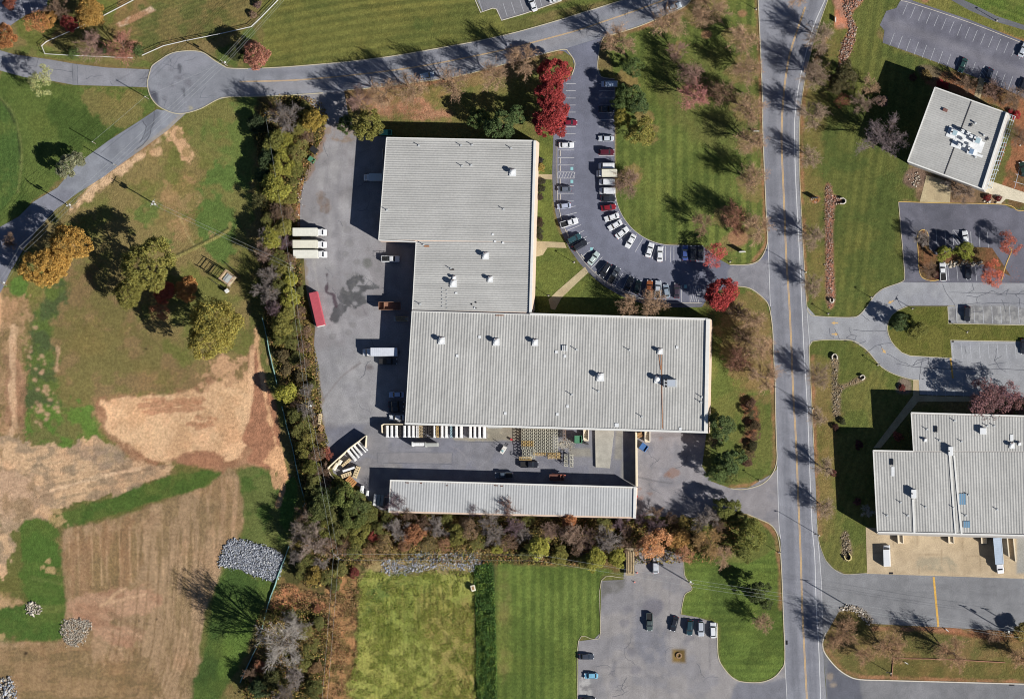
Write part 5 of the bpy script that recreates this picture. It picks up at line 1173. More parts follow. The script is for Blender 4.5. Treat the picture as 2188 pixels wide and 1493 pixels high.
# north-west corner
T([(77, 46, 28, 'sparse', ORG, 'orange-gold tree with thinning crown'), (104, 40, 20, 'leafy', (214, 160, 76), 'gold tree'), (190, 25, 34, 'leafy', (206, 160, 66), 'large gold tree'), (148, 49, 20, 'maple', (214, 84, 72), 'small red tree'),
   (12, 77, 27, 'maple', (236, 150, 56), 'bright orange tree'), (125, 15, 26, 'wild', BRN, 'leafless brown tree'), (196, 97, 33, 'bare', PNK, 'leafless pinkish tree'), (256, 100, 34, 'bare', (200, 134, 112), 'leafless tree with reddish leaf remnants'),
   (155, 113, 16, 'conifer', GRN, 'small dark green conifer'), (294, 108, 16, 'conifer', GRN, 'small dark green conifer'), (225, 105, 13, 'shrub', GRN, 'dark green shrub'), (87, 172, 31, 'sparse', PALE, 'pale yellow-green tree'), (165, 340, 18, 'maple', (176, 176, 124), 'pale green tree'), (142, 356, 26, 'maple', (180, 180, 130), 'pale green tree'),
   (546, 118, 32, 'maple', (222, 140, 106), 'salmon-orange tree'), (506, 112, 20, 'evergreen', (96, 104, 60), 'dark olive tree'), (20, 6, 16, 'maple', (200, 110, 80), 'rust-coloured tree'), (550, 10, 9, 'shrub', PNK, 'pale pinkish shrub'), (540, 32, 9, 'shrub', BEI, 'pale beige shrub')])
# west field giants
T([(148, 520, 46, 'big', GOLD, 'large golden tree'), (86, 572, 46, 'big', GOLD, 'large golden tree'), (118, 560, 36, 'big', GOLD, 'golden tree between its two larger neighbours'), (318, 562, 60, 'big', OLV, 'huge olive-gold tree'), (275, 625, 34, 'big', OLV, 'olive-gold tree'),
   (398, 618, 27, 'leafy', (222, 154, 76), 'orange-gold tree'), (350, 625, 24, 'leafy', RORG, 'rusty orange tree'), (340, 665, 22, 'sparse', (206, 128, 80), 'rust-brown tree'), (455, 700, 66, 'big', (178, 164, 64), 'huge olive-gold tree'), (20, 520, 20, 'wild', BRN, 'leafless brown tree')], hs=1.0)
# trees north of the warehouse and along the north road
row = [(765, 212, 30, PNK), (818, 196, 33, BEI), (880, 187, 36, BEI), (962, 172, 36, BEI), (1052, 159, 32, BEI), (1118, 128, 34, BEI), (1323, 84, 34, BEI), (1423, 49, 40, BEI), (1515, 18, 40, BEI)]
for (x, y, r, c) in row: tree(x, y, r, 'bare', c, 'beige leafless road tree', group='leafless trees lining the north road')
T([(786, 266, 34, 'evergreen', (152, 148, 66), 'olive-green evergreen'), (737, 266, 20, 'evergreen', GRN, 'dark green evergreen'), (1020, 252, 24, 'evergreen', GRN, 'green evergreen'), (1068, 266, 34, 'evergreen', (100, 122, 70), 'large green evergreen'), (1100, 245, 24, 'evergreen', (100, 122, 70), 'green evergreen')])
T([(1182, 155, 36, 'maple', RED, 'bright red maple'), (1176, 200, 36, 'maple', RED, 'bright red maple'), (1184, 240, 34, 'maple', RED, 'bright red maple'), (1165, 262, 32, 'maple', RED, 'bright red maple'), (1196, 277, 16, 'maple', RED, 'small bright red maple')], group='red maples beside the car park')
T([(1349, 141, 25, 'evergreen', GRN, 'dark green evergreen'), (1346, 202, 28, 'evergreen', GRN, 'dark green evergreen'), (1364, 222, 24, 'evergreen', (92, 112, 66), 'dark green evergreen'), (1328, 250, 22, 'evergreen', (170, 160, 64), 'yellow-olive evergreen'), (1370, 282, 32, 'evergreen', (164, 156, 70), 'yellow-olive evergreen'), (1325, 222, 20, 'evergreen', GRN, 'dark green evergreen')], group='evergreens beside the car park')
T([(1156, 358, 10, 'shrub', (228, 196, 60), 'bright yellow shrub')])
T([(1446, 108, 22, 'bare', PNK, 'small pinkish leafless tree'), (1477, 156, 28, 'bare', PNK, 'pinkish leafless tree'), (1485, 208, 34, 'bare', (190, 122, 116), 'reddish leafless tree'), (1550, 200, 30, 'bare', BRN, 'brown leafless tree'), 
   (1588, 80, 34, 'bare', BEI, 'beige leafless tree')], group='leafless trees on the crescent lawn')
tree(1343, 390, 32, 'bare', (160, 128, 108), 'brownish leafless tree', group='leafless trees on the crescent lawn', hs=.45)
vr = [(1600, 148, 34), (1600, 228, 36), (1607, 302, 34), (1608, 385, 34), (1620, 488, 32)]
for (x, y, r) in vr: tree(x, y, r, 'bare', BEI, 'beige leafless roadside tree', group='leafless trees on the west side of the main road')
for (x, y, r) in ((1612, 685, 32), (1622, 740, 34), (1632, 805, 34), (1628, 1330, 22)): tree(x, y, r, 'bare', BEI, 'beige leafless roadside tree', group='leafless trees on the west side of the main road')
T([(1574, 462, 30, 'bare', (170, 118, 92), 'rust-brown leafless tree'), (1582, 490, 16, 'sparse', (160, 100, 80), 'rust-brown thinning tree'), (1502, 478, 24, 'bare', BRN, 'brown leafless tree'), (1526, 545, 28, 'sparse', (216, 92, 84), 'thinning red maple'), (1541, 627, 37, 'maple', RED, 'dense bright red maple'),
   (1345, 652, 26, 'bare', BEI, 'beige leafless tree'), (1395, 650, 30, 'bare', BEI, 'beige leafless tree'), (1575, 668, 22, 'wild', BRN, 'brown leafless tree'), (1580, 770, 30, 'bare', (150, 104, 84), 'dark rust leafless tree'), (1585, 720, 24, 'bare', BRN, 'brown leafless tree')])
T([(1541, 912, 32, 'evergreen', (100, 118, 68), 'green evergreen'), (1560, 985, 32, 'evergreen', (96, 116, 66), 'green evergreen'), (1535, 1010, 26, 'evergreen', (104, 122, 66), 'green evergreen'), (1560, 1015, 18, 'evergreen', (130, 136, 70), 'olive-green evergreen'), (1523, 945, 16, 'wild', BRN, 'leafless brown tree')])
# verge hedge
for i, (x, y, r) in enumerate([(1603, 862, 12), (1608, 884, 13), (1612, 908, 13), (1612, 930, 13), (1608, 952, 12), (1602, 972, 12), (1598, 988, 10)]): tree(x, y, r, ['shrub', 'sparse'][i % 2], [(136, 100, 76), (100, 96, 60), (126, 104, 70)][i % 3], 'rust and green low shrub', group='low shrubs in the roadside bed')
# east side of the main road
for (x, y, r) in ((1755, 80, 34), (1740, 158, 32), (1733, 246, 32), (1728, 332, 26), (1738, 508, 28), (1738, 612, 24), (1752, 806, 28), (1750, 892, 22), (1760, 1000, 22), (1764, 1082, 24)): tree(x, y, r, 'bare', (172, 146, 122), 'pale brown leafless roadside tree', group='leafless trees on the east side of the main road')
T([(1700, -14, 26, 'bare', BEI, 'leafless tree at the top edge'), (1806, 160, 30, 'evergreen', (110, 104, 66), 'dark olive evergreen'), (1790, 180, 24, 'evergreen', (104, 96, 62), 'dark olive evergreen'), (1858, 182, 20, 'bare', BEI, 'beige leafless tree'), (1842, 222, 26, 'wild', (168, 138, 116), 'brown leafless tree'), (1884, 216, 14, 'maple', PNK, 'small mauve tree'),
   (1888, 287, 50, 'wild', (136, 118, 120), 'broad purplish leafless tree'), (1800, 215, 18, 'sparse', (160, 100, 70), 'rust-coloured thinning tree')])
T([(2010, 178, 9, 'shrub', (216, 40, 50), 'scarlet shrub'), (2020, 183, 8, 'shrub', (216, 40, 50), 'scarlet shrub'), (2172, 246, 10, 'shrub', (224, 40, 52), 'scarlet shrub'), (2160, 238, 7, 'shrub', (224, 40, 52), 'scarlet shrub'), (1979, 162, 13, 'shrub', (160, 134, 66), 'olive-brown shrub'), (1950, 165, 9, 'shrub', (130, 92, 70), 'brown shrub'),
   (2068, 178, 22, 'wild', BRN, 'brown leafless tree'), (2120, 192, 24, 'wild', (170, 130, 112), 'pinkish brown leafless tree'), (2165, 205, 28, 'wild', BRN, 'brown leafless tree'), (2175, 290, 26, 'wild', BRN, 'brown leafless tree'), (2062, 412, 26, 'wild', (160, 134, 116), 'brown leafless tree'), (2030, 395, 16, 'wild', GRY, 'grey leafless tree')])
for (x, y) in ((2148, 310), (2144, 320), (2142, 330), (2138, 340), (2135, 350)): tree(x, y, 4.2, 'shrub', (222, 160, 98), 'tan rounded clipped shrub', group='clipped tan shrubs beside the sunshade')
T([(2110, 422, 8, 'shrub', (170, 50, 50), 'dark red shrub'), (2134, 424, 7, 'shrub', (150, 46, 50), 'dark red shrub'), (1973, 508, 20, 'wild', GRY, 'grey leafless tree'), (1985, 575, 20, 'wild', BRN, 'brown leafless tree'), (2008, 536, 9, 'shrub', (110, 84, 60), 'brown shrub'),
   (2018, 540, 18, 'evergreen', (160, 164, 60), 'yellow-green evergreen'), (2062, 535, 22, 'evergreen', (160, 164, 60), 'yellow-green evergreen'), (2156, 520, 26, 'sparse', RORG, 'rust-orange thinning tree'), (2120, 585, 30, 'sparse', (226, 110, 70), 'rust-orange thinning tree'),
   (2000, 586, 9, 'shrub', (110, 60, 60), 'dark red-brown shrub'), (1960, 705, 22, 'evergreen', (140, 140, 66), 'olive-green evergreen'), (1922, 690, 22, 'evergreen', (88, 106, 62), 'dark green evergreen'), (2108, 858, 46, 'sparse', (160, 110, 110), 'large purple-red maple'), (2146, 846, 36, 'sparse', (156, 106, 108), 'purple-red maple'), (2176, 872, 26, 'sparse', (150, 104, 100), 'purple-red maple'), (2120, 850, 38, 'wild', (150, 112, 112), 'purplish leafless tree'),
   (1919, 932, 11, 'shrub', (210, 110, 84), 'orange-red shrub'), (1928, 828, 8, 'shrub', (170, 84, 76), 'rust-red shrub'), (1832, 1072, 9, 'shrub', (150, 90, 86), 'dull red shrub'), (1853, 1093, 16, 'wild', (210, 206, 200), 'pale leafless tree'), (1835, 950, 10, 'shrub', (110, 50, 66), 'dark crimson shrub'), (1780, 1010, 8, 'shrub', (150, 90, 80), 'dull red shrub'),
   (1785, 912, 8, 'shrub', (110, 70, 60), 'brown shrub'), (1800, 900, 8, 'shrub', (96, 100, 60), 'green shrub')])
for (x, y, r, k) in ((1807, 1346, 32, 'bare'), (1775, 1370, 20, 'bare'), (1897, 1384, 36, 'bare'), (1850, 1400, 22, 'bare'), (2037, 1394, 36, 'bare'), (2182, 1404, 28, 'bare'), (2182, 1350, 20, 'leafy'), (2120, 1360, 16, 'wild')): tree(x, y, r, k, (180, 140, 104) if k != 'leafy' else (176, 156, 80), 'tan leafless tree' if k != 'leafy' else 'yellow-olive tree', group='trees on the south-east verge')
# south side
T([(1400, 1160, 36, 'sparse', (236, 164, 96), 'orange tree'), (1380, 1170, 24, 'sparse', (226, 160, 104), 'orange tree'), (1451, 1152, 24, 'leafy', (196, 150, 74), 'olive-gold tree'), (1462, 1184, 22, 'sparse', (196, 136, 92), 'tan-orange thinning tree'), (1515, 1160, 32, 'bare', (176, 140, 84), 'golden-brown leafless tree'), (1545, 1188, 24, 'bare', BEI, 'beige leafless tree'),
   (1605, 1142, 34, 'evergreen', (138, 140, 62), 'olive-green evergreen'), (1590, 1180, 22, 'evergreen', (130, 134, 64), 'olive-green evergreen'), (1620, 1262, 26, 'evergreen', (104, 116, 66), 'green evergreen'), (1638, 1290, 14, 'evergreen', (96, 108, 62), 'green evergreen'), (1551, 1086, 28, 'evergreen', (136, 140, 66), 'olive-green evergreen'), (1575, 1108, 20, 'evergreen', (120, 122, 62), 'olive-green evergreen'),
   (1400, 1120, 22, 'wild', PUR, 'purplish leafless tree'), (1398, 1096, 18, 'wild', BRN, 'brown leafless tree'), (1368, 1110, 16, 'wild', PUR, 'purplish leafless tree'), (1435, 1108, 15, 'sparse', BRN, 'brown thinning tree'), (1462, 1112, 13, 'sparse', (210, 182, 76), 'yellow thinning tree'), (1500, 1112, 24, 'wild', GRY, 'grey leafless tree'), (1525, 1098, 24, 'wild', GRY, 'grey leafless tree'), (1540, 1125, 20, 'wild', BRN, 'brown leafless tree'), (1340, 1130, 18, 'wild', BRN, 'brown leafless tree')])
# wooded strip between the fields and the yard (north to south)
strip = [(548, 262, 22, 'shrub', DGRN), (612, 250, 34, 'wild', GRY), (650, 236, 18, 'shrub', OLVD), (585, 232, 18, 'wild', BRN), (670, 256, 24, 'leafy', (196, 168, 58)), (640, 275, 18, 'leafy', OLV), (586, 300, 24, 'leafy', OLVD), (612, 308, 24, 'leafy', YG), (638, 322, 24, 'leafy', OLV), (655, 294, 16, 'sparse', BRN), (572, 338, 22, 'leafy', DGRN), (600, 350, 28, 'leafy', YG), (628, 362, 20, 'leafy', OLVD),
 (562, 372, 20, 'leafy', DGRN), (588, 402, 30, 'leafy', YG), (612, 418, 22, 'leafy', OLV), (625, 395, 14, 'sparse', OLVD), (560, 425, 20, 'leafy', (120, 118, 60)), (590, 452, 24, 'wild', BRN), (618, 456, 18, 'sparse', BRN), (572, 470, 18, 'sparse', OLVD), (603, 486, 20, 'leafy', OLV), (578, 508, 24, 'leafy', YG), (608, 520, 16, 'wild', PUR), (566, 545, 24, 'wild', (176, 142, 124)), (592, 552, 20, 'leafy', OLVD), (620, 555, 16, 'sparse', BRN), (606, 575, 20, 'leafy', OLV), (574, 590, 24, 'wild', GRY), (618, 598, 18, 'leafy', YG), (598, 612, 20, 'leafy', OLVD), (580, 628, 22, 'wild', GRY), (618, 636, 24, 'leafy', YG), (640, 622, 12, 'shrub', OLVD), (588, 660, 22, 'wild', PUR), (613, 668, 20, 'leafy', OLV), (640, 666, 16, 'sparse', BRN), (602, 694, 24, 'leafy', OLV), (632, 700, 18, 'leafy', OLVD), (655, 708, 14, 'sparse', BRN), (596, 722, 18, 'leafy', OLVD), (622, 730, 18, 'sparse', OLVD), (648, 740, 16, 'sparse', BRN),
 (604, 760, 16, 'shrub', (150, 130, 80)), (632, 762, 16, 'shrub', OLVD), (652, 778, 16, 'wild', BRN), (612, 790, 13, 'shrub', (150, 130, 80)), (640, 806, 14, 'shrub', (140, 124, 76)), (612, 840, 22, 'leafy', (190, 186, 56)), (652, 838, 18, 'wild', GRY), (668, 822, 11, 'shrub', OLVD), (632, 862, 14, 'sparse', BRN), (655, 872, 20, 'wild', GRY), (630, 886, 18, 'leafy', (124, 126, 60)), (652, 906, 18, 'sparse', OLVD), (670, 900, 13, 'wild', BRN), (636, 922, 16, 'leafy', OLVD), (660, 936, 18, 'leafy', (168, 158, 64)), (682, 935, 12, 'wild', BRN), (652, 962, 22, 'leafy', OLV), (676, 970, 18, 'sparse', BRN), (698, 968, 14, 'sparse', (200, 110, 84)), (664, 996, 18, 'leafy', OLVD), (690, 1004, 18, 'wild', BRN), (672, 1026, 18, 'sparse', OLVD), (696, 1034, 16, 'sparse', BRN), (720, 1036, 14, 'leafy', OLVD),
 (668, 1054, 22, 'leafy', (116, 120, 58)), (700, 1062, 28, 'leafy', (116, 130, 60)), (735, 1062, 30, 'leafy', (124, 136, 60)), (765, 1082, 30, 'leafy', (112, 126, 58)), (788, 1098, 22, 'leafy', (136, 138, 62)), (680, 1088, 28, 'leafy', (108, 116, 58)), (714, 1098, 28, 'leafy', (134, 134, 60)), (748, 1108, 28, 'leafy', (120, 130, 58)), (650, 1100, 24, 'wild', BRN), (660, 1128, 24, 'sparse', OLVD), (692, 1128, 22, 'leafy', OLVD), (726, 1134, 24, 'leafy', (140, 140, 60)), (766, 1136, 26, 'leafy', (156, 152, 62)), (798, 1144, 14, 'maple', (208, 90, 66)), (810, 1130, 18, 'sparse', OLVD), (640, 1150, 18, 'leafy', (160, 144, 60)), (668, 1160, 32, 'wild', (174, 150, 134)), (648, 1128, 34, 'wild', (160, 140, 124)), (568, 505, 26, 'wild', GRY), (560, 620, 22, 'wild', GRY), (700, 1168, 22, 'sparse', BRN), (630, 1190, 16, 'wild', GRY), (656, 1200, 20, 'leafy', OLVD), (684, 1206, 18, 'wild', GRY), (672, 1228, 20, 'leafy', (176, 150, 62)), (644, 1224, 16, 'sparse', OLVD), (735, 1170, 18, 'sparse', BRN), (760, 1176, 18, 'sparse', OLVD), (700, 1232, 18, 'leafy', OLVD), (756, 1222, 12, 'shrub', (176, 84, 70)), (728, 1214, 16, 'shrub', OLV), (790, 1176, 16, 'sparse', (170, 130, 84)), (716, 1250, 14, 'shrub', OLVD)]
for (x, y, r, k, c) in strip:
    ds = {GRY: 'leafless grey tree', BRN: 'leafless brown tree', PUR: 'leafless purplish tree', OLV: 'olive-gold tree', OLVD: 'dull olive tree', DGRN: 'dark green tree', YG: 'yellow-green tree'}.get(c, 'olive-brown tree')
    if k == 'sparse' and c == BRN: ds = 'thinning brown tree'
    if k == 'leafy' and c != YG and random.random() < .35: k = 'sparse'
    if k == 'shrub': ds = ds.replace('tree', 'shrub')
    tree(x, y, r * 1.04, k, c, ds, group='trees of the wooded strip', hs=random.uniform(.85, 1.15), where='in the wooded strip')
# belt behind the storage building
belt = [(847, 1072, 24, 'wild', PUR), (870, 1098, 18, 'wild', BRN), (828, 1106, 18, 'sparse', OLVD), (850, 1128, 26, 'wild', GRY), (885, 1140, 24, 'leafy', (186, 126, 82)), (908, 1116, 18, 'sparse', BRN), (930, 1128, 24, 'wild', GRY), (955, 1108, 16, 'sparse', OLVD), (978, 1142, 22, 'leafy', OLV), (1006, 1130, 22, 'sparse', (176, 142, 104)), (1010, 1090, 18, 'wild', PUR), (1040, 1112, 22, 'wild', GRY), (1055, 1140, 24, 'wild', GRY), (1083, 1086, 24, 'wild', (150, 110, 96)), (1100, 1122, 22, 'wild', PUR), (1062, 1172, 12, 'leafy', YG), (1088, 1158, 20, 'sparse', BRN), (1120, 1140, 20, 'wild', GRY), (1130, 1108, 16, 'sparse', OLVD), (1152, 1168, 26, 'leafy', YG), (1172, 1135, 26, 'wild', (168, 132, 112)), (1195, 1188, 20, 'leafy', OLV), (1222, 1140, 32, 'wild', (176, 142, 116)), (1216, 1112, 18, 'leafy', (208, 138, 84)), (1240, 1172, 20, 'sparse', BRN), (1262, 1146, 24, 'wild', (128, 100, 90)), (1272, 1194, 24, 'leafy', YG), (1250, 1198, 16, 'leafy', OLV), (1290, 1118, 18, 'sparse', OLVD), (1303, 1158, 32, 'wild', GRY), (1318, 1192, 20, 'leafy', YG), (1330, 1120, 20, 'wild', PUR), (1300, 1128, 14, 'sparse', (200, 176, 80)), (1340, 1165, 16, 'wild', BRN), (915, 1162, 18, 'sparse', (150, 130, 76)), (950, 1160, 16, 'sparse', (176, 126, 88)), (1020, 1160, 16, 'sparse', OLVD), (822, 1160, 20, 'sparse', (160, 130, 80)), (862, 1165, 14, 'shrub', (180, 128, 84)), (1120, 1180, 14, 'shrub', OLVD), (990, 1116, 14, 'sparse', (120, 100, 80))]
for (x, y, r, k, c) in belt:
    ds = {GRY: 'leafless grey tree', BRN: 'thinning brown tree', PUR: 'leafless purplish tree', OLV: 'olive-gold tree', OLVD: 'dull olive tree', YG: 'yellow-green tree'}.get(c, 'rust-brown tree')
    if k == 'shrub': ds = ds.replace('tree', 'shrub')
    tree(x, y, r * 1.04, k, c, ds, group='trees of the belt behind the storage building', hs=random.uniform(.85, 1.1), where='in the tree belt')
# copse at the bottom of the strip
for (x, y, r, k, c, ds) in [(600, 1368, 54, 'wild', (178, 168, 158), 'broad leafless grey tree'), (625, 1335, 30, 'wild', (160, 150, 140), 'tall leafless grey tree'), (655, 1350, 18, 'sparse', OLV, 'olive-gold tree'), (664, 1385, 20, 'sparse', OLVD, 'dull olive tree'), (553, 1422, 15, 'maple', (216, 140, 90), 'small orange tree'), (585, 1450, 26, 'leafy', (110, 112, 60), 'dark green tree'), (630, 1440, 28, 'wild', GRY, 'leafless grey tree'), (555, 1470, 24, 'leafy', DGRN, 'dark green tree'), (610, 1486, 26, 'wild', (140, 126, 120), 'leafless grey tree'), (670, 1472, 22, 'leafy', (120, 124, 60), 'green tree'), (650, 1420, 16, 'sparse', OLVD, 'dull olive tree'), (535, 1440, 18, 'wild', BRN, 'leafless brown tree'), (675, 1425, 14, 'shrub', (170, 130, 80), 'tan shrub'), (570, 1320, 14, 'sparse', OLVD, 'dull olive tree'), (620, 1312, 14, 'shrub', OLVD, 'dull olive shrub'), (680, 1330, 14, 'shrub', OLVD, 'dull olive shrub'), (676, 1300, 10, 'shrub', (196, 120, 80), 'rust-orange shrub')]:
    tree(x, y, r, k, c, ds, group='trees of the southern copse', hs=1.35 if k == 'wild' and r > 25 else 1.0, where='in the southern copse')
# beds along the warehouse front
for (x, y, r, c) in ((1157, 387, 8, (104, 98, 74)), (1155, 403, 9, (96, 96, 66)), (1153, 420, 8, (110, 90, 72)), (1154, 478, 8, (110, 92, 66)), (1152, 492, 8, (96, 96, 66)), (1153, 505, 8, (104, 96, 66)), (1155, 342, 7, (80, 76, 80)), (1154, 470, 6, (120, 90, 70))):
    tree(x, y, r, 'shrub', c, 'low rounded foundation shrub', group='foundation shrubs along the warehouse front', hs=.8)

# --- undergrowth, litter, meadow tufts (uncountable)
def scatter(name, polys, n, palette, size, zr, kind='stuff', up=.9, flat=.7, weights=None, clump=None):
    P = [pw(cr(p, 3, True)) for p in polys]; x0 = min(p[:, 0].min() for p in P); x1 = max(p[:, 0].max() for p in P); y0 = min(p[:, 1].min() for p in P); y1 = max(p[:, 1].max() for p in P)
    X = rng.uniform(x0, x1, n * 4); Y = rng.uniform(y0, y1, n * 4); k = np.zeros(n * 4, bool)
    for p in P: k |= inside(X, Y, p)
    if clump: k &= rng.uniform(size=n * 4) < sstep(.35, .6, fbm(X, Y, clump, 3, 3)) + .12
    X, Y = X[k][:n], Y[k][:n]; m = len(X)
    Z = rng.uniform(zr[0], zr[1], m) * (.3 + 1.2 * vnoise(X, Y, 1.6, 8))
    V, F = quads(np.stack([X, Y, Z], 1), size, up, flat=flat)
    pal = np.array([alb(c) for c in palette]); ch = (fbm(X, Y, 3.5, 21, 3) * 2.2 * len(pal) + rng.uniform(0, 1.3, m)).astype(int) % len(pal)
    c = pal[ch] * rng.uniform(.65, 1.35, m)[:, None]
    me = npmesh(name, V, F, mat('undergrowth_leaves', attr=True, rough=.85, spec=.1, transl=.15), np.repeat(c, 4, 0))
    return tag(link(name, me), kind=kind)
ug = [[(560, 220), (690, 220), (690, 300), (650, 400), (636, 480), (648, 600), (668, 720), (672, 820), (690, 930), (705, 1020), (760, 1070), (820, 1105), (780, 1200), (700, 1250), (640, 1240), (650, 1120), (640, 1000), (600, 800), (570, 680), (555, 420)],
      [(820, 1100), (1370, 1112), (1480, 1108), (1590, 1110), (1560, 1190), (1335, 1205), (1060, 1205), (800, 1190)], [(560, 1300), (690, 1300), (690, 1493), (520, 1493), (545, 1400)]]
scatter('undergrowth', ug, 60000, [(150, 132, 76), (124, 120, 58), (168, 128, 86), (104, 104, 52), (140, 110, 80), (176, 150, 90)], .26, (0.05, 1.5))
scatter('bracken', [[(600, 1250), (640, 1255), (700, 1270), (770, 1240), (765, 1340), (756, 1493), (690, 1493), (700, 1390), (690, 1310), (640, 1300), (575, 1298)], [(790, 1170), (860, 1165), (830, 1195), (780, 1215)]], 10000, [(166, 128, 96), (166, 142, 98), (146, 112, 84), (130, 118, 72)], .18, (.05, 1.0), clump=3)
scatter('tall_grass', [[(765, 1235), (800, 1222), (1010, 1222), (1014, 1300), (1018, 1400), (1022, 1496), (757, 1496), (762, 1400), (765, 1290)]], 34000, [(160, 166, 80), (146, 158, 72), (172, 168, 96), (134, 150, 68)], .14, (.05, .55), clump=2.0)
scatter('ivy_bed', [[(1014, 1222), (1025, 1208), (1052, 1208), (1058, 1300), (1061, 1400), (1060, 1496), (1022, 1496), (1018, 1350)]], 13000, [(92, 124, 60), (74, 104, 54), (112, 136, 62)], .2, (.1, 1.0))
scatter('fallen_leaves', [[(745, 215), (860, 195), (930, 225), (960, 252), (860, 256), (770, 240)], [(1140, 275), (1215, 270), (1210, 160), (1190, 150)], [(1985, 165), (2110, 185), (2190, 220), (2188, 320), (2150, 300), (2160, 250), (2010, 185)], [(1510, 660), (1560, 650), (1590, 700), (1530, 690)], [(2010, 600), (1975, 600), (2010, 612)], [(2085, 600), (2150, 598), (2140, 612)], [(2150, 600), (2165, 560), (2185, 600)]], 9000, [(196, 120, 90), (206, 138, 100), (170, 100, 80)], .1, (.07, .12), up=4)
scatter('fallen_leaves', [[(1560, 30), (1620, 30), (1632, 300), (1636, 500), (1590, 555), (1540, 540), (1570, 300)], [(1725, 140), (1770, 60), (1790, 100), (1760, 300), (1760, 640), (1725, 640), (1714, 300)], [(1745, 760), (1790, 780), (1780, 1120), (1755, 1140)], [(1560, 640), (1645, 660), (1652, 840), (1570, 840), (1530, 700)], [(1770, 1370), (1810, 1320), (2180, 1360), (2180, 1450), (1840, 1445)], [(1420, 90), (1520, 100), (1540, 240), (1440, 240)], [(30, 640), (440, 800), (560, 780), (540, 600), (300, 700)]], 15000, [(196, 156, 116), (176, 132, 96), (206, 170, 130), (160, 110, 80)], .09, (.03, .07), up=4, clump=8)
scatter('rough_grass', [[(570, 700), (600, 720), (672, 740), (690, 900), (700, 960), (640, 1050), (615, 900)]], 12000, [(150, 136, 80), (170, 146, 96), (120, 122, 60)], .2, (.05, .5))
# ---------------------------------------------------------------- vehicles
M_paint = mat('car_paint', objcol=True, rough=.3, spec=.5, coat=.5)
M_tyre = mat('tyre_rubber', (0.012, 0.012, 0.013, 1), rough=.9); M_rim = mat('wheel_rim', (0.35, 0.36, 0.37, 1), rough=.35, metal=.8)
M_lamp = mat('headlamp_lens', (0.6, 0.62, 0.65, 1), rough=.1); M_tail = mat('tail_lamp_lens', (0.3, 0.01, 0.01, 1), rough=.2)
M_blk = mat('black_trim', (0.015, 0.015, 0.016, 1), rough=.6); M_box = mat('truck_box_panel', objcol=True, rough=.45, n1=(1.2, .05))
def wheelset(root, xs, tw, r, w=.22):
    for x in xs:
        for s in (-1, 1):
            mb = MB(); y = s * (tw / 2 - w / 2); mb.tube((x, y - w / 2, r), (x, y + w / 2, r), r, n=14); o = mb.build('wheel', M_tyre, root)
            m2 = MB(); m2.tube((x, y + s * (w / 2), r), (x, y + s * (w / 2 + .015), r), r * .6, n=10); m2.build('rim', M_rim, o)
def lamps(root, L, Wd, z, back=True):
    for s in (-1, 1):
        mb = MB(); mb.box(L / 2 - .10, s * (Wd / 2 - .3), z, .18, .34, .13, bev=.03); mb.build('headlight', M_lamp, root)
        if back: mb = MB(); mb.box(-L / 2 + .06, s * (Wd / 2 - .2), z + .1, .1, .24, .18); mb.build('tail_light', M_tail, root)
def rr(x, w, z, c=.72, zb=None):      # cross-section ring at station x: rounded box
    return [(x, -w, z[0]), (x, w, z[0]), (x, w * 1.0, z[1]), (x, w * c, z[2]), (x, -w * c, z[2]), (x, -w * 1.0, z[1])]
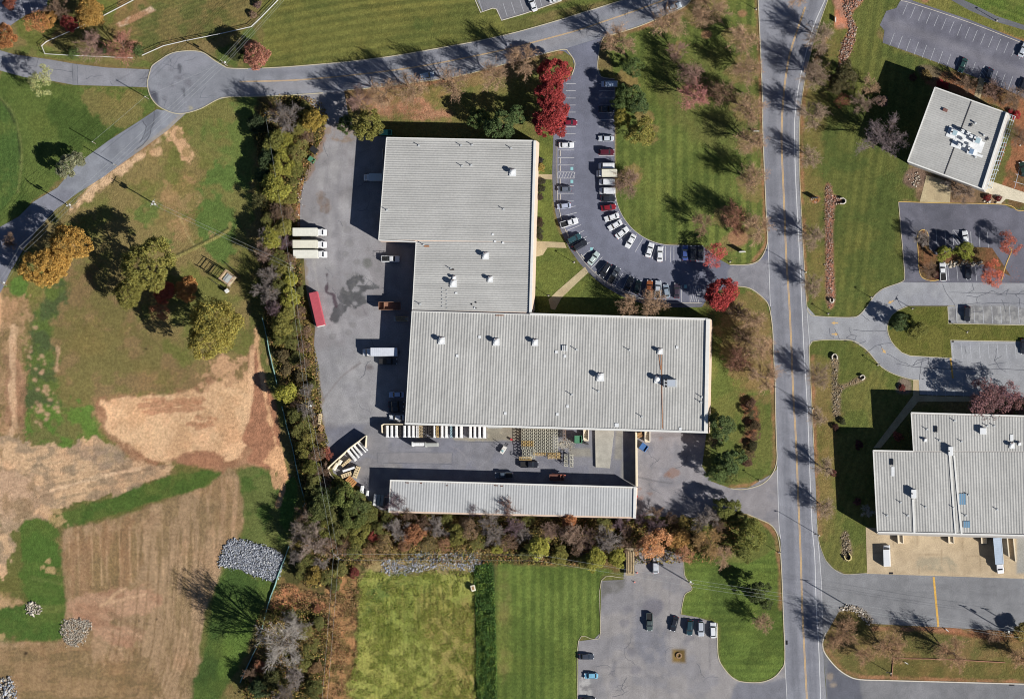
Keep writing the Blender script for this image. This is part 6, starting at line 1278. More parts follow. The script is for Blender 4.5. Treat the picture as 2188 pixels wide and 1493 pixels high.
def car_proto(name, L=4.7, Wd=1.8, Hh=1.45, hood=.28, ws=.12, roof=.34, rear=.1, belt=.92, cargo=0, bed=0, rack=False):
    """hood/ws/roof/rear: fractions of the length taken by bonnet, windscreen, roof and rear window"""
    root = empty(name, (0, 0, 0)); hw = Wd / 2; zb = .28
    X = [L / 2, L / 2 - .08, L / 2 - .3, L / 2 - L * hood, L * .0, -L / 2 + L * .2, -L / 2 + .25, -L / 2 + .06, -L / 2]
    Wf = [.70, .84, .95, 1, 1, 1, .96, .88, .76]
    Zt = [belt - .28, belt - .22, belt - .14, belt - .02, belt, belt, belt - .02, belt - .08, belt - .2]
    mb = MB(); mb.loft([rr(x, hw * f, (zb, zt - .18, zt), .86) for x, f, zt in zip(X, Wf, Zt)])
    body = mb.build('body', M_paint, root, smooth=False); body['paint'] = 1
    xf = L / 2 - L * hood; xr0 = xf - L * ws; xr1 = xr0 - L * roof; xb = xr1 - L * rear
    zt = Hh
    def ring(x, w, z): return [(x, -w, z), (x, w, z)]
    # glasshouse: windscreen, rear window and side glass around a painted roof
    mb = MB(); g = hw * .90; r_ = hw * .70; z0 = belt - .03; z1 = zt - .05
    V = [(xf, -g, z0), (xf, g, z0), (xb, g, z0), (xb, -g, z0), (xr0, -r_, z1), (xr0, r_, z1), (xr1, r_, z1), (xr1, -r_, z1)]
    mb.add(V, [(0, 1, 5, 4), (1, 2, 6, 5), (2, 3, 7, 6), (3, 0, 4, 7), (4, 5, 6, 7)]); mb.build('window', M_glass, root)
    mb = MB(); mb.loft([[(xr0 + .04, -r_ - .03, z1 - .03), (xr0 + .04, r_ + .03, z1 - .03), (xr0 + .04, r_ - .1, z1 + .03), (xr0 + .04, -r_ + .1, z1 + .03)], [((xr0 + xr1) / 2, -r_ - .05, z1 - .03), ((xr0 + xr1) / 2, r_ + .05, z1 - .03), ((xr0 + xr1) / 2, r_ - .08, z1 + .06), ((xr0 + xr1) / 2, -r_ + .08, z1 + .06)], [(xr1 - .04, -r_ - .03, z1 - .03), (xr1 - .04, r_ + .03, z1 - .03), (xr1 - .04, r_ - .1, z1 + .03), (xr1 - .04, -r_ + .1, z1 + .03)]])
    for (xa, ya, xc, yc) in ((xf, g, xr0, r_), (xb, g, xr1, r_)):      # pillars
        for s in (-1, 1): mb.tube((xa, s * ya, z0), (xc, s * yc, z1), .045, n=4)
    rf = mb.build('roof', M_paint, root); rf['paint'] = 1
    if bed:
        mb = MB(); xa = xb - .08; xe = -L / 2 + .12; mb.box((xa + xe) / 2, 0, belt - .02, xa - xe, hw * 1.62, .03); mb.build('truck_bed', M_blk, root)
        mb = MB()
        for s in (-1, 1): mb.box((xa + xe) / 2, s * hw * .88, belt - .05, xa - xe, .12, .22)
        mb.box(xe - .02, 0, belt - .05, .1, hw * 1.8, .2); o = mb.build('bed_side', M_paint, root); o['paint'] = 1
    if rack:
        mb = MB()
        for x in (-L / 2 + .3, -L * .1, L * .12):
            for s in (-1, 1): mb.tube((x, s * hw * .85, belt), (x, s * hw * .85, Hh + .25), .03, n=4)
            mb.tube((x, -hw * .85, Hh + .25), (x, hw * .85, Hh + .25), .035, n=4)
        for s in (-1, 1): mb.tube((-L / 2 + .2, s * hw * .8, Hh + .25), (L * .2, s * hw * .8, Hh + .25), .035, n=4)
        mb.build('ladder_rack', M_galv, root)
    wheelset(root, (L / 2 - L * .18, -L / 2 + L * .2), Wd * .98, .33); lamps(root, L, Wd, belt - .3)
    mb = MB()
    for s in (-1, 1): mb.box(xf - .25, s * (hw + .08), belt - .02, .14, .18, .12, bev=.02)
    o = mb.build('wing_mirror', M_paint, root); o['paint'] = 1
    return root
def van_proto(name='van', L=5.6, Wd=2.0, Hh=2.2, stripe=False):
    root = empty(name, (0, 0, 0)); hw = Wd / 2
    X = [L / 2, L / 2 - .1, L / 2 - .5, L / 2 - .9, L / 2 - 1.5, -L / 2 + .15, -L / 2]; Wf = [.72, .88, .96, .98, 1, 1, .95]; Zt = [.8, 1.0, 1.15, 1.3, Hh, Hh, Hh - .12]
    mb = MB(); mb.loft([rr(x, hw * f, (.3, zt * .72 if i > 3 else zt - .2, zt), .86) for i, (x, f, zt) in enumerate(zip(X, Wf, Zt))]); o = mb.build('body', M_paint, root); o['paint'] = 1
    mb = MB(); z0, z1 = 1.34, Hh - .12; xa, xb = L / 2 - .93, L / 2 - 1.42
    mb.add([(xa + .03, -hw * .8, z0), (xa + .03, hw * .8, z0), (xb + .03, hw * .74, z1), (xb + .03, -hw * .74, z1)], [(0, 1, 2, 3)])
    for s in (-1, 1): mb.box(L / 2 - 1.7, s * (hw * .99), 1.35, .8, .03, .5)
    mb.build('windscreen', M_glass, root)
    mb = MB()
    for k in range(6): mb.box(L / 2 - 2.0 - k * (L - 2.4) / 6, 0, Hh, .05, Wd * .78, .02)
    o = mb.build('roof_rib', M_paint, root); o['paint'] = 1
    wheelset(root, (L / 2 - 1.0, -L / 2 + 1.1), Wd * .98, .36); lamps(root, L, Wd, .75); return root
def boxtruck_proto(name='box_truck', L=10.2, box=7.6, Wd=2.45, Hh=3.5, cabc=None):
    root = empty(name, (0, 0, 0)); hw = Wd / 2; bx = -L / 2 + box / 2
    mb = MB(); mb.box(bx, 0, 1.0, box, Wd, Hh - 1.0, bev=.05); o = mb.build('cargo_box', M_box, root); o['paint'] = 1
    m2 = MB()
    for k in range(int(box / .6)): m2.box(bx - box / 2 + .3 + k * .6, 0, Hh, .05, Wd * .94, .025)
    for s in (-1, 1): m2.box(bx, s * (hw - .05), Hh, box, .09, .05)
    o2 = m2.build('roof_rib', M_box, o); o2['paint'] = 1
    m3 = MB(); m3.box(bx + .5, 0, .7, L * .9, .9, .3); m3.box(-L / 2 + .1, 0, .55, .25, Wd * .9, .2); m3.build('chassis', M_blk, root)
    c0 = -L / 2 + box + .1; cl = L / 2 - c0
    mb = MB(); X = [c0, c0 + cl * .42, c0 + cl * .62, c0 + cl * .95, L / 2]; zt = [2.55, 2.6, 1.75, 1.5, 1.2]; wf = [.86, .88, .86, .8, .66]
    mb.loft([rr(x, hw * f, (.55, z - .25, z), .84) for x, f, z in zip(X, wf, zt)]); o = mb.build('cab', mat('cab_paint', rgba(236, 236, 238), rough=.3, coat=.4), root)
    mb = MB(); xa, xb = X[2], X[1]; mb.add([(xa + .02, -hw * .66, 1.82), (xa + .02, hw * .66, 1.82), (xb + .08, hw * .62, 2.5), (xb + .08, -hw * .62, 2.5)], [(0, 1, 2, 3)])
    for s in (-1, 1): mb.box(c0 + cl * .25, s * hw * .885, 1.75, cl * .3, .03, .6)
    mb.build('windscreen', M_glass, o)
    mb = MB()
    for s in (-1, 1): mb.box(c0 + cl * .5, s * (hw * .98), 1.7, .12, .22, .4)
    mb.build('wing_mirror', M_blk, root)
    wheelset(root, (L / 2 - cl * .42, -L / 2 + box * .22), Wd * .96, .48, .28); lamps(root, L, Wd * .8, .9, False); return root
for f in ():
    pass
VP = {
 'sedan': remember(car_proto('sedan_car')), 'hatch': remember(car_proto('hatchback_car', L=4.3, Wd=1.76, Hh=1.5, hood=.24, ws=.12, roof=.42, rear=.1)),
 'suv': remember(car_proto('sport_utility_car', L=4.8, Wd=1.92, Hh=1.78, hood=.25, ws=.1, roof=.5, rear=.08, belt=1.05)), 'pickup': remember(car_proto('pickup_truck', L=5.6, Wd=1.98, Hh=1.85, hood=.24, ws=.09, roof=.2, rear=.04, belt=1.1, bed=1)),
 'rackpickup': remember(car_proto('pickup_truck', L=5.7, Wd=1.98, Hh=1.85, hood=.24, ws=.09, roof=.18, rear=.04, belt=1.1, bed=1, rack=True)),
 'van': remember(van_proto('delivery_van', 5.0, 1.95, 2.1)), 'bigvan': remember(van_proto('delivery_van', 6.6, 2.2, 2.6)), 'truck': remember(boxtruck_proto()),
 'smalltruck': remember(boxtruck_proto('box_truck', 6.5, 4.6, 2.3, 3.2)), 'semi': remember(boxtruck_proto('box_truck', 11.0, 8.2, 2.5, 3.7))}
USED = set()
def vehicle(kind, px, py, ang, color, label, group=None, L=None, wd=None, hh=None):
    """px,py centre in the photo; ang = image heading of the front, degrees counter-clockwise from right"""
    p0 = VP[kind]; p = W(px, py, .9); a = alb(color); c = (float(a[0]), float(a[1]), float(a[2]), 1)
    if kind in USED: r = dup(p0, color=c)
    else:
        USED.add(kind); r = p0
        for ch in TREE[p0.name]:
            if 'paint' in ch: ch.color = c
            for g in TREE[ch.name]:
                if 'paint' in g: g.color = c
    if kind in USED:
        for ch in r.children:
            for g in ch.children:
                if 'paint' in g: g.color = c
    r.location = (p.x, p.y, .04); r.rotation_euler = (0, 0, math.radians(ang)); r['label'] = label
    r['category'] = {'sedan': 'car', 'hatch': 'car', 'suv': 'car', 'pickup': 'pickup truck', 'rackpickup': 'pickup truck', 'van': 'van', 'bigvan': 'van'}.get(kind, 'truck')
    if group: r['group'] = group
    return r
WH = (236, 238, 242); SIL = (190, 196, 206); BK = (44, 46, 54); DG = (84, 90, 100); RD = (150, 34, 44); MAR = (92, 36, 48); BL = (70, 90, 150)
G1 = 'vehicles in the inner row of the curved car park'; G2 = 'vehicles in the outer row of the curved car park'
V_ = [('van', 1302, 180, 180, (190, 208, 232), 'pale blue van in tree shade, northernmost of the inner row in the curved car park', G1), ('sedan', 1295, 233, 0, BK, 'dark car in deep tree shade between the two evergreen clumps and the aisle', G1), ('sedan', 1295, 296, 180, (206, 212, 222), 'silver-white sedan just below the tree shade at the north of the inner row', G1), ('suv', 1296, 325, 0, MAR, 'dark maroon sport utility car north of the white vans', G1),
 ('van', 1296, 355, 180, WH, 'white van directly north of the cream box truck', G1), ('smalltruck', 1297, 371, 180, (238, 234, 214), 'cream box truck among the white vans of the inner row', G1), ('van', 1297, 389, 180, WH, 'white van directly south of the cream box truck', G1), ('van', 1298, 408, 180, WH, 'white van beside the black car in the inner row', G1), ('sedan', 1299, 424, 0, BK, 'black sedan between the white van and the red car', G1), ('sedan', 1300, 443, 8, (140, 34, 44), 'dark red sedan, the only red one beside the white sedans', G1),
 ('sedan', 1307, 464, 198, WH, 'white sedan next to the red sedan', G1), ('sedan', 1314, 481, 210, WH, 'white sedan, second south of the red sedan', G1), ('sedan', 1329, 497, 38, WH, 'white sedan, third south of the red sedan', G1), ('sedan', 1347, 515, 240, WH, 'white sedan, fourth along the bend from the red sedan', G1), ('sedan', 1388, 534, 73, WH, 'white sedan, left of the pair past the gap in the bend', G1), ('sedan', 1410, 543, 87, WH, 'white sedan, right of the pair past the gap in the bend', G1), ('sedan', 1464, 540, 90, BL, 'dark blue sedan beside the thinning red maple', G1), ('suv', 1481, 541, 90, BK, 'black sport utility car under the thinning red maple', G1), ('sedan', 1497, 541, 90, BK, 'dark sedan mostly hidden under the thinning red maple', G1),
 ('sedan', 1217, 262, 0, (130, 36, 56), 'dark red car poking out from under the red maples', G2), ('sedan', 1210, 310, 0, WH, 'white sedan, first one south of the red maples in the outer row', G2), ('hatch', 1206, 404, 180, (110, 116, 130), 'slate grey hatchback south of the hatched bay', G2), ('hatch', 1205, 440, 186, (186, 194, 216), 'pale lilac silver hatchback in the outer row', G2), ('pickup', 1216, 476, 17, WH, 'white pickup truck in the outer row', G2), ('suv', 1226, 510, 26, (52, 84, 92), 'dark teal sport utility car beside the black one', G2), ('suv', 1239, 524, 30, BK, 'black sport utility car beside the dark teal one', G2), ('sedan', 1268, 552, 52, (190, 206, 204), 'pale green-grey sedan beside the blue bay mark', G2),
 ('suv', 1294, 577, 237, BK, 'black sport utility car, left one of the touching pair', G2), ('pickup', 1312, 588, 60, DG, 'dark grey pickup truck, right one of the touching pair', G2), ('sedan', 1344, 606, 68, BK, 'black sedan in tree shade on the lower bend', G2), ('hatch', 1362, 613, 75, (36, 50, 50), 'very dark green hatchback on the lower bend', G2), ('pickup', 1387, 618, 85, (150, 88, 50), 'bright orange pickup truck between dark green and silver', G2), ('pickup', 1406, 619, 88, SIL, 'silver pickup truck next to the orange one', G2), ('hatch', 1424, 622, 97, (150, 164, 180), 'steel blue hatchback right of the silver pickup', G2), ('sedan', 1446, 621, 90, (70, 60, 72), 'dark plum sedan beside the hatched bay at the end of the row', G2),
 ('sedan', 1138, 9, 110, WH, 'white sedan in the car park at the top edge', None), ('sedan', 1189, -3, 15, WH, 'white sedan cut by the top edge of the picture', None), ('suv', 911, 162, 10, (180, 196, 214), 'two-tone pale car driving on the north road', None), ('sedan', 1440, 15, 20, (200, 210, 220), 'silver sedan driving at the top end of the north road', None),
 ('truck', 663, 497, 0, (240, 238, 226), 'cream box truck, northernmost of three parked by the wooded strip', 'three parked box trucks'), ('truck', 663, 523, 0, (238, 234, 216), 'cream box truck, middle of three parked by the wooded strip', 'three parked box trucks'), ('truck', 664, 544, 0, (242, 240, 228), 'cream box truck, southernmost of three parked by the wooded strip', 'three parked box trucks'),
 ('smalltruck', 800, 380, 180, (206, 214, 216), 'pale box truck backed to the north wing in shade', None), ('rackpickup', 834, 553, 0, WH, 'white pickup truck with a ladder rack leaving the shade of the warehouse', None), ('semi', 813, 753, 180, (222, 226, 236), 'long white lorry backed to the south wing', None), ('sedan', 847, 843, 180, (176, 196, 232), 'pale sedan in the shade against the warehouse west wall', None), ('sedan', 848, 892, 180, WH, 'white sedan parked just north of the row of white bundles', None),
 ('sedan', 846, 863, 0, BK, 'dark sedan in the shade between the two pale sedans', None), ('sedan', 847, 874, 0, BK, 'darker sedan in the shade nearest the white sedan', None), ('pickup', 829, 772, 0, BK, 'black pickup truck in the shade south of the long lorry', None),
 ('pickup', 1131, 992, 0, (40, 42, 50), 'black pickup truck parked by the frame stacks', None), ('pickup', 1077, 1015, 180, (84, 96, 112), 'grey pickup truck in the shade of the storage building', None),
 ('suv', 1401, 1208, 90, (208, 212, 220), 'silver sport utility car below the orange tree', None), ('pickup', 1388, 1328, 270, (80, 92, 92), 'dark grey-green pickup truck standing alone in the bottom car park', None),
 ('sedan', 1441, 1332, 255, BK, 'black sedan, first of four at the grass edge', 'four cars at the grass edge'), ('suv', 1474, 1340, 265, (44, 70, 80), 'dark teal car, second of four at the grass edge', 'four cars at the grass edge'), ('suv', 1498, 1342, 270, SIL, 'silver car with roof bars, third of four at the grass edge', 'four cars at the grass edge'), ('suv', 1524, 1346, 92, WH, 'white car, last of four at the grass edge', 'four cars at the grass edge'),
 ('sedan', 1253, 1402, 0, (66, 72, 84), 'charcoal sedan on the left edge of the bottom car park', None), ('hatch', 1263, 1443, 180, (130, 190, 220), 'light blue hatchback on the left edge of the bottom car park', None), ('sedan', 1257, 1495, 0, BK, 'dark car cut by the bottom edge of the picture', None),
 ('sedan', 2063, 509, 98, WH, 'white sedan beside the hatched bay in the east lot', None), ('pickup', 2015, 581, 94, WH, 'white pickup truck with a covered bed by the dark red shrub', None), ('sedan', 2069, 581, 270, BK, 'black sedan in the shade of the rust-orange tree', None), ('suv', 2067, 671, 268, BK, 'black sport utility car alone in the light grey lot', None), ('sedan', 2057, 140, 247, (44, 74, 72), 'dark green sedan in the north-east lot', None),
 ('sedan', 2113, 162, 250, (40, 46, 62), 'black sedan parked on the hatched bay in the north-east lot', None), ('sedan', 2186, 107, 65, SIL, 'silver sedan at the right edge of the north-east lot', None), ('sedan', 2187, 184, 247, BK, 'black sedan at the right edge below the silver one', None), ('sedan', 2187, 740, 270, BK, 'black sedan at the right edge of the light grey lot', None), ('sedan', 2186, 362, 105, (40, 60, 52), 'dark green sedan at the right edge east of the office', None),
 ('semi', 2135, 1187, 275, (190, 204, 222), 'white lorry with pale blue-grey box at the dock', None), ('bigvan', 1895, 1187, 92, WH, 'large white van alone on the concrete apron', None)]
for (k, x, y, a, c, lb, gp) in V_: vehicle(k, x, y, a, c, lb, gp)
for k in VP:
    if k not in USED:
        for ch in list(VP[k].children_recursive): bpy.data.objects.remove(ch)
        bpy.data.objects.remove(VP[k])
# ---------------------------------------------------------------- poles, wires, fences
M_wood = mat('weathered_wood', rgba(140, 128, 114), rough=.9, n1=(4, .2)); M_wire = mat('wire_metal', rgba(190, 196, 196), rough=.5); M_cer = mat('pale_insulator', rgba(225, 228, 226), rough=.4)
M_tan = mat('tan_steel', rgba(222, 190, 128), rough=.7, n1=(3, .2)); M_grysteel = mat('grey_steel', rgba(176, 178, 174), rough=.6); M_lum = mat('pale_lumber', rgba(222, 200, 160), rough=.85, n1=(3, .15))
M_wrap = mat('white_wrap', rgba(240, 240, 240), rough=.6, n1=(3, .06)); M_grn = mat('green_paint', rgba(84, 140, 108), rough=.6, n1=(3, .15)); M_stl = mat('dark_steel', rgba(70, 66, 64), rough=.7)
def upole(px, py, h, ang, label, arms=1, trans=0, lean=0):
    p = W(px, py); r = empty('utility_pole', tuple(p)); r.rotation_euler = (0, 0, math.radians(ang))
    mb = MB(); mb.tube((0, 0, 0), (0, 0, h), .17, .12, 8); mb.build('pole', M_wood, r)
    for k in range(arms):
        mb = MB(); z = h - .5 - 1.1 * k; mb.box(.14, 0, z, .12, 2.6, .14); o = mb.build('crossarm', M_wood, r)
        m2 = MB()
        for y in (-1.15, -.55, .55, 1.15): m2.tube((.14, y, z + .14), (.14, y, z + .36), .07, .09, 6)
        m2.build('insulator', M_cer, o)
    for k in range(trans):
        mb = MB(); a = 2.1 * k; mb.tube((.5 * math.cos(a), .5 * math.sin(a), h - 3.2), (.5 * math.cos(a), .5 * math.sin(a), h - 2.1), .28, n=10); mb.tube((.5 * math.cos(a), .5 * math.sin(a), h - 2.1), (.5 * math.cos(a), .5 * math.sin(a), h - 1.9), .1, n=6); mb.build('transformer', M_cer, r)
    tag(r, label, 'utility pole'); return p + Vector((0, 0, h - .4))
def up(*a, **k): return upole(*a, **k)
P1 = up(486, 141, 10, 45, 'wooden utility pole where the north road meets the round turning area', 1, 1)
P2 = up(156, 445, 10.5, 45, 'utility pole beside the south-west road above the golden tree', 1, 2)
P3 = up(58, 538, 9.5, 50, 'utility pole in tree shade left of the golden tree', 1)
P4 = up(14, 610, 9.5, 40, 'utility pole at the left edge of the picture', 1, 1)
P5 = up(336, 439, 10.2, -30, 'utility pole with three transformers alone in the brown-green field', 1, 3)
P6 = up(629, 574, 9.5, 0, 'utility pole among the trees beside the three box trucks', 2)
P7 = up(667, 870, 9.5, 5, 'utility pole at the yard edge above the tan pallets', 1, 1)
P8 = up(727, 1192, 10, 45, 'utility pole at the corner where lines turn, north of the meadow', 2)
P9 = up(1158, 1194, 9.5, 90, 'utility pole in the tree belt above the striped lawn', 1)
P10 = up(1480, 1248, 10, 85, 'utility pole at the grass corner of the bottom car park', 1, 1)
P11 = up(1820, 1299, 11.0, 80, 'utility pole on the stony corner of the south-east drive', 1)
P12 = up(2158, 1354, 11.0, 80, 'utility pole among shrubs near the right edge', 1, 1)
P13 = up(2205, 1360, 11.0, 80, 'utility pole outside the right edge', 1)
Ptop = up(640, -30, 10, 45, 'utility pole above the top edge', 1); Pbot = up(700, 1530, 10, 5, 'utility pole below the bottom edge', 1)
def spole(px, py, h, label):
    p = W(px, py); r = empty('service_pole', tuple(p)); mb = MB(); mb.tube((0, 0, 0), (0, 0, h), .13, .1, 7); mb.build('pole', M_wood, r)
    mb = MB(); mb.tube((0, 0, h - .1), (0, 0, h + .1), .16, n=7); mb.build('pole_cap', M_cer, r); tag(r, label, 'pole'); return p + Vector((0, 0, h))
Q1 = spole(318, 212, 7.2, 'thin service pole at the left rim of the turning area'); Q2 = spole(204, 307, 5.8, 'thin service pole on the grass north of the south-west road'); Q3 = spole(252, 356, 7.6, 'thin service pole between the south-west road and the bare soil')
Q4 = spole(573, 246, 6.5, 'thin service pole left of the grey leafless tree')
NW = 0
def wires(a, b, offs, label, sag=.6, r=.022):
    mb = MB(); a = Vector(a); b = Vector(b); d = (b - a); n = Vector((-d.y, d.x, 0)).normalized()
    for o in offs:
        q = None
        for k in range(17):
            t = k / 16; p = a + d * t + n * o; p.z -= sag * 4 * t * (1 - t)
            if q is not None: mb.tube(q, p, r, n=4, cap=False)
            q = p
    tag(mb.build('power_line', M_wire), label, 'power line')
wires(P1, Ptop, (-1.1, -.5, .5, 1.1), 'bundle of power wires running from the turning area pole to the top edge'); wires(P1, P2, (-1.1, 0, 1.1), 'power wires following the south-west road')
wires(P2, P3, (-1.1, 0, 1.1), 'power wires from the south-west road pole into the tree shade'); wires(P3, P4, (-1, 0, 1), 'power wires reaching the left edge pole')
wires(P5, P6, (-.5, .5), 'two thin wires crossing the green-brown field'); wires(Q1, P1, (0,), 'single service wire across the round turning area', .3); wires(Q2, Q1, (0,), 'single service wire beside the south-west road', .3)
wires(P6, P7, (-.6, .6), 'power wires along the wooded strip, northern span'); wires(P7, P8, (-.7, .7), 'power wires along the wooded strip, southern span'); wires(P8, Pbot, (-.8, .8), 'power wires running down to the bottom edge')
wires(P8, P9, (-.9, .9), 'power wires over the grey stones north of the meadow'); wires(P9, P10, (-.9, .9), 'power wires over the north end of the bottom car park'); wires(P10, P11, (-1.1, 0, 1.1), 'power wires crossing the main road'); wires(P11, P12, (-1.1, -.4, 1.1), 'power wires along the south-east drive'); wires(P12, P13, (-1, 1), 'power wires leaving at the right edge')
wires(Q4, P6, (0,), 'single wire above the northern wooded strip', .3)

def lamp_post(px, py, h, ang, label, head=.6):
    p = W(px, py); r = empty('lamp_post', tuple(p), math.radians(ang)); mb = MB(); mb.box(0, 0, 0, .4, .4, .35, bev=.05); mb.build('footing', M_kerbw, r)
    mb = MB(); mb.tube((0, 0, .3), (0, 0, h), .09, .06, 8); mb.tube((0, 0, h - .1), (head, 0, h), .04, n=5); mb.build('pole', M_stl, r)
    mb = MB(); mb.box(head, 0, h - .05, .6, .3, .14, bev=.04); mb.build('lamp_head', M_stl, r); return tag(r, label, 'lamp post')
for a in ((1227, 561, 4.5, 0, 'short lamp post on the warehouse front lawn beside the curved walk'), (1172, 632, 3.2, 0, 'short lamp post by the diagonal footpath'), (1616, 21, 4.4, 0, 'lamp post on the verge near the top of the main road'), (2067, 710, 4.5, 0, 'lamp post on the grass between the two striped lots'), (1862, 636, 4.0, 0, 'lamp post on the lawn inside the entry drive curve'), (1876, 780, 3.8, 0, 'lamp post on the lawn outside the drive bend'), (1751, 1144, 9.5, 180, 'tall street light at the drive on the east side of the main road'), (1738, 873, 8.5, 180, 'tall street light on the east side of the main road by the swale'), (1722, 582, 8.5, 180, 'tall street light on the east side of the main road by the entry drive'), (1904, 1438, 8.6, 180, 'tall street light on the south-east verge'), (2180, 311, 4, 0, 'lamp post on the bed east of the office'), (1623, 1026, 4.0, 0, 'lamp post on the verge near the loading drive'), (1770, 671, 4, 0, 'lamp post on the lawn corner by the entry drive'), (1950, 660, 4, 0, 'lamp post on the oval island'), (1560, 560, 4.2, 0, 'lamp post by the car park entrance'), (2130, 45, 5, 0, 'lamp post on the grass by the upper path'), (1665, 1180, 4, 0, 'lamp post at the western kerb by the striped lawn')): lamp_post(*a)

def railfence(pts, h, label, post=2.4, mt=None, name='rail_fence'):
    r = empty(name, (0, 0, 0)); P = pw(pts); mb = MB()
    for i in range(len(P) - 1):
        a, b = P[i], P[i + 1]
        for z in (.35, .75, h - .06): mb.tube((*a, z), (*b, z), .05, n=4)
        wallstrip(mb, [tuple(a), tuple(b)], .1, h - .06, h, px=False)
    mb.build('rail', mt or M_trim, r)
    L = 0; mp = MB()
    for i in range(len(P) - 1):
        a, b = P[i], P[i + 1]; d = np.linalg.norm(b - a); n = max(1, int(d / post))
        for k in range(n): q = a + (b - a) * k / n; mb2 = MB(); mb2.box(q[0], q[1], 0, .13, .13, h + .08); mb2.build('post', mt or M_trim, r)
    return tag(r, label, 'fence')
railfence([(292, -2), (200, 46), (100, 90), (90, 99), (97, 116), (145, 119), (285, 125)], 1.3, 'white rail fence wrapping the trees in the north-west corner', 4)
railfence([(305, 119), (350, 99), (397, 88), (468, 74), (538, 58), (560, 37), (598, -2)], 1.3, 'white rail fence rising from the turning area to the top edge', 4)
def silt(pts, label):
    mb = MB(); q = cr(pts, 5); wallstrip(mb, [(x + random.uniform(-.3, .3), y) for x, y in q], .22, 0, .75, hs=[.75 + random.uniform(-.15, .1) for _ in q]); o = mb.build('silt_fence', M_teal); return tag(o, label, 'silt fence')
M_teal = mat('silt_fabric', rgba(150, 190, 184), rough=.8, n1=(.35, .3))
silt([(560, 678), (566, 700), (578, 760), (592, 820)], 'teal silt fence, northern run beside the wooded strip')
silt([(603, 868), (612, 905), (625, 955), (634, 1000), (645, 1045), (652, 1070), (648, 1082)], 'teal silt fence, middle run beside the red-brown bare soil')
silt([(618, 1166), (608, 1195), (596, 1225), (588, 1250), (575, 1285), (566, 1320), (558, 1350)], 'pale silt fence beside the big grey stone pile'); silt([(552, 1375), (540, 1400), (526, 1430), (513, 1458)], 'pale silt fence, southern run beside the copse')

# ---------------------------------------------------------------- stones
def rocks(name, poly, n, cols, size, zmax=.5, label=None):
    P = pw(cr(poly, 3, True)); x0, y0 = P.min(0); x1, y1 = P.max(0); X = rng.uniform(x0, x1, n * 3); Y = rng.uniform(y0, y1, n * 3); k = inside(X, Y, P); X, Y = X[k][:n], Y[k][:n]; m = len(X)
    base = np.array([(1, 0, 0), (0, 1, 0), (-1, 0, 0), (0, -1, 0), (0, 0, .8), (0, 0, -.6)], float); Fb = np.array([(0, 1, 4), (1, 2, 4), (2, 3, 4), (3, 0, 4), (1, 0, 5), (2, 1, 5), (3, 2, 5), (0, 3, 5)])
    X = X + rng.normal(0, .35, m); Y = Y + rng.normal(0, .35, m); s = size * np.clip(rng.lognormal(-.05, .42, (m, 1, 1)), .35, 2.6); V = base[None] * rng.uniform(.6, 1.3, (m, 6, 3)) * s; a = rng.uniform(0, 6.28, m); c, sn = np.cos(a)[:, None], np.sin(a)[:, None]
    V = np.stack([V[..., 0] * c - V[..., 1] * sn, V[..., 0] * sn + V[..., 1] * c, V[..., 2]], 2)
    V[..., 0] += X[:, None]; V[..., 1] += Y[:, None]; V[..., 2] += (rng.uniform(.02, zmax, m))[:, None]
    F = (Fb[None] + (np.arange(m) * 6)[:, None, None]).reshape(-1, 3); pal = np.array([alb(q) for q in cols]); col = np.repeat(pal[rng.integers(0, len(pal), m)] * rng.uniform(.75, 1.2, (m, 1)), 6, 0)
    return tag(link(name, npmesh(name, V.reshape(-1, 3), F, mat('stone', attr=True, rough=.9, n1=(6, .1)), col)), label, kind='stuff')
GS = [(150, 156, 168), (176, 180, 190), (126, 130, 142), (192, 193, 196)]; TS = [(188, 178, 162), (164, 152, 136), (204, 196, 182)]; SW = [(190, 170, 158), (160, 116, 98), (160, 144, 132), (146, 106, 86)]
rocks('stone_pile', [(487, 1157), (508, 1153), (560, 1165), (598, 1182), (606, 1198), (592, 1234), (570, 1238), (520, 1218), (472, 1208), (470, 1195)], 6500, GS, .18, .35)
rocks('stone_pile', [(815, 1195), (850, 1195), (892, 1183), (905, 1180), (960, 1182), (1020, 1185), (1026, 1216), (1000, 1218), (930, 1214), (860, 1228), (822, 1222)], 1700, GS, .17, .25)
rocks('stone_pile', [(135, 1326), (175, 1324), (195, 1330), (185, 1355), (168, 1378), (146, 1378), (132, 1350)], 1400, TS, .16, .25)
rocks('stone_pile', [(58, 1288), (80, 1290), (88, 1302), (75, 1312), (58, 1306)], 220, TS, .24, .3); rocks('stone_pile', [(-8, 1460), (18, 1446), (32, 1465), (32, 1490), (-8, 1500)], 420, TS + GS, .28, .4)
rocks('stone_swale', [(1765, 400), (1775, 399), (1778, 415), (1798, 427), (1798, 435), (1780, 445), (1779, 560), (1782, 643), (1768, 643), (1765, 500)], 1200, SW, .14, .2)
rocks('stone_swale', [(1805, -5), (1845, -5), (1818, 30), (1829, 60), (1818, 110), (1802, 138), (1793, 134), (1802, 90), (1815, 62), (1806, 30)], 1200, SW, .18, .25)
rocks('stone_swale', [(1777, 766), (1784, 762), (1790, 768), (1791, 825), (1838, 805), (1842, 812), (1798, 832), (1794, 886), (1781, 886), (1779, 840)], 700, [(146, 132, 112), (122, 110, 86), (166, 154, 136)], .15, .15)
rocks('stone_swale', [(1804, 1137), (1811, 1142), (1818, 1180), (1812, 1194), (1802, 1188), (1800, 1150)], 300, [(146, 132, 112), (122, 110, 86), (166, 154, 136)], .15, .15)
rocks('stones', [(1794, 1300), (1817, 1292), (1846, 1304), (1862, 1328), (1852, 1330), (1835, 1310), (1812, 1302)], 350, [(196, 184, 170), (150, 136, 120), (214, 206, 196)], .2, .2)
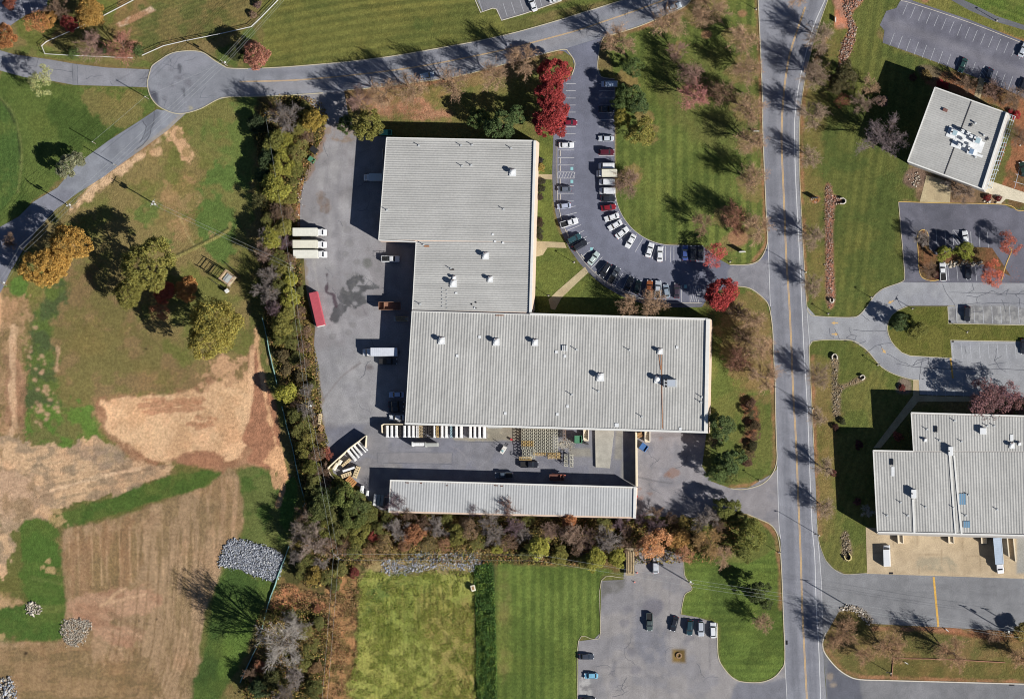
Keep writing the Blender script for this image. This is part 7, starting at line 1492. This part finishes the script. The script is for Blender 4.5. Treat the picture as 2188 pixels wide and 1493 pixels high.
rocks('stones', [(1945, 376), (1960, 370), (1968, 376), (1966, 394), (1955, 398)], 40, TS, .25, .2); rocks('stones', [(2018, 562), (2090, 560), (2092, 567), (2020, 569)], 90, TS, .3, .3); rocks('stones', [(2100, 424), (2128, 430), (2126, 436), (2102, 432)], 18, TS, .35, .3)
rocks('rubble', [(1195, 942), (1222, 940), (1226, 958), (1200, 960)], 90, TS, .14, .1); rocks('litter', [(640, 380), (648, 380), (640, 480), (634, 480)], 60, [(226, 220, 210), (190, 180, 160)], .16, .15)
def headwall(px, py, ang, s, label, mt=None):
    s *= .8
    p = W(px, py); r = empty('culvert_headwall', tuple(p), math.radians(ang)); mb = MB()
    pts = [(-1.1 * s, -.9 * s), (.1 * s, -1.0 * s), (.9 * s, -.45 * s), (.9 * s, .45 * s), (.1 * s, 1.0 * s), (-1.1 * s, .9 * s)]; wallstrip(mb, pts, .25, 0, 1.0, px=False); mb.build('wing_wall', mt or M_kerbw, r)
    mb = MB(); mb.box(.1 * s, 0, .03, 1.1 * s, 1.1 * s, .05); mb.build('culvert_mouth', M_dark, r); tag(r, label, 'culvert')
headwall(1802, 430, 0, 1.1, 'hexagonal concrete headwall at the side arm of the long stone swale'); headwall(1778, 643, -90, .7, 'small concrete headwall at the south end of the long stone swale'); headwall(1784, 762, 90, 1.0, 'rounded concrete headwall at the north end of the southern swale'); headwall(1844, 806, 30, .8, 'small headwall at the end of the diagonal swale arm'); headwall(1813, 1191, -60, 1.2, 'cream headwall at the south end of the short swale', mat('cream_concrete', rgba(226, 210, 150), rough=.8))

# ---------------------------------------------------------------- lattice tower in its enclosure
r = empty('lattice_tower', tuple(W(490, 596)), math.radians(-38)); mb = MB(); hT = 5.2; a = 1.75
tw = []
for sx in (-1, 1):
    for sy in (-1, 1): m = MB(); m.tube((sx * a, sy * a, 0), (sx * a, sy * a, hT + .9), .13, n=6); m.build('post', M_wood, r)
for z in (1.4, 2.4, 2.9, 4.0):
    for s in (-1, 1): mb.tube((-a, s * a, z), (a, s * a, z), .07, n=4); mb.tube((s * a, -a, z), (s * a, a, z), .07, n=4)
mb.build('cross_rail', M_lum, r)
mb = MB(); mb.box(0, 0, .4, 2.9, 2.9, .3, bev=.3); mb.build('tarpaulin', mat('grey_tarp', rgba(186, 190, 188), rough=.7, n1=(1.5, .15), bump=(2, .8, .1)), r)
mb = MB()
for s in (-1, 1): mb.box(0, s * a * .82, hT - .2, 2 * a, .16, .16); mb.box(s * a * .82, 0, hT - .2, .16, 2 * a, .16); mb.box(s * a, 0, hT + .3, .1, 2 * a, .1)
mb.build('top_frame', mat('weathered_pine', rgba(214, 176, 140), rough=.85, n1=(4, .2)), r)
mb = MB()
for k in range(6):
    t = k * 1.05; mb.box(a * 1.1 * math.cos(t), a * 1.1 * math.sin(t), .5, .35, .3, .3, t)
mb.build('rubble_edge', mat('mixed_rubble', rgba(190, 150, 130), rough=.9, n1=(5, .4)), r)
tag(r, 'lattice tower of posts and rails over a grey tarpaulin in a fenced square', 'lattice tower')
railfence([(482, 561), (514, 590), (495, 602)], .9, 'low dark rail on the north-east side of the lattice tower', 3, M_stl); railfence([(452, 598), (486, 622), (492, 616)], .9, 'low dark rail on the south-west side of the lattice tower', 3, M_stl)
p = W(486, 622); mb = MB(); mb.box(0, 0, 0, 1.1, .9, 1.6, .6, bev=.05); mb.box(0, 0, 1.6, 1.2, 1.0, .1, .6); tag(mb.build('utility_cabinet', M_trim, loc=tuple(p)), 'white utility cabinet beside the lattice tower', 'cabinet')

# ---------------------------------------------------------------- yard goods
def bundle(px, py, L=3.7, Wd=1.0, h=1.9, rz=math.pi / 2, mt=None, label='', grp=None, flare=True, name='wrapped_bundle'):
    p = W(px, py, h * .7); r = empty(name, (p.x, p.y, .03), rz)
    mb = MB(); rg = []
    for x, w in ((-L / 2, 1.35 if flare else 1), (-L / 2 + .35, 1.2 if flare else 1), (-L / 2 + .5, 1), (L / 2, 1)):
        hw = Wd / 2 * w; rg.append([(x, -hw, .25), (x, hw, .25), (x, hw, h - .18), (x, hw * .55, h), (x, -hw * .55, h), (x, -hw, h - .18)])
    mb.loft(rg); mb.build('wrapping', mt or M_wrap, r)
    mb = MB()
    for x in (-L * .35, 0, L * .35): mb.box(x, 0, 0, .12, Wd * .95, .25)
    o = mb.build('skid', M_lum, r)
    mb = MB()
    for x in (-L * .22, L * .12, L * .33): mb.box(x, 0, h, .05, Wd * .55, .012)
    mb.build('strap', M_grysteel, r)
    return tag(r, label, 'bundle', grp)
ords = ['first', 'second', 'third', 'fourth', 'fifth', 'sixth', 'seventh', 'eighth', 'ninth', 'tenth', 'eleventh', 'twelfth', 'thirteenth', 'fourteenth', 'fifteenth', 'sixteenth', 'seventeenth', 'eighteenth', 'nineteenth', 'twentieth']
bx = [827.5, 837, 847, 864.5, 874, 883, 891.5, 928, 944.5, 953.5, 975, 985, 1005, 1014.5, 1024.5, 1034.5]
for i, x in enumerate(bx): bundle(x, 921.5 + i * .12, 3.6, .82 if x != 928 else .5, 2.0, label='white wrapped bundle under the warehouse south wall, %s from the west' % ords[i], grp='white wrapped bundles along the warehouse south wall')
def rack(loc, rz, L, Wd, h, bays, mt, name='steel_rack'):
    r = empty(name, loc, rz); mb = MB()
    for k in range(bays + 1):
        x = -L / 2 + L * k / bays
        for s in (-1, 1): mb.tube((x, s * Wd / 2, 0), (x, s * Wd / 2, h), .05, n=4)
        mb.box(x, 0, h - .15, .1, Wd, .1); mb.box(x, 0, .2, .08, Wd, .08)
    mb.build('upright_frame', mt, r); mb = MB()
    for s in (-1, 1):
        mb.box(0, s * Wd / 2, h - .12, L, .09, .1); mb.box(0, s * Wd / 2, h * .45, L, .07, .08)
    mb.build('beam', mt, r)
    for k in range(bays): mb = MB(); x = -L / 2 + L * (k + .5) / bays; mb.box(x, 0, h * .5, L / bays * .32, Wd * .5, h * .35, bev=.05); mb.build('cradle', mt, r)
    return r
M_bkst = mat('pale_steel_rack', rgba(206, 202, 184), rough=.6, n1=(3, .15))
rk = {M_tan.name: remember(rack((0, 0, 0), 0, 3.6, .86, 2.3, 3, M_tan)), M_bkst.name: remember(rack((0, 0, 0), 0, 3.6, .86, 2.3, 3, M_bkst))}
first = dict.fromkeys(rk, True)
def place_rack(px, py, rz, mt, label, grp):
    p = W(px, py, 2.0); loc = (p.x, p.y, .04)
    if first[mt.name]: r = rk[mt.name]; r.location = loc; r.rotation_euler = (0, 0, rz); first[mt.name] = False
    else: r = dup(rk[mt.name], loc, rz)
    return tag(r, label, 'rack', grp)
for c, x in enumerate((1127.5, 1153, 1178.5)):
    for q in range(10):
        y = 919 + 6.35 * q
        if c == 1 and q > 8: continue
        tn = (q in (4, 5) and c == 0) or (c == 1 and q == 8) or (c == 2 and q > 7)
        place_rack(x + (2 if q > 6 and c == 0 else 0) + (5 if c == 2 and q > 7 else 0), y, 0, M_tan if tn else M_bkst, '%s three-bay steel rack, %s block from the west, %s row from the warehouse wall' % ('tan' if tn else 'pale', ords[c], ords[q]), 'stored steel racks in the yard')
place_rack(1209, 983, math.pi / 2, M_bkst, 'pale steel rack turned north-south, left one of the pair', 'pair of racks turned north-south'); place_rack(1221, 984, math.pi / 2, M_bkst, 'pale steel rack turned north-south, right one of the pair', 'pair of racks turned north-south')
place_rack(1122, 978 + 1, 0, M_tan, 'tan steel rack nearest the black pickup truck', 'stored steel racks in the yard')
def darkrack(px, py, L, Wd, h, rz, label, mt, n=4):
    p = W(px, py, h * .8); r = rack((p.x, p.y, .03), rz, L, Wd, h, n, mt, 'open_frame_rack'); return tag(r, label, 'rack')
darkrack(855, 921.5, 3.5, .55, 2.1, math.pi / 2, 'narrow dark open rack between white bundles', M_stl); darkrack(899, 922, 3.5, .9, 2.4, math.pi / 2, 'open tan frame beside the eight white bundle', M_lum); darkrack(908, 922, 3.5, .9, 2.4, math.pi / 2, 'open dark frame in the middle of the bundle row', M_stl); darkrack(920, 922, 3.5, 1.1, 2.2, math.pi / 2, 'dark open frame left of the slim white bundle', M_stl); darkrack(935, 922, 3.3, .5, 2.2, math.pi / 2, 'tan open frame right of the slim white bundle', M_tan); darkrack(964, 922, 3.4, .5, 2.4, math.pi / 2, 'pale blue-grey slim frame in the eastern half of the bundle row', mat('pale_blue_frame', rgba(170, 200, 212)))
darkrack(1197, 921, 3.2, 1.6, 2.2, math.pi / 2, 'dark frame standing right of the rack blocks', M_stl); darkrack(1206, 925, 4.2, .8, 2.0, math.pi / 2, 'brown-grey frame leaning left of the green compactor', mat('brown_frame', rgba(140, 118, 104))); darkrack(1245, 945, 3.6, .4, .9, -.3, 'row of dark thin rails in front of the green compactor', M_stl, 6)
# two long bundles standing on their own, with high stack
bundle(894, 948.5, 3.9, 1.0, 3.4, 0, label='white wrapped stack lying east-west south of the bundle row', grp='two end-to-end stacks'); bundle(922, 949.5, 3.9, 1.1, 3.4, 0, M_grysteel, 'grey ribbed stack lying east-west, east of the white one', 'two end-to-end stacks', name='stack')
# south-west corner goods
ra = math.radians
for (x, y, L, w, rz, lb) in ((751, 972, 4.2, .9, -52, 'white bundle leaning by the screen fence, south-westernmost of the slanted group'), (758, 966, 4.0, .6, -52, 'slim white bundle, second from the south-west in the slanted group'), (764, 961, 4.0, .7, -50, 'slim white bundle, third in the slanted group'), (772, 955, 4.0, .5, -50, 'slim white bundle, fourth in the slanted group'), (776, 952, 3.8, .5, -48, 'slim white bundle, north-easternmost of the slanted group')):
    bundle(x, y, L, w, 1.8, ra(rz), label=lb, grp='slanted white bundles by the screen fence', flare=False)
bundle(717, 996, 2.4, 1.0, 1.8, ra(58), label='cream bundle at the south-west end of the screen fence', flare=False, mt=mat('cream_wrap', rgba(238, 230, 206))); bundle(726, 987, 1.5, 1.1, 2.0, ra(58), label='short cream bundle against the screen fence', flare=False, mt=mat('cream_wrap')); bundle(745, 1002, 3.8, .7, 1.9, ra(18), label='white bundle lying between pallets in the corner', flare=False)
bundle(773, 1045, 2.2, 1.1, 1.6, ra(80), label='white bundle at the edge of the trees west of the storage building'); bundle(785, 1053, 1.6, .8, 1.4, ra(80), label='small white bundle half under the trees'); bundle(801, 1068, 3.6, 1.0, 1.8, ra(82), label='white bundle left of the two blue-grey ones'); bundle(809, 1068, 3.4, 1.0, 1.8, ra(82), M_grysteel, 'blue-grey bundle beside the white one, west of the storage building'); bundle(817, 1069, 3.4, 1.0, 1.8, ra(82), M_grysteel, 'blue-grey bundle nearest the storage building wall')
def pallet_stack(px, py, L, Wd, h, rz, label, mt=M_lum):
    p = W(px, py, h); r = empty('pallet_stack', (p.x, p.y, .03), ra(rz)); n = int(h / .16)
    for z in range(n):
        mb = MB(); zz = z * .16
        for k in range(5): mb.box(-L / 2 + L * (k + .5) / 5, 0, zz + .1, L * .14, Wd, .03)
        for s in (-1, 0, 1): mb.box(0, s * Wd * .44, zz, L, .1, .1)
        mb.build('pallet', mt, r)
    return tag(r, label, 'pallet stack')
pallet_stack(757 - 18, 988, 3.4, .7, 1.5, 42, 'tan pallets stacked beside the cream bundle'); pallet_stack(740, 1014, 3.4, 1.2, 1.4, 20, 'tan pallets stacked below the white bundle'); pallet_stack(761, 1008, 3.8, 1.2, 1.6, 70, 'tan pallets standing at the east of the corner'); pallet_stack(750, 1028, 3.2, 2.0, 1.3, -45, 'orange-brown pallets at the edge of the dark green trees', mat('orange_lumber', rgba(206, 150, 96), rough=.85, n1=(3, .2)))
pallet_stack(683, 895, 3.4, .9, 1.2, 85, 'cream pallet stack at the west edge of the yard'); pallet_stack(686, 914, 2.0, 1.3, .8, 60, 'scattered brown pallets at the west edge of the yard', mat('brown_lumber', rgba(176, 140, 100), rough=.85, n1=(3, .25)))
pallet_stack(1367, 929, 1.8, 1.5, 1.0, 20, 'brown pallets beside the east yard wall', mat('brown_lumber'))
def dumpster(px, py, L, Wd, h, rz, mt, label, open_=True):
    p = W(px, py, h); r = empty('dumpster', (p.x, p.y, .03), ra(rz)); mb = MB(); hw = Wd / 2; hl = L / 2
    for x, y, dx, dy in ((0, hw, L, .08), (0, -hw, L, .08), (hl, 0, .08, Wd), (-hl, 0, .08, Wd)): mb.box(x, y, .1, dx, dy, h - .1)
    mb.box(0, 0, .1, L, Wd, .1)
    for k in range(5): mb.box(-hl + L * (k + .5) / 5, hw + .05, .2, .1, .08, h - .4)
    mb.build('body', mt, r); mb = MB(); mb.box(-hl * .25 if open_ else 0, 0, h, L * (.7 if open_ else 1.0), Wd * .98, .06, bev=.03); mb.build('lid', mt if open_ else M_blk, r)
    return tag(r, label, 'dumpster')
dumpster(670, 320, 2.2, 1.6, 1.5, -40, M_blk, 'black-lidded dumpster, northern one at the yard edge', False); dumpster(665, 341, 2.0, 1.4, 1.4, -35, M_grn, 'green dumpster, southern one at the yard edge')
dumpster(823, 283, 3.8, 1.6, 1.6, 0, mat('teal_paint', rgba(100, 190, 170), rough=.6), 'teal container in the shade against the north wing', True); dumpster(1235, 938, 2.2, 2.2, 2.2, 0, M_grn, 'green compactor in front of the warehouse'); dumpster(1375, 955, 2.2, 2.0, 1.6, -35, mat('blue_paint', rgba(80, 120, 176), rough=.5), 'blue open dumpster on the south-east apron')
for (x, y, lb) in ((1253, 927, 'cream dock steps left of the concrete ramp'), (1384, 930, 'cream dock steps right of the east yard wall')):
    p = W(x, y); r = empty('dock_steps', tuple(p)); mb = MB()
    for k in range(5): mb.box(0, -1.8 + k * .75, .03, 1.4, .75, .25 + .2 * k)
    mb.build('tread', mat('pale_concrete', rgba(226, 212, 188), rough=.85), r); mb = MB()
    for s in (-1, 1): mb.box(s * .75, 0, .03, .12, 3.8, 1.6)
    mb.build('handrail', M_kerbw, r); tag(r, lb, 'steps')
# red container
p = W(677, 660, 2.6); r = empty('shipping_container', (p.x, p.y, .03), ra(-77)); mb = MB(); Lc, Wc, Hc = 10.6, 2.6, 2.7; M_red = mat('red_container_paint', rgba(206, 98, 110), rough=.55, n1=(1, .08))
mb.box(0, 0, .1, Lc, Wc, Hc - .1, bev=.03); mb.build('body', M_red, r); mb = MB()
for k in range(44): mb.box(-Lc / 2 + .15 + k * (Lc - .3) / 43, 0, Hc, .11, Wc * .94, .05)
for s in (-1, 1):
    for k in range(36): mb.box(-Lc / 2 + .2 + k * (Lc - .4) / 35, s * (Wc / 2 + .02), .3, .12, .05, Hc - .5)
mb.build('corrugation', M_red, r); mb = MB(); mb.box(Lc / 2 + .03, 0, .2, .06, Wc * .9, Hc - .4); mb.build('door', M_trim, r); tag(r, 'faded red corrugated shipping container beside the wooded strip', 'container')
# stack container in shade, orange open truck body
def flatbed(px, py, L, Wd, h, rz, mt, label, logs=0, name='open_trailer', side=.9):
    p = W(px, py, h); r = empty(name, (p.x, p.y, .04), ra(rz)); mb = MB(); mb.box(0, 0, h - .15, L, Wd, .15); mb.box(0, 0, h - .4, L * .95, .9, .25); mb.build('deck', mt, r)
    if side:
        mb = MB()
        for s in (-1, 1): mb.box(0, s * Wd / 2, h, L, .1, side)
        for s in (-1, 1): mb.box(s * L / 2, 0, h, .1, Wd, side)
        mb.box(L * .25, 0, h, .1, Wd, side); mb.build('side_board', mt, r)
    if logs:
        mb = MB()
        for k in range(logs): y = -Wd * .36 + Wd * .72 * k / (logs - 1); mb.tube((-L * .45 + random.uniform(0, .6), y, h + .25), (L * .42 + random.uniform(-.8, .3), y, h + .25), .2, n=7)
        mb.build('timber', mat('aged_timber', rgba(170, 150, 118), rough=.9, n1=(2, .3)), r)
    wheelset(r, (-L * .3, -L * .18), Wd, .42, .25); return tag(r, label, 'trailer')
flatbed(833, 654, 6.6, 2.3, 1.6, 180, mat('orange_truck_paint', rgba(150, 112, 92), rough=.6, n1=(1.5, .1)), 'open orange-brown trailer sticking out of the warehouse shade', 0, side=1.3)
flatbed(1346, 1199, 8.6, 2.7, 1.3, 90, mat('tan_deck', rgba(176, 160, 132), rough=.85, n1=(2, .15)), 'long tan timber trailer at the top of the bottom car park', 5, side=0)
flatbed(1190, 1020, 4.4, 1.9, 1.6, 0, mat('dark_red_brown', rgba(120, 82, 72), rough=.6), 'red-brown trailer in the shade of the storage building', 0, side=.6)
flatbed(857, 681, 4.6, 1.6, .9, 0, M_grysteel, 'grey frame trailer in the shade by the south wing', 3, side=0)
mb = MB(); p = W(1196, 1014); mb.box(0, 0, 1.6, 4.2, .3, .25, -.12); mb.tube((0, 0, .04), (0, 0, 1.7), .12); tag(mb.build('barrier_boom', mat('orange_red_paint', rgba(200, 108, 88), rough=.5), loc=(p.x, p.y, 0)), 'orange-red bar catching sun beside the red-brown trailer', 'boom')
# forklift
p = W(1075, 961, 1.2); r = empty('forklift', (p.x, p.y, .04), ra(58)); mb = MB(); mb.box(0, 0, .35, 2.4, 1.15, .7, bev=.12); mb.build('chassis', mat('fork_paint', rgba(236, 232, 226), rough=.5), r)
mb = MB()
for x in (-.7, .55):
    for s in (-1, 1): mb.tube((x, s * .48, 1.0), (x * .8, s * .44, 2.2), .05, n=5)
for k in range(5): mb.box(-.6 + k * .28, 0, 2.2, .06, 1.0, .06)
mb.build('overhead_guard', M_grysteel, r); mb = MB()
for s in (-1, 1): mb.box(1.35, s * .35, .1, .12, .12, 2.7)
mb.box(1.4, 0, 1.8, .1, 1.6, .5); mb.build('mast', M_grysteel, r); mb = MB()
for s in (-1, 1): mb.box(1.95, s * .3, .15, 1.1, .12, .06)
mb.build('fork', M_stl, r); mb = MB(); mb.box(-.3, 0, 1.0, .6, .6, .35, bev=.08); mb.build('seat', mat('pale_blue_seat', rgba(150, 200, 206)), r); wheelset(r, (.75, -.75), 1.2, .3, .22); tag(r, 'small white forklift facing the warehouse wall', 'forklift')
# drum, hydrants, small items
for (x, y, c, lb) in ((1093, 939, (190, 60, 66), 'red drum on the concrete slab'), (1360, 1047, (200, 50, 56), 'red drum at the foot of the east yard wall'), (1361, 1060, (196, 64, 60), 'red drum at the north-east corner of the storage building')):
    p = W(x, y); mb = MB(); mb.tube((0, 0, .03), (0, 0, .9), .32, n=12); mb.tube((0, 0, .88), (0, 0, .94), .34, n=12); tag(mb.build('steel_drum', mat('drum%d' % x, rgba(c), rough=.5), loc=tuple(p)), lb, 'drum')
for (x, y, lb) in ((1361, 1223, 'red and white traffic cone beside the timber trailer'), (1356, 1243, 'red and white traffic cone south of the timber trailer')):
    p = W(x, y); mb = MB(); mb.box(0, 0, .03, .45, .45, .05); mb.tube((0, 0, .08), (0, 0, .8), .18, .04, 10); tag(mb.build('traffic_cone', mat('cone_pink', rgba(236, 150, 140)), loc=tuple(p)), lb, 'traffic cone')
p = W(1011, 1256, 1.2); r = empty('hunting_blind', (p.x, p.y, 0), ra(15)); mb = MB(); mb.box(0, 0, 0, 1.3, 1.8, 1.6, bev=.04); mb.build('crate_wall', mat('cream_wrap'), r); mb = MB(); mb.box(0, 0, 1.6, .7, 1.1, .05); mb.build('top_panel', mat('brown_lumber'), r); tag(r, 'cream box with a brown top standing alone at the meadow edge', 'box')
r.name = 'meadow_box'
def sign(px, py, L, h, rz, mt, label, posts=True):
    p = W(px, py); r = empty('sign', tuple(p), ra(rz)); mb = MB(); mb.box(0, 0, .35 if posts else 0, L, .22, h - .35 if posts else h); mb.build('panel', mt, r); mb = MB()
    for s in (-1, 1): mb.box(s * L * .4, 0, 0, .12, .12, h + .1)
    mb.build('post', M_stl, r); tag(r, label, 'sign')
sign(1587, 539, 1.9, 3.0, 3, M_trim, 'white sign board on the lawn by the car park entrance'); sign(1588, 200, .4, 2.8, 90, mat('brown_sign', rgba(90, 80, 74)), 'tall dark sign panel under the roadside trees'); sign(1616, 281, 1.9, 1.2, 0, M_trim, 'low white sign at the west kerb of the main road'); sign(1742, 424, 1.9, 2.4, 5, mat('dark_sign', rgba(70, 70, 76)), 'dark sign in the round flower bed east of the main road'); sign(1786, 43, 1.6, 1.4, 90, M_trim, 'small white sign by the stone swale near the top'); sign(2024, 1346, 1.2, .8, -40, M_trim, 'small white sign on the south-east verge'); sign(1937, 1416, 1.2, .6, -30, M_trim, 'white slab on the low terrace')
scatter('bed_flowers', [[(1733, 426), (1742, 417), (1752, 426), (1742, 435)]], 260, [(236, 224, 120), (236, 226, 220), (220, 140, 90)], .1, (.1, .35))
# manhole, drains, planter with ring
for (x, y, s) in ((1904, 1224, (1.3, .6)), (1681, 1372, (.6, 1.3)), (2162, 1462, (1.6, .6)), (2030, 689, (.6, .9)), (2036, 729, (.7, .6)), (1806, 727, (.9, .5))):
    p = W(x, y); mb = MB(); mb.box(0, 0, .04, s[0], s[1], .05)
    for k in range(5): mb.box((k - 2) * s[0] / 6, 0, .09, .04, s[1] * .9, .012)
    tag(mb.build('drain_grate', M_dark, loc=(p.x, p.y, 0)), {1904: 'black drain grate on the concrete apron below the white van', 1681: 'dark drain inlet at the west kerb of the main road', 2162: 'drain inlet in the long kerb near the right bottom corner', 2030: 'drain inlet at the upper island corner', 2036: 'drain inlet at the lower island corner', 1806: 'drain inlet at the drive mouth kerb'}[x], 'drain')
p = W(1451, 1400); mb = MB()
for rr0, rr1, z in ((.35, .75, .35),):
    q = [(math.cos(t) * rr1, math.sin(t) * rr1) for t in np.linspace(0, 6.283, 15)]; wallstrip(mb, q, .35, .05, .4, px=False)
tag(mb.build('stone_ring', mat('brown_stone', rgba(160, 130, 100), rough=.9, n1=(4, .3)), loc=tuple(p)), 'stone ring in the square planted cut-out of the bottom car park', 'planter ring')
mb = MB(); wallstrip(mb, [(1906, 1445), (1909, 1406), (1985, 1407), (2060, 1410), (2148, 1415)], .22, 0, .35); tag(mb.build('low_retaining_wall', mat('brown_edging', rgba(176, 130, 106), rough=.9, n1=(2, .2))), 'low reddish retaining edge on the south-east verge', 'wall')
mb = MB()
for i, (x, y) in enumerate([(1194, 290 + 0), (1194, 328), (1194, 344), (1194, 360), (1194, 388), (1194, 421), (1196, 465), (1210, 499), (1242, 548), (1274, 584), (1300, 601), (1324, 616)]):
    a = -math.radians(0 if y < 430 else 20 if y < 500 else 38 if y < 560 else 52 if y < 595 else 60)
    p = W(x + 3, y); m = MB(); m.box(0, 0, .03, .22, 1.7, .14, -a if a else 0, bev=.03)
    tag(m.build('wheel_stop', M_kerbw, loc=(p.x, p.y, 0)), 'concrete wheel stop in the outer parking row, %s from the north' % ords[i], 'wheel stop', 'wheel stops of the outer row')
# ---------------------------------------------------------------- labels for the trees
LM = [('the round turning area', 395, 176), ('the lattice tower', 487, 592), ('the three parked box trucks', 663, 521), ('the red container', 676, 660), ('the two dumpsters', 667, 331), ('the long white lorry', 813, 753), ('the slanted white bundles', 764, 960), ('the storage building west end', 832, 1060), ('the storage building middle', 1090, 1070), ('the storage building east end', 1357, 1075), ('the largest grey stone pile', 540, 1195), ('the meadow stones', 920, 1200), ('the timber trailer', 1346, 1200), ('the bare tan clearing', 400, 900), ('the corner utility pole', 724, 1190), ('the north wing corner', 826, 294), ('the north wing east corner', 1145, 301), ('the red maples', 1178, 215), ('the car park entrance', 1620, 590), ('the warehouse south-east corner', 1512, 922), ('the white sign board', 1587, 539), ('the office with rooftop units', 2050, 300), ('the oval island', 1960, 705), ('the notched industrial building', 1900, 1000), ('the white pickup by the shrubs', 2015, 581), ('the entry drive arrows', 1784, 700), ('the south-east drive', 1850, 1290), ('the bottom car park', 1400, 1330), ('the long stone swale', 1772, 520), ('the upper swale', 1815, 70), ('the golden trees', 118, 550), ('the top edge', 1500, 0), ('the left edge', 0, 80), ('the top left corner', 0, 0), ('the south-east loading drive', 1560, 1070), ('the crescent lawn', 1470, 300), ('the pale blue van', 1302, 180), ('the orange pickup', 1387, 618), ('the meadow', 890, 1350), ('the long tan silt fence run', 625, 955), ('the kinked ditch line', 440, 520), ('the yellow painted bar', 2000, 1285), ('the white utility cabinet', 486, 622), ('the lone pickup', 1388, 1328)]
def direction(dx, dy):
    a = math.degrees(math.atan2(-dy, dx)) % 360
    return ['east', 'north-east', 'north', 'north-west', 'west', 'south-west', 'south', 'south-east'][int((a + 22.5) // 45) % 8]
grp = {}
for (o, desc, x, y, r, where) in TREES:
    n, lx, ly = min(LM, key=lambda m: (m[1] - x) ** 2 + (m[2] - y) ** 2)
    dd = math.hypot(x - lx, y - ly)
    ph = ('beside ' + n) if dd < 25 else direction(x - lx, y - ly) + ' of ' + n
    grp.setdefault((desc, ph), []).append((dd, o, r))
for (desc, ph), L_ in grp.items():
    L_.sort(key=lambda t: t[0]); n = len(L_)
    for i, (dd, o, r) in enumerate(L_):
        if n == 1: t = ''
        elif i == 0: t = ', nearest one'
        elif i == n - 1: t = ', farthest one'
        else: t = ', %s nearest' % ords[i]
        o['label'] = '%s %s%s' % (desc, ph, t)
# Empties to the base of their things
bpy.context.view_layer.update()
for o in list(SC.objects):
    if o.type == 'EMPTY' and o.parent is None and o.location.length < 1e-6 and o.children:
        cs = [c for c in o.children_recursive if c.type == 'MESH']
        if not cs: continue
        xs = [c.data.vertices[i].co.xy for c in cs for i in range(0, len(c.data.vertices), max(1, len(c.data.vertices) // 20))]
        mx = sum(v.x for v in xs) / len(xs); my = sum(v.y for v in xs) / len(xs)
        o.location = (mx, my, 0)
        for c in o.children: c.location = c.location - Vector((mx, my, 0))
print('objects', len(SC.objects))
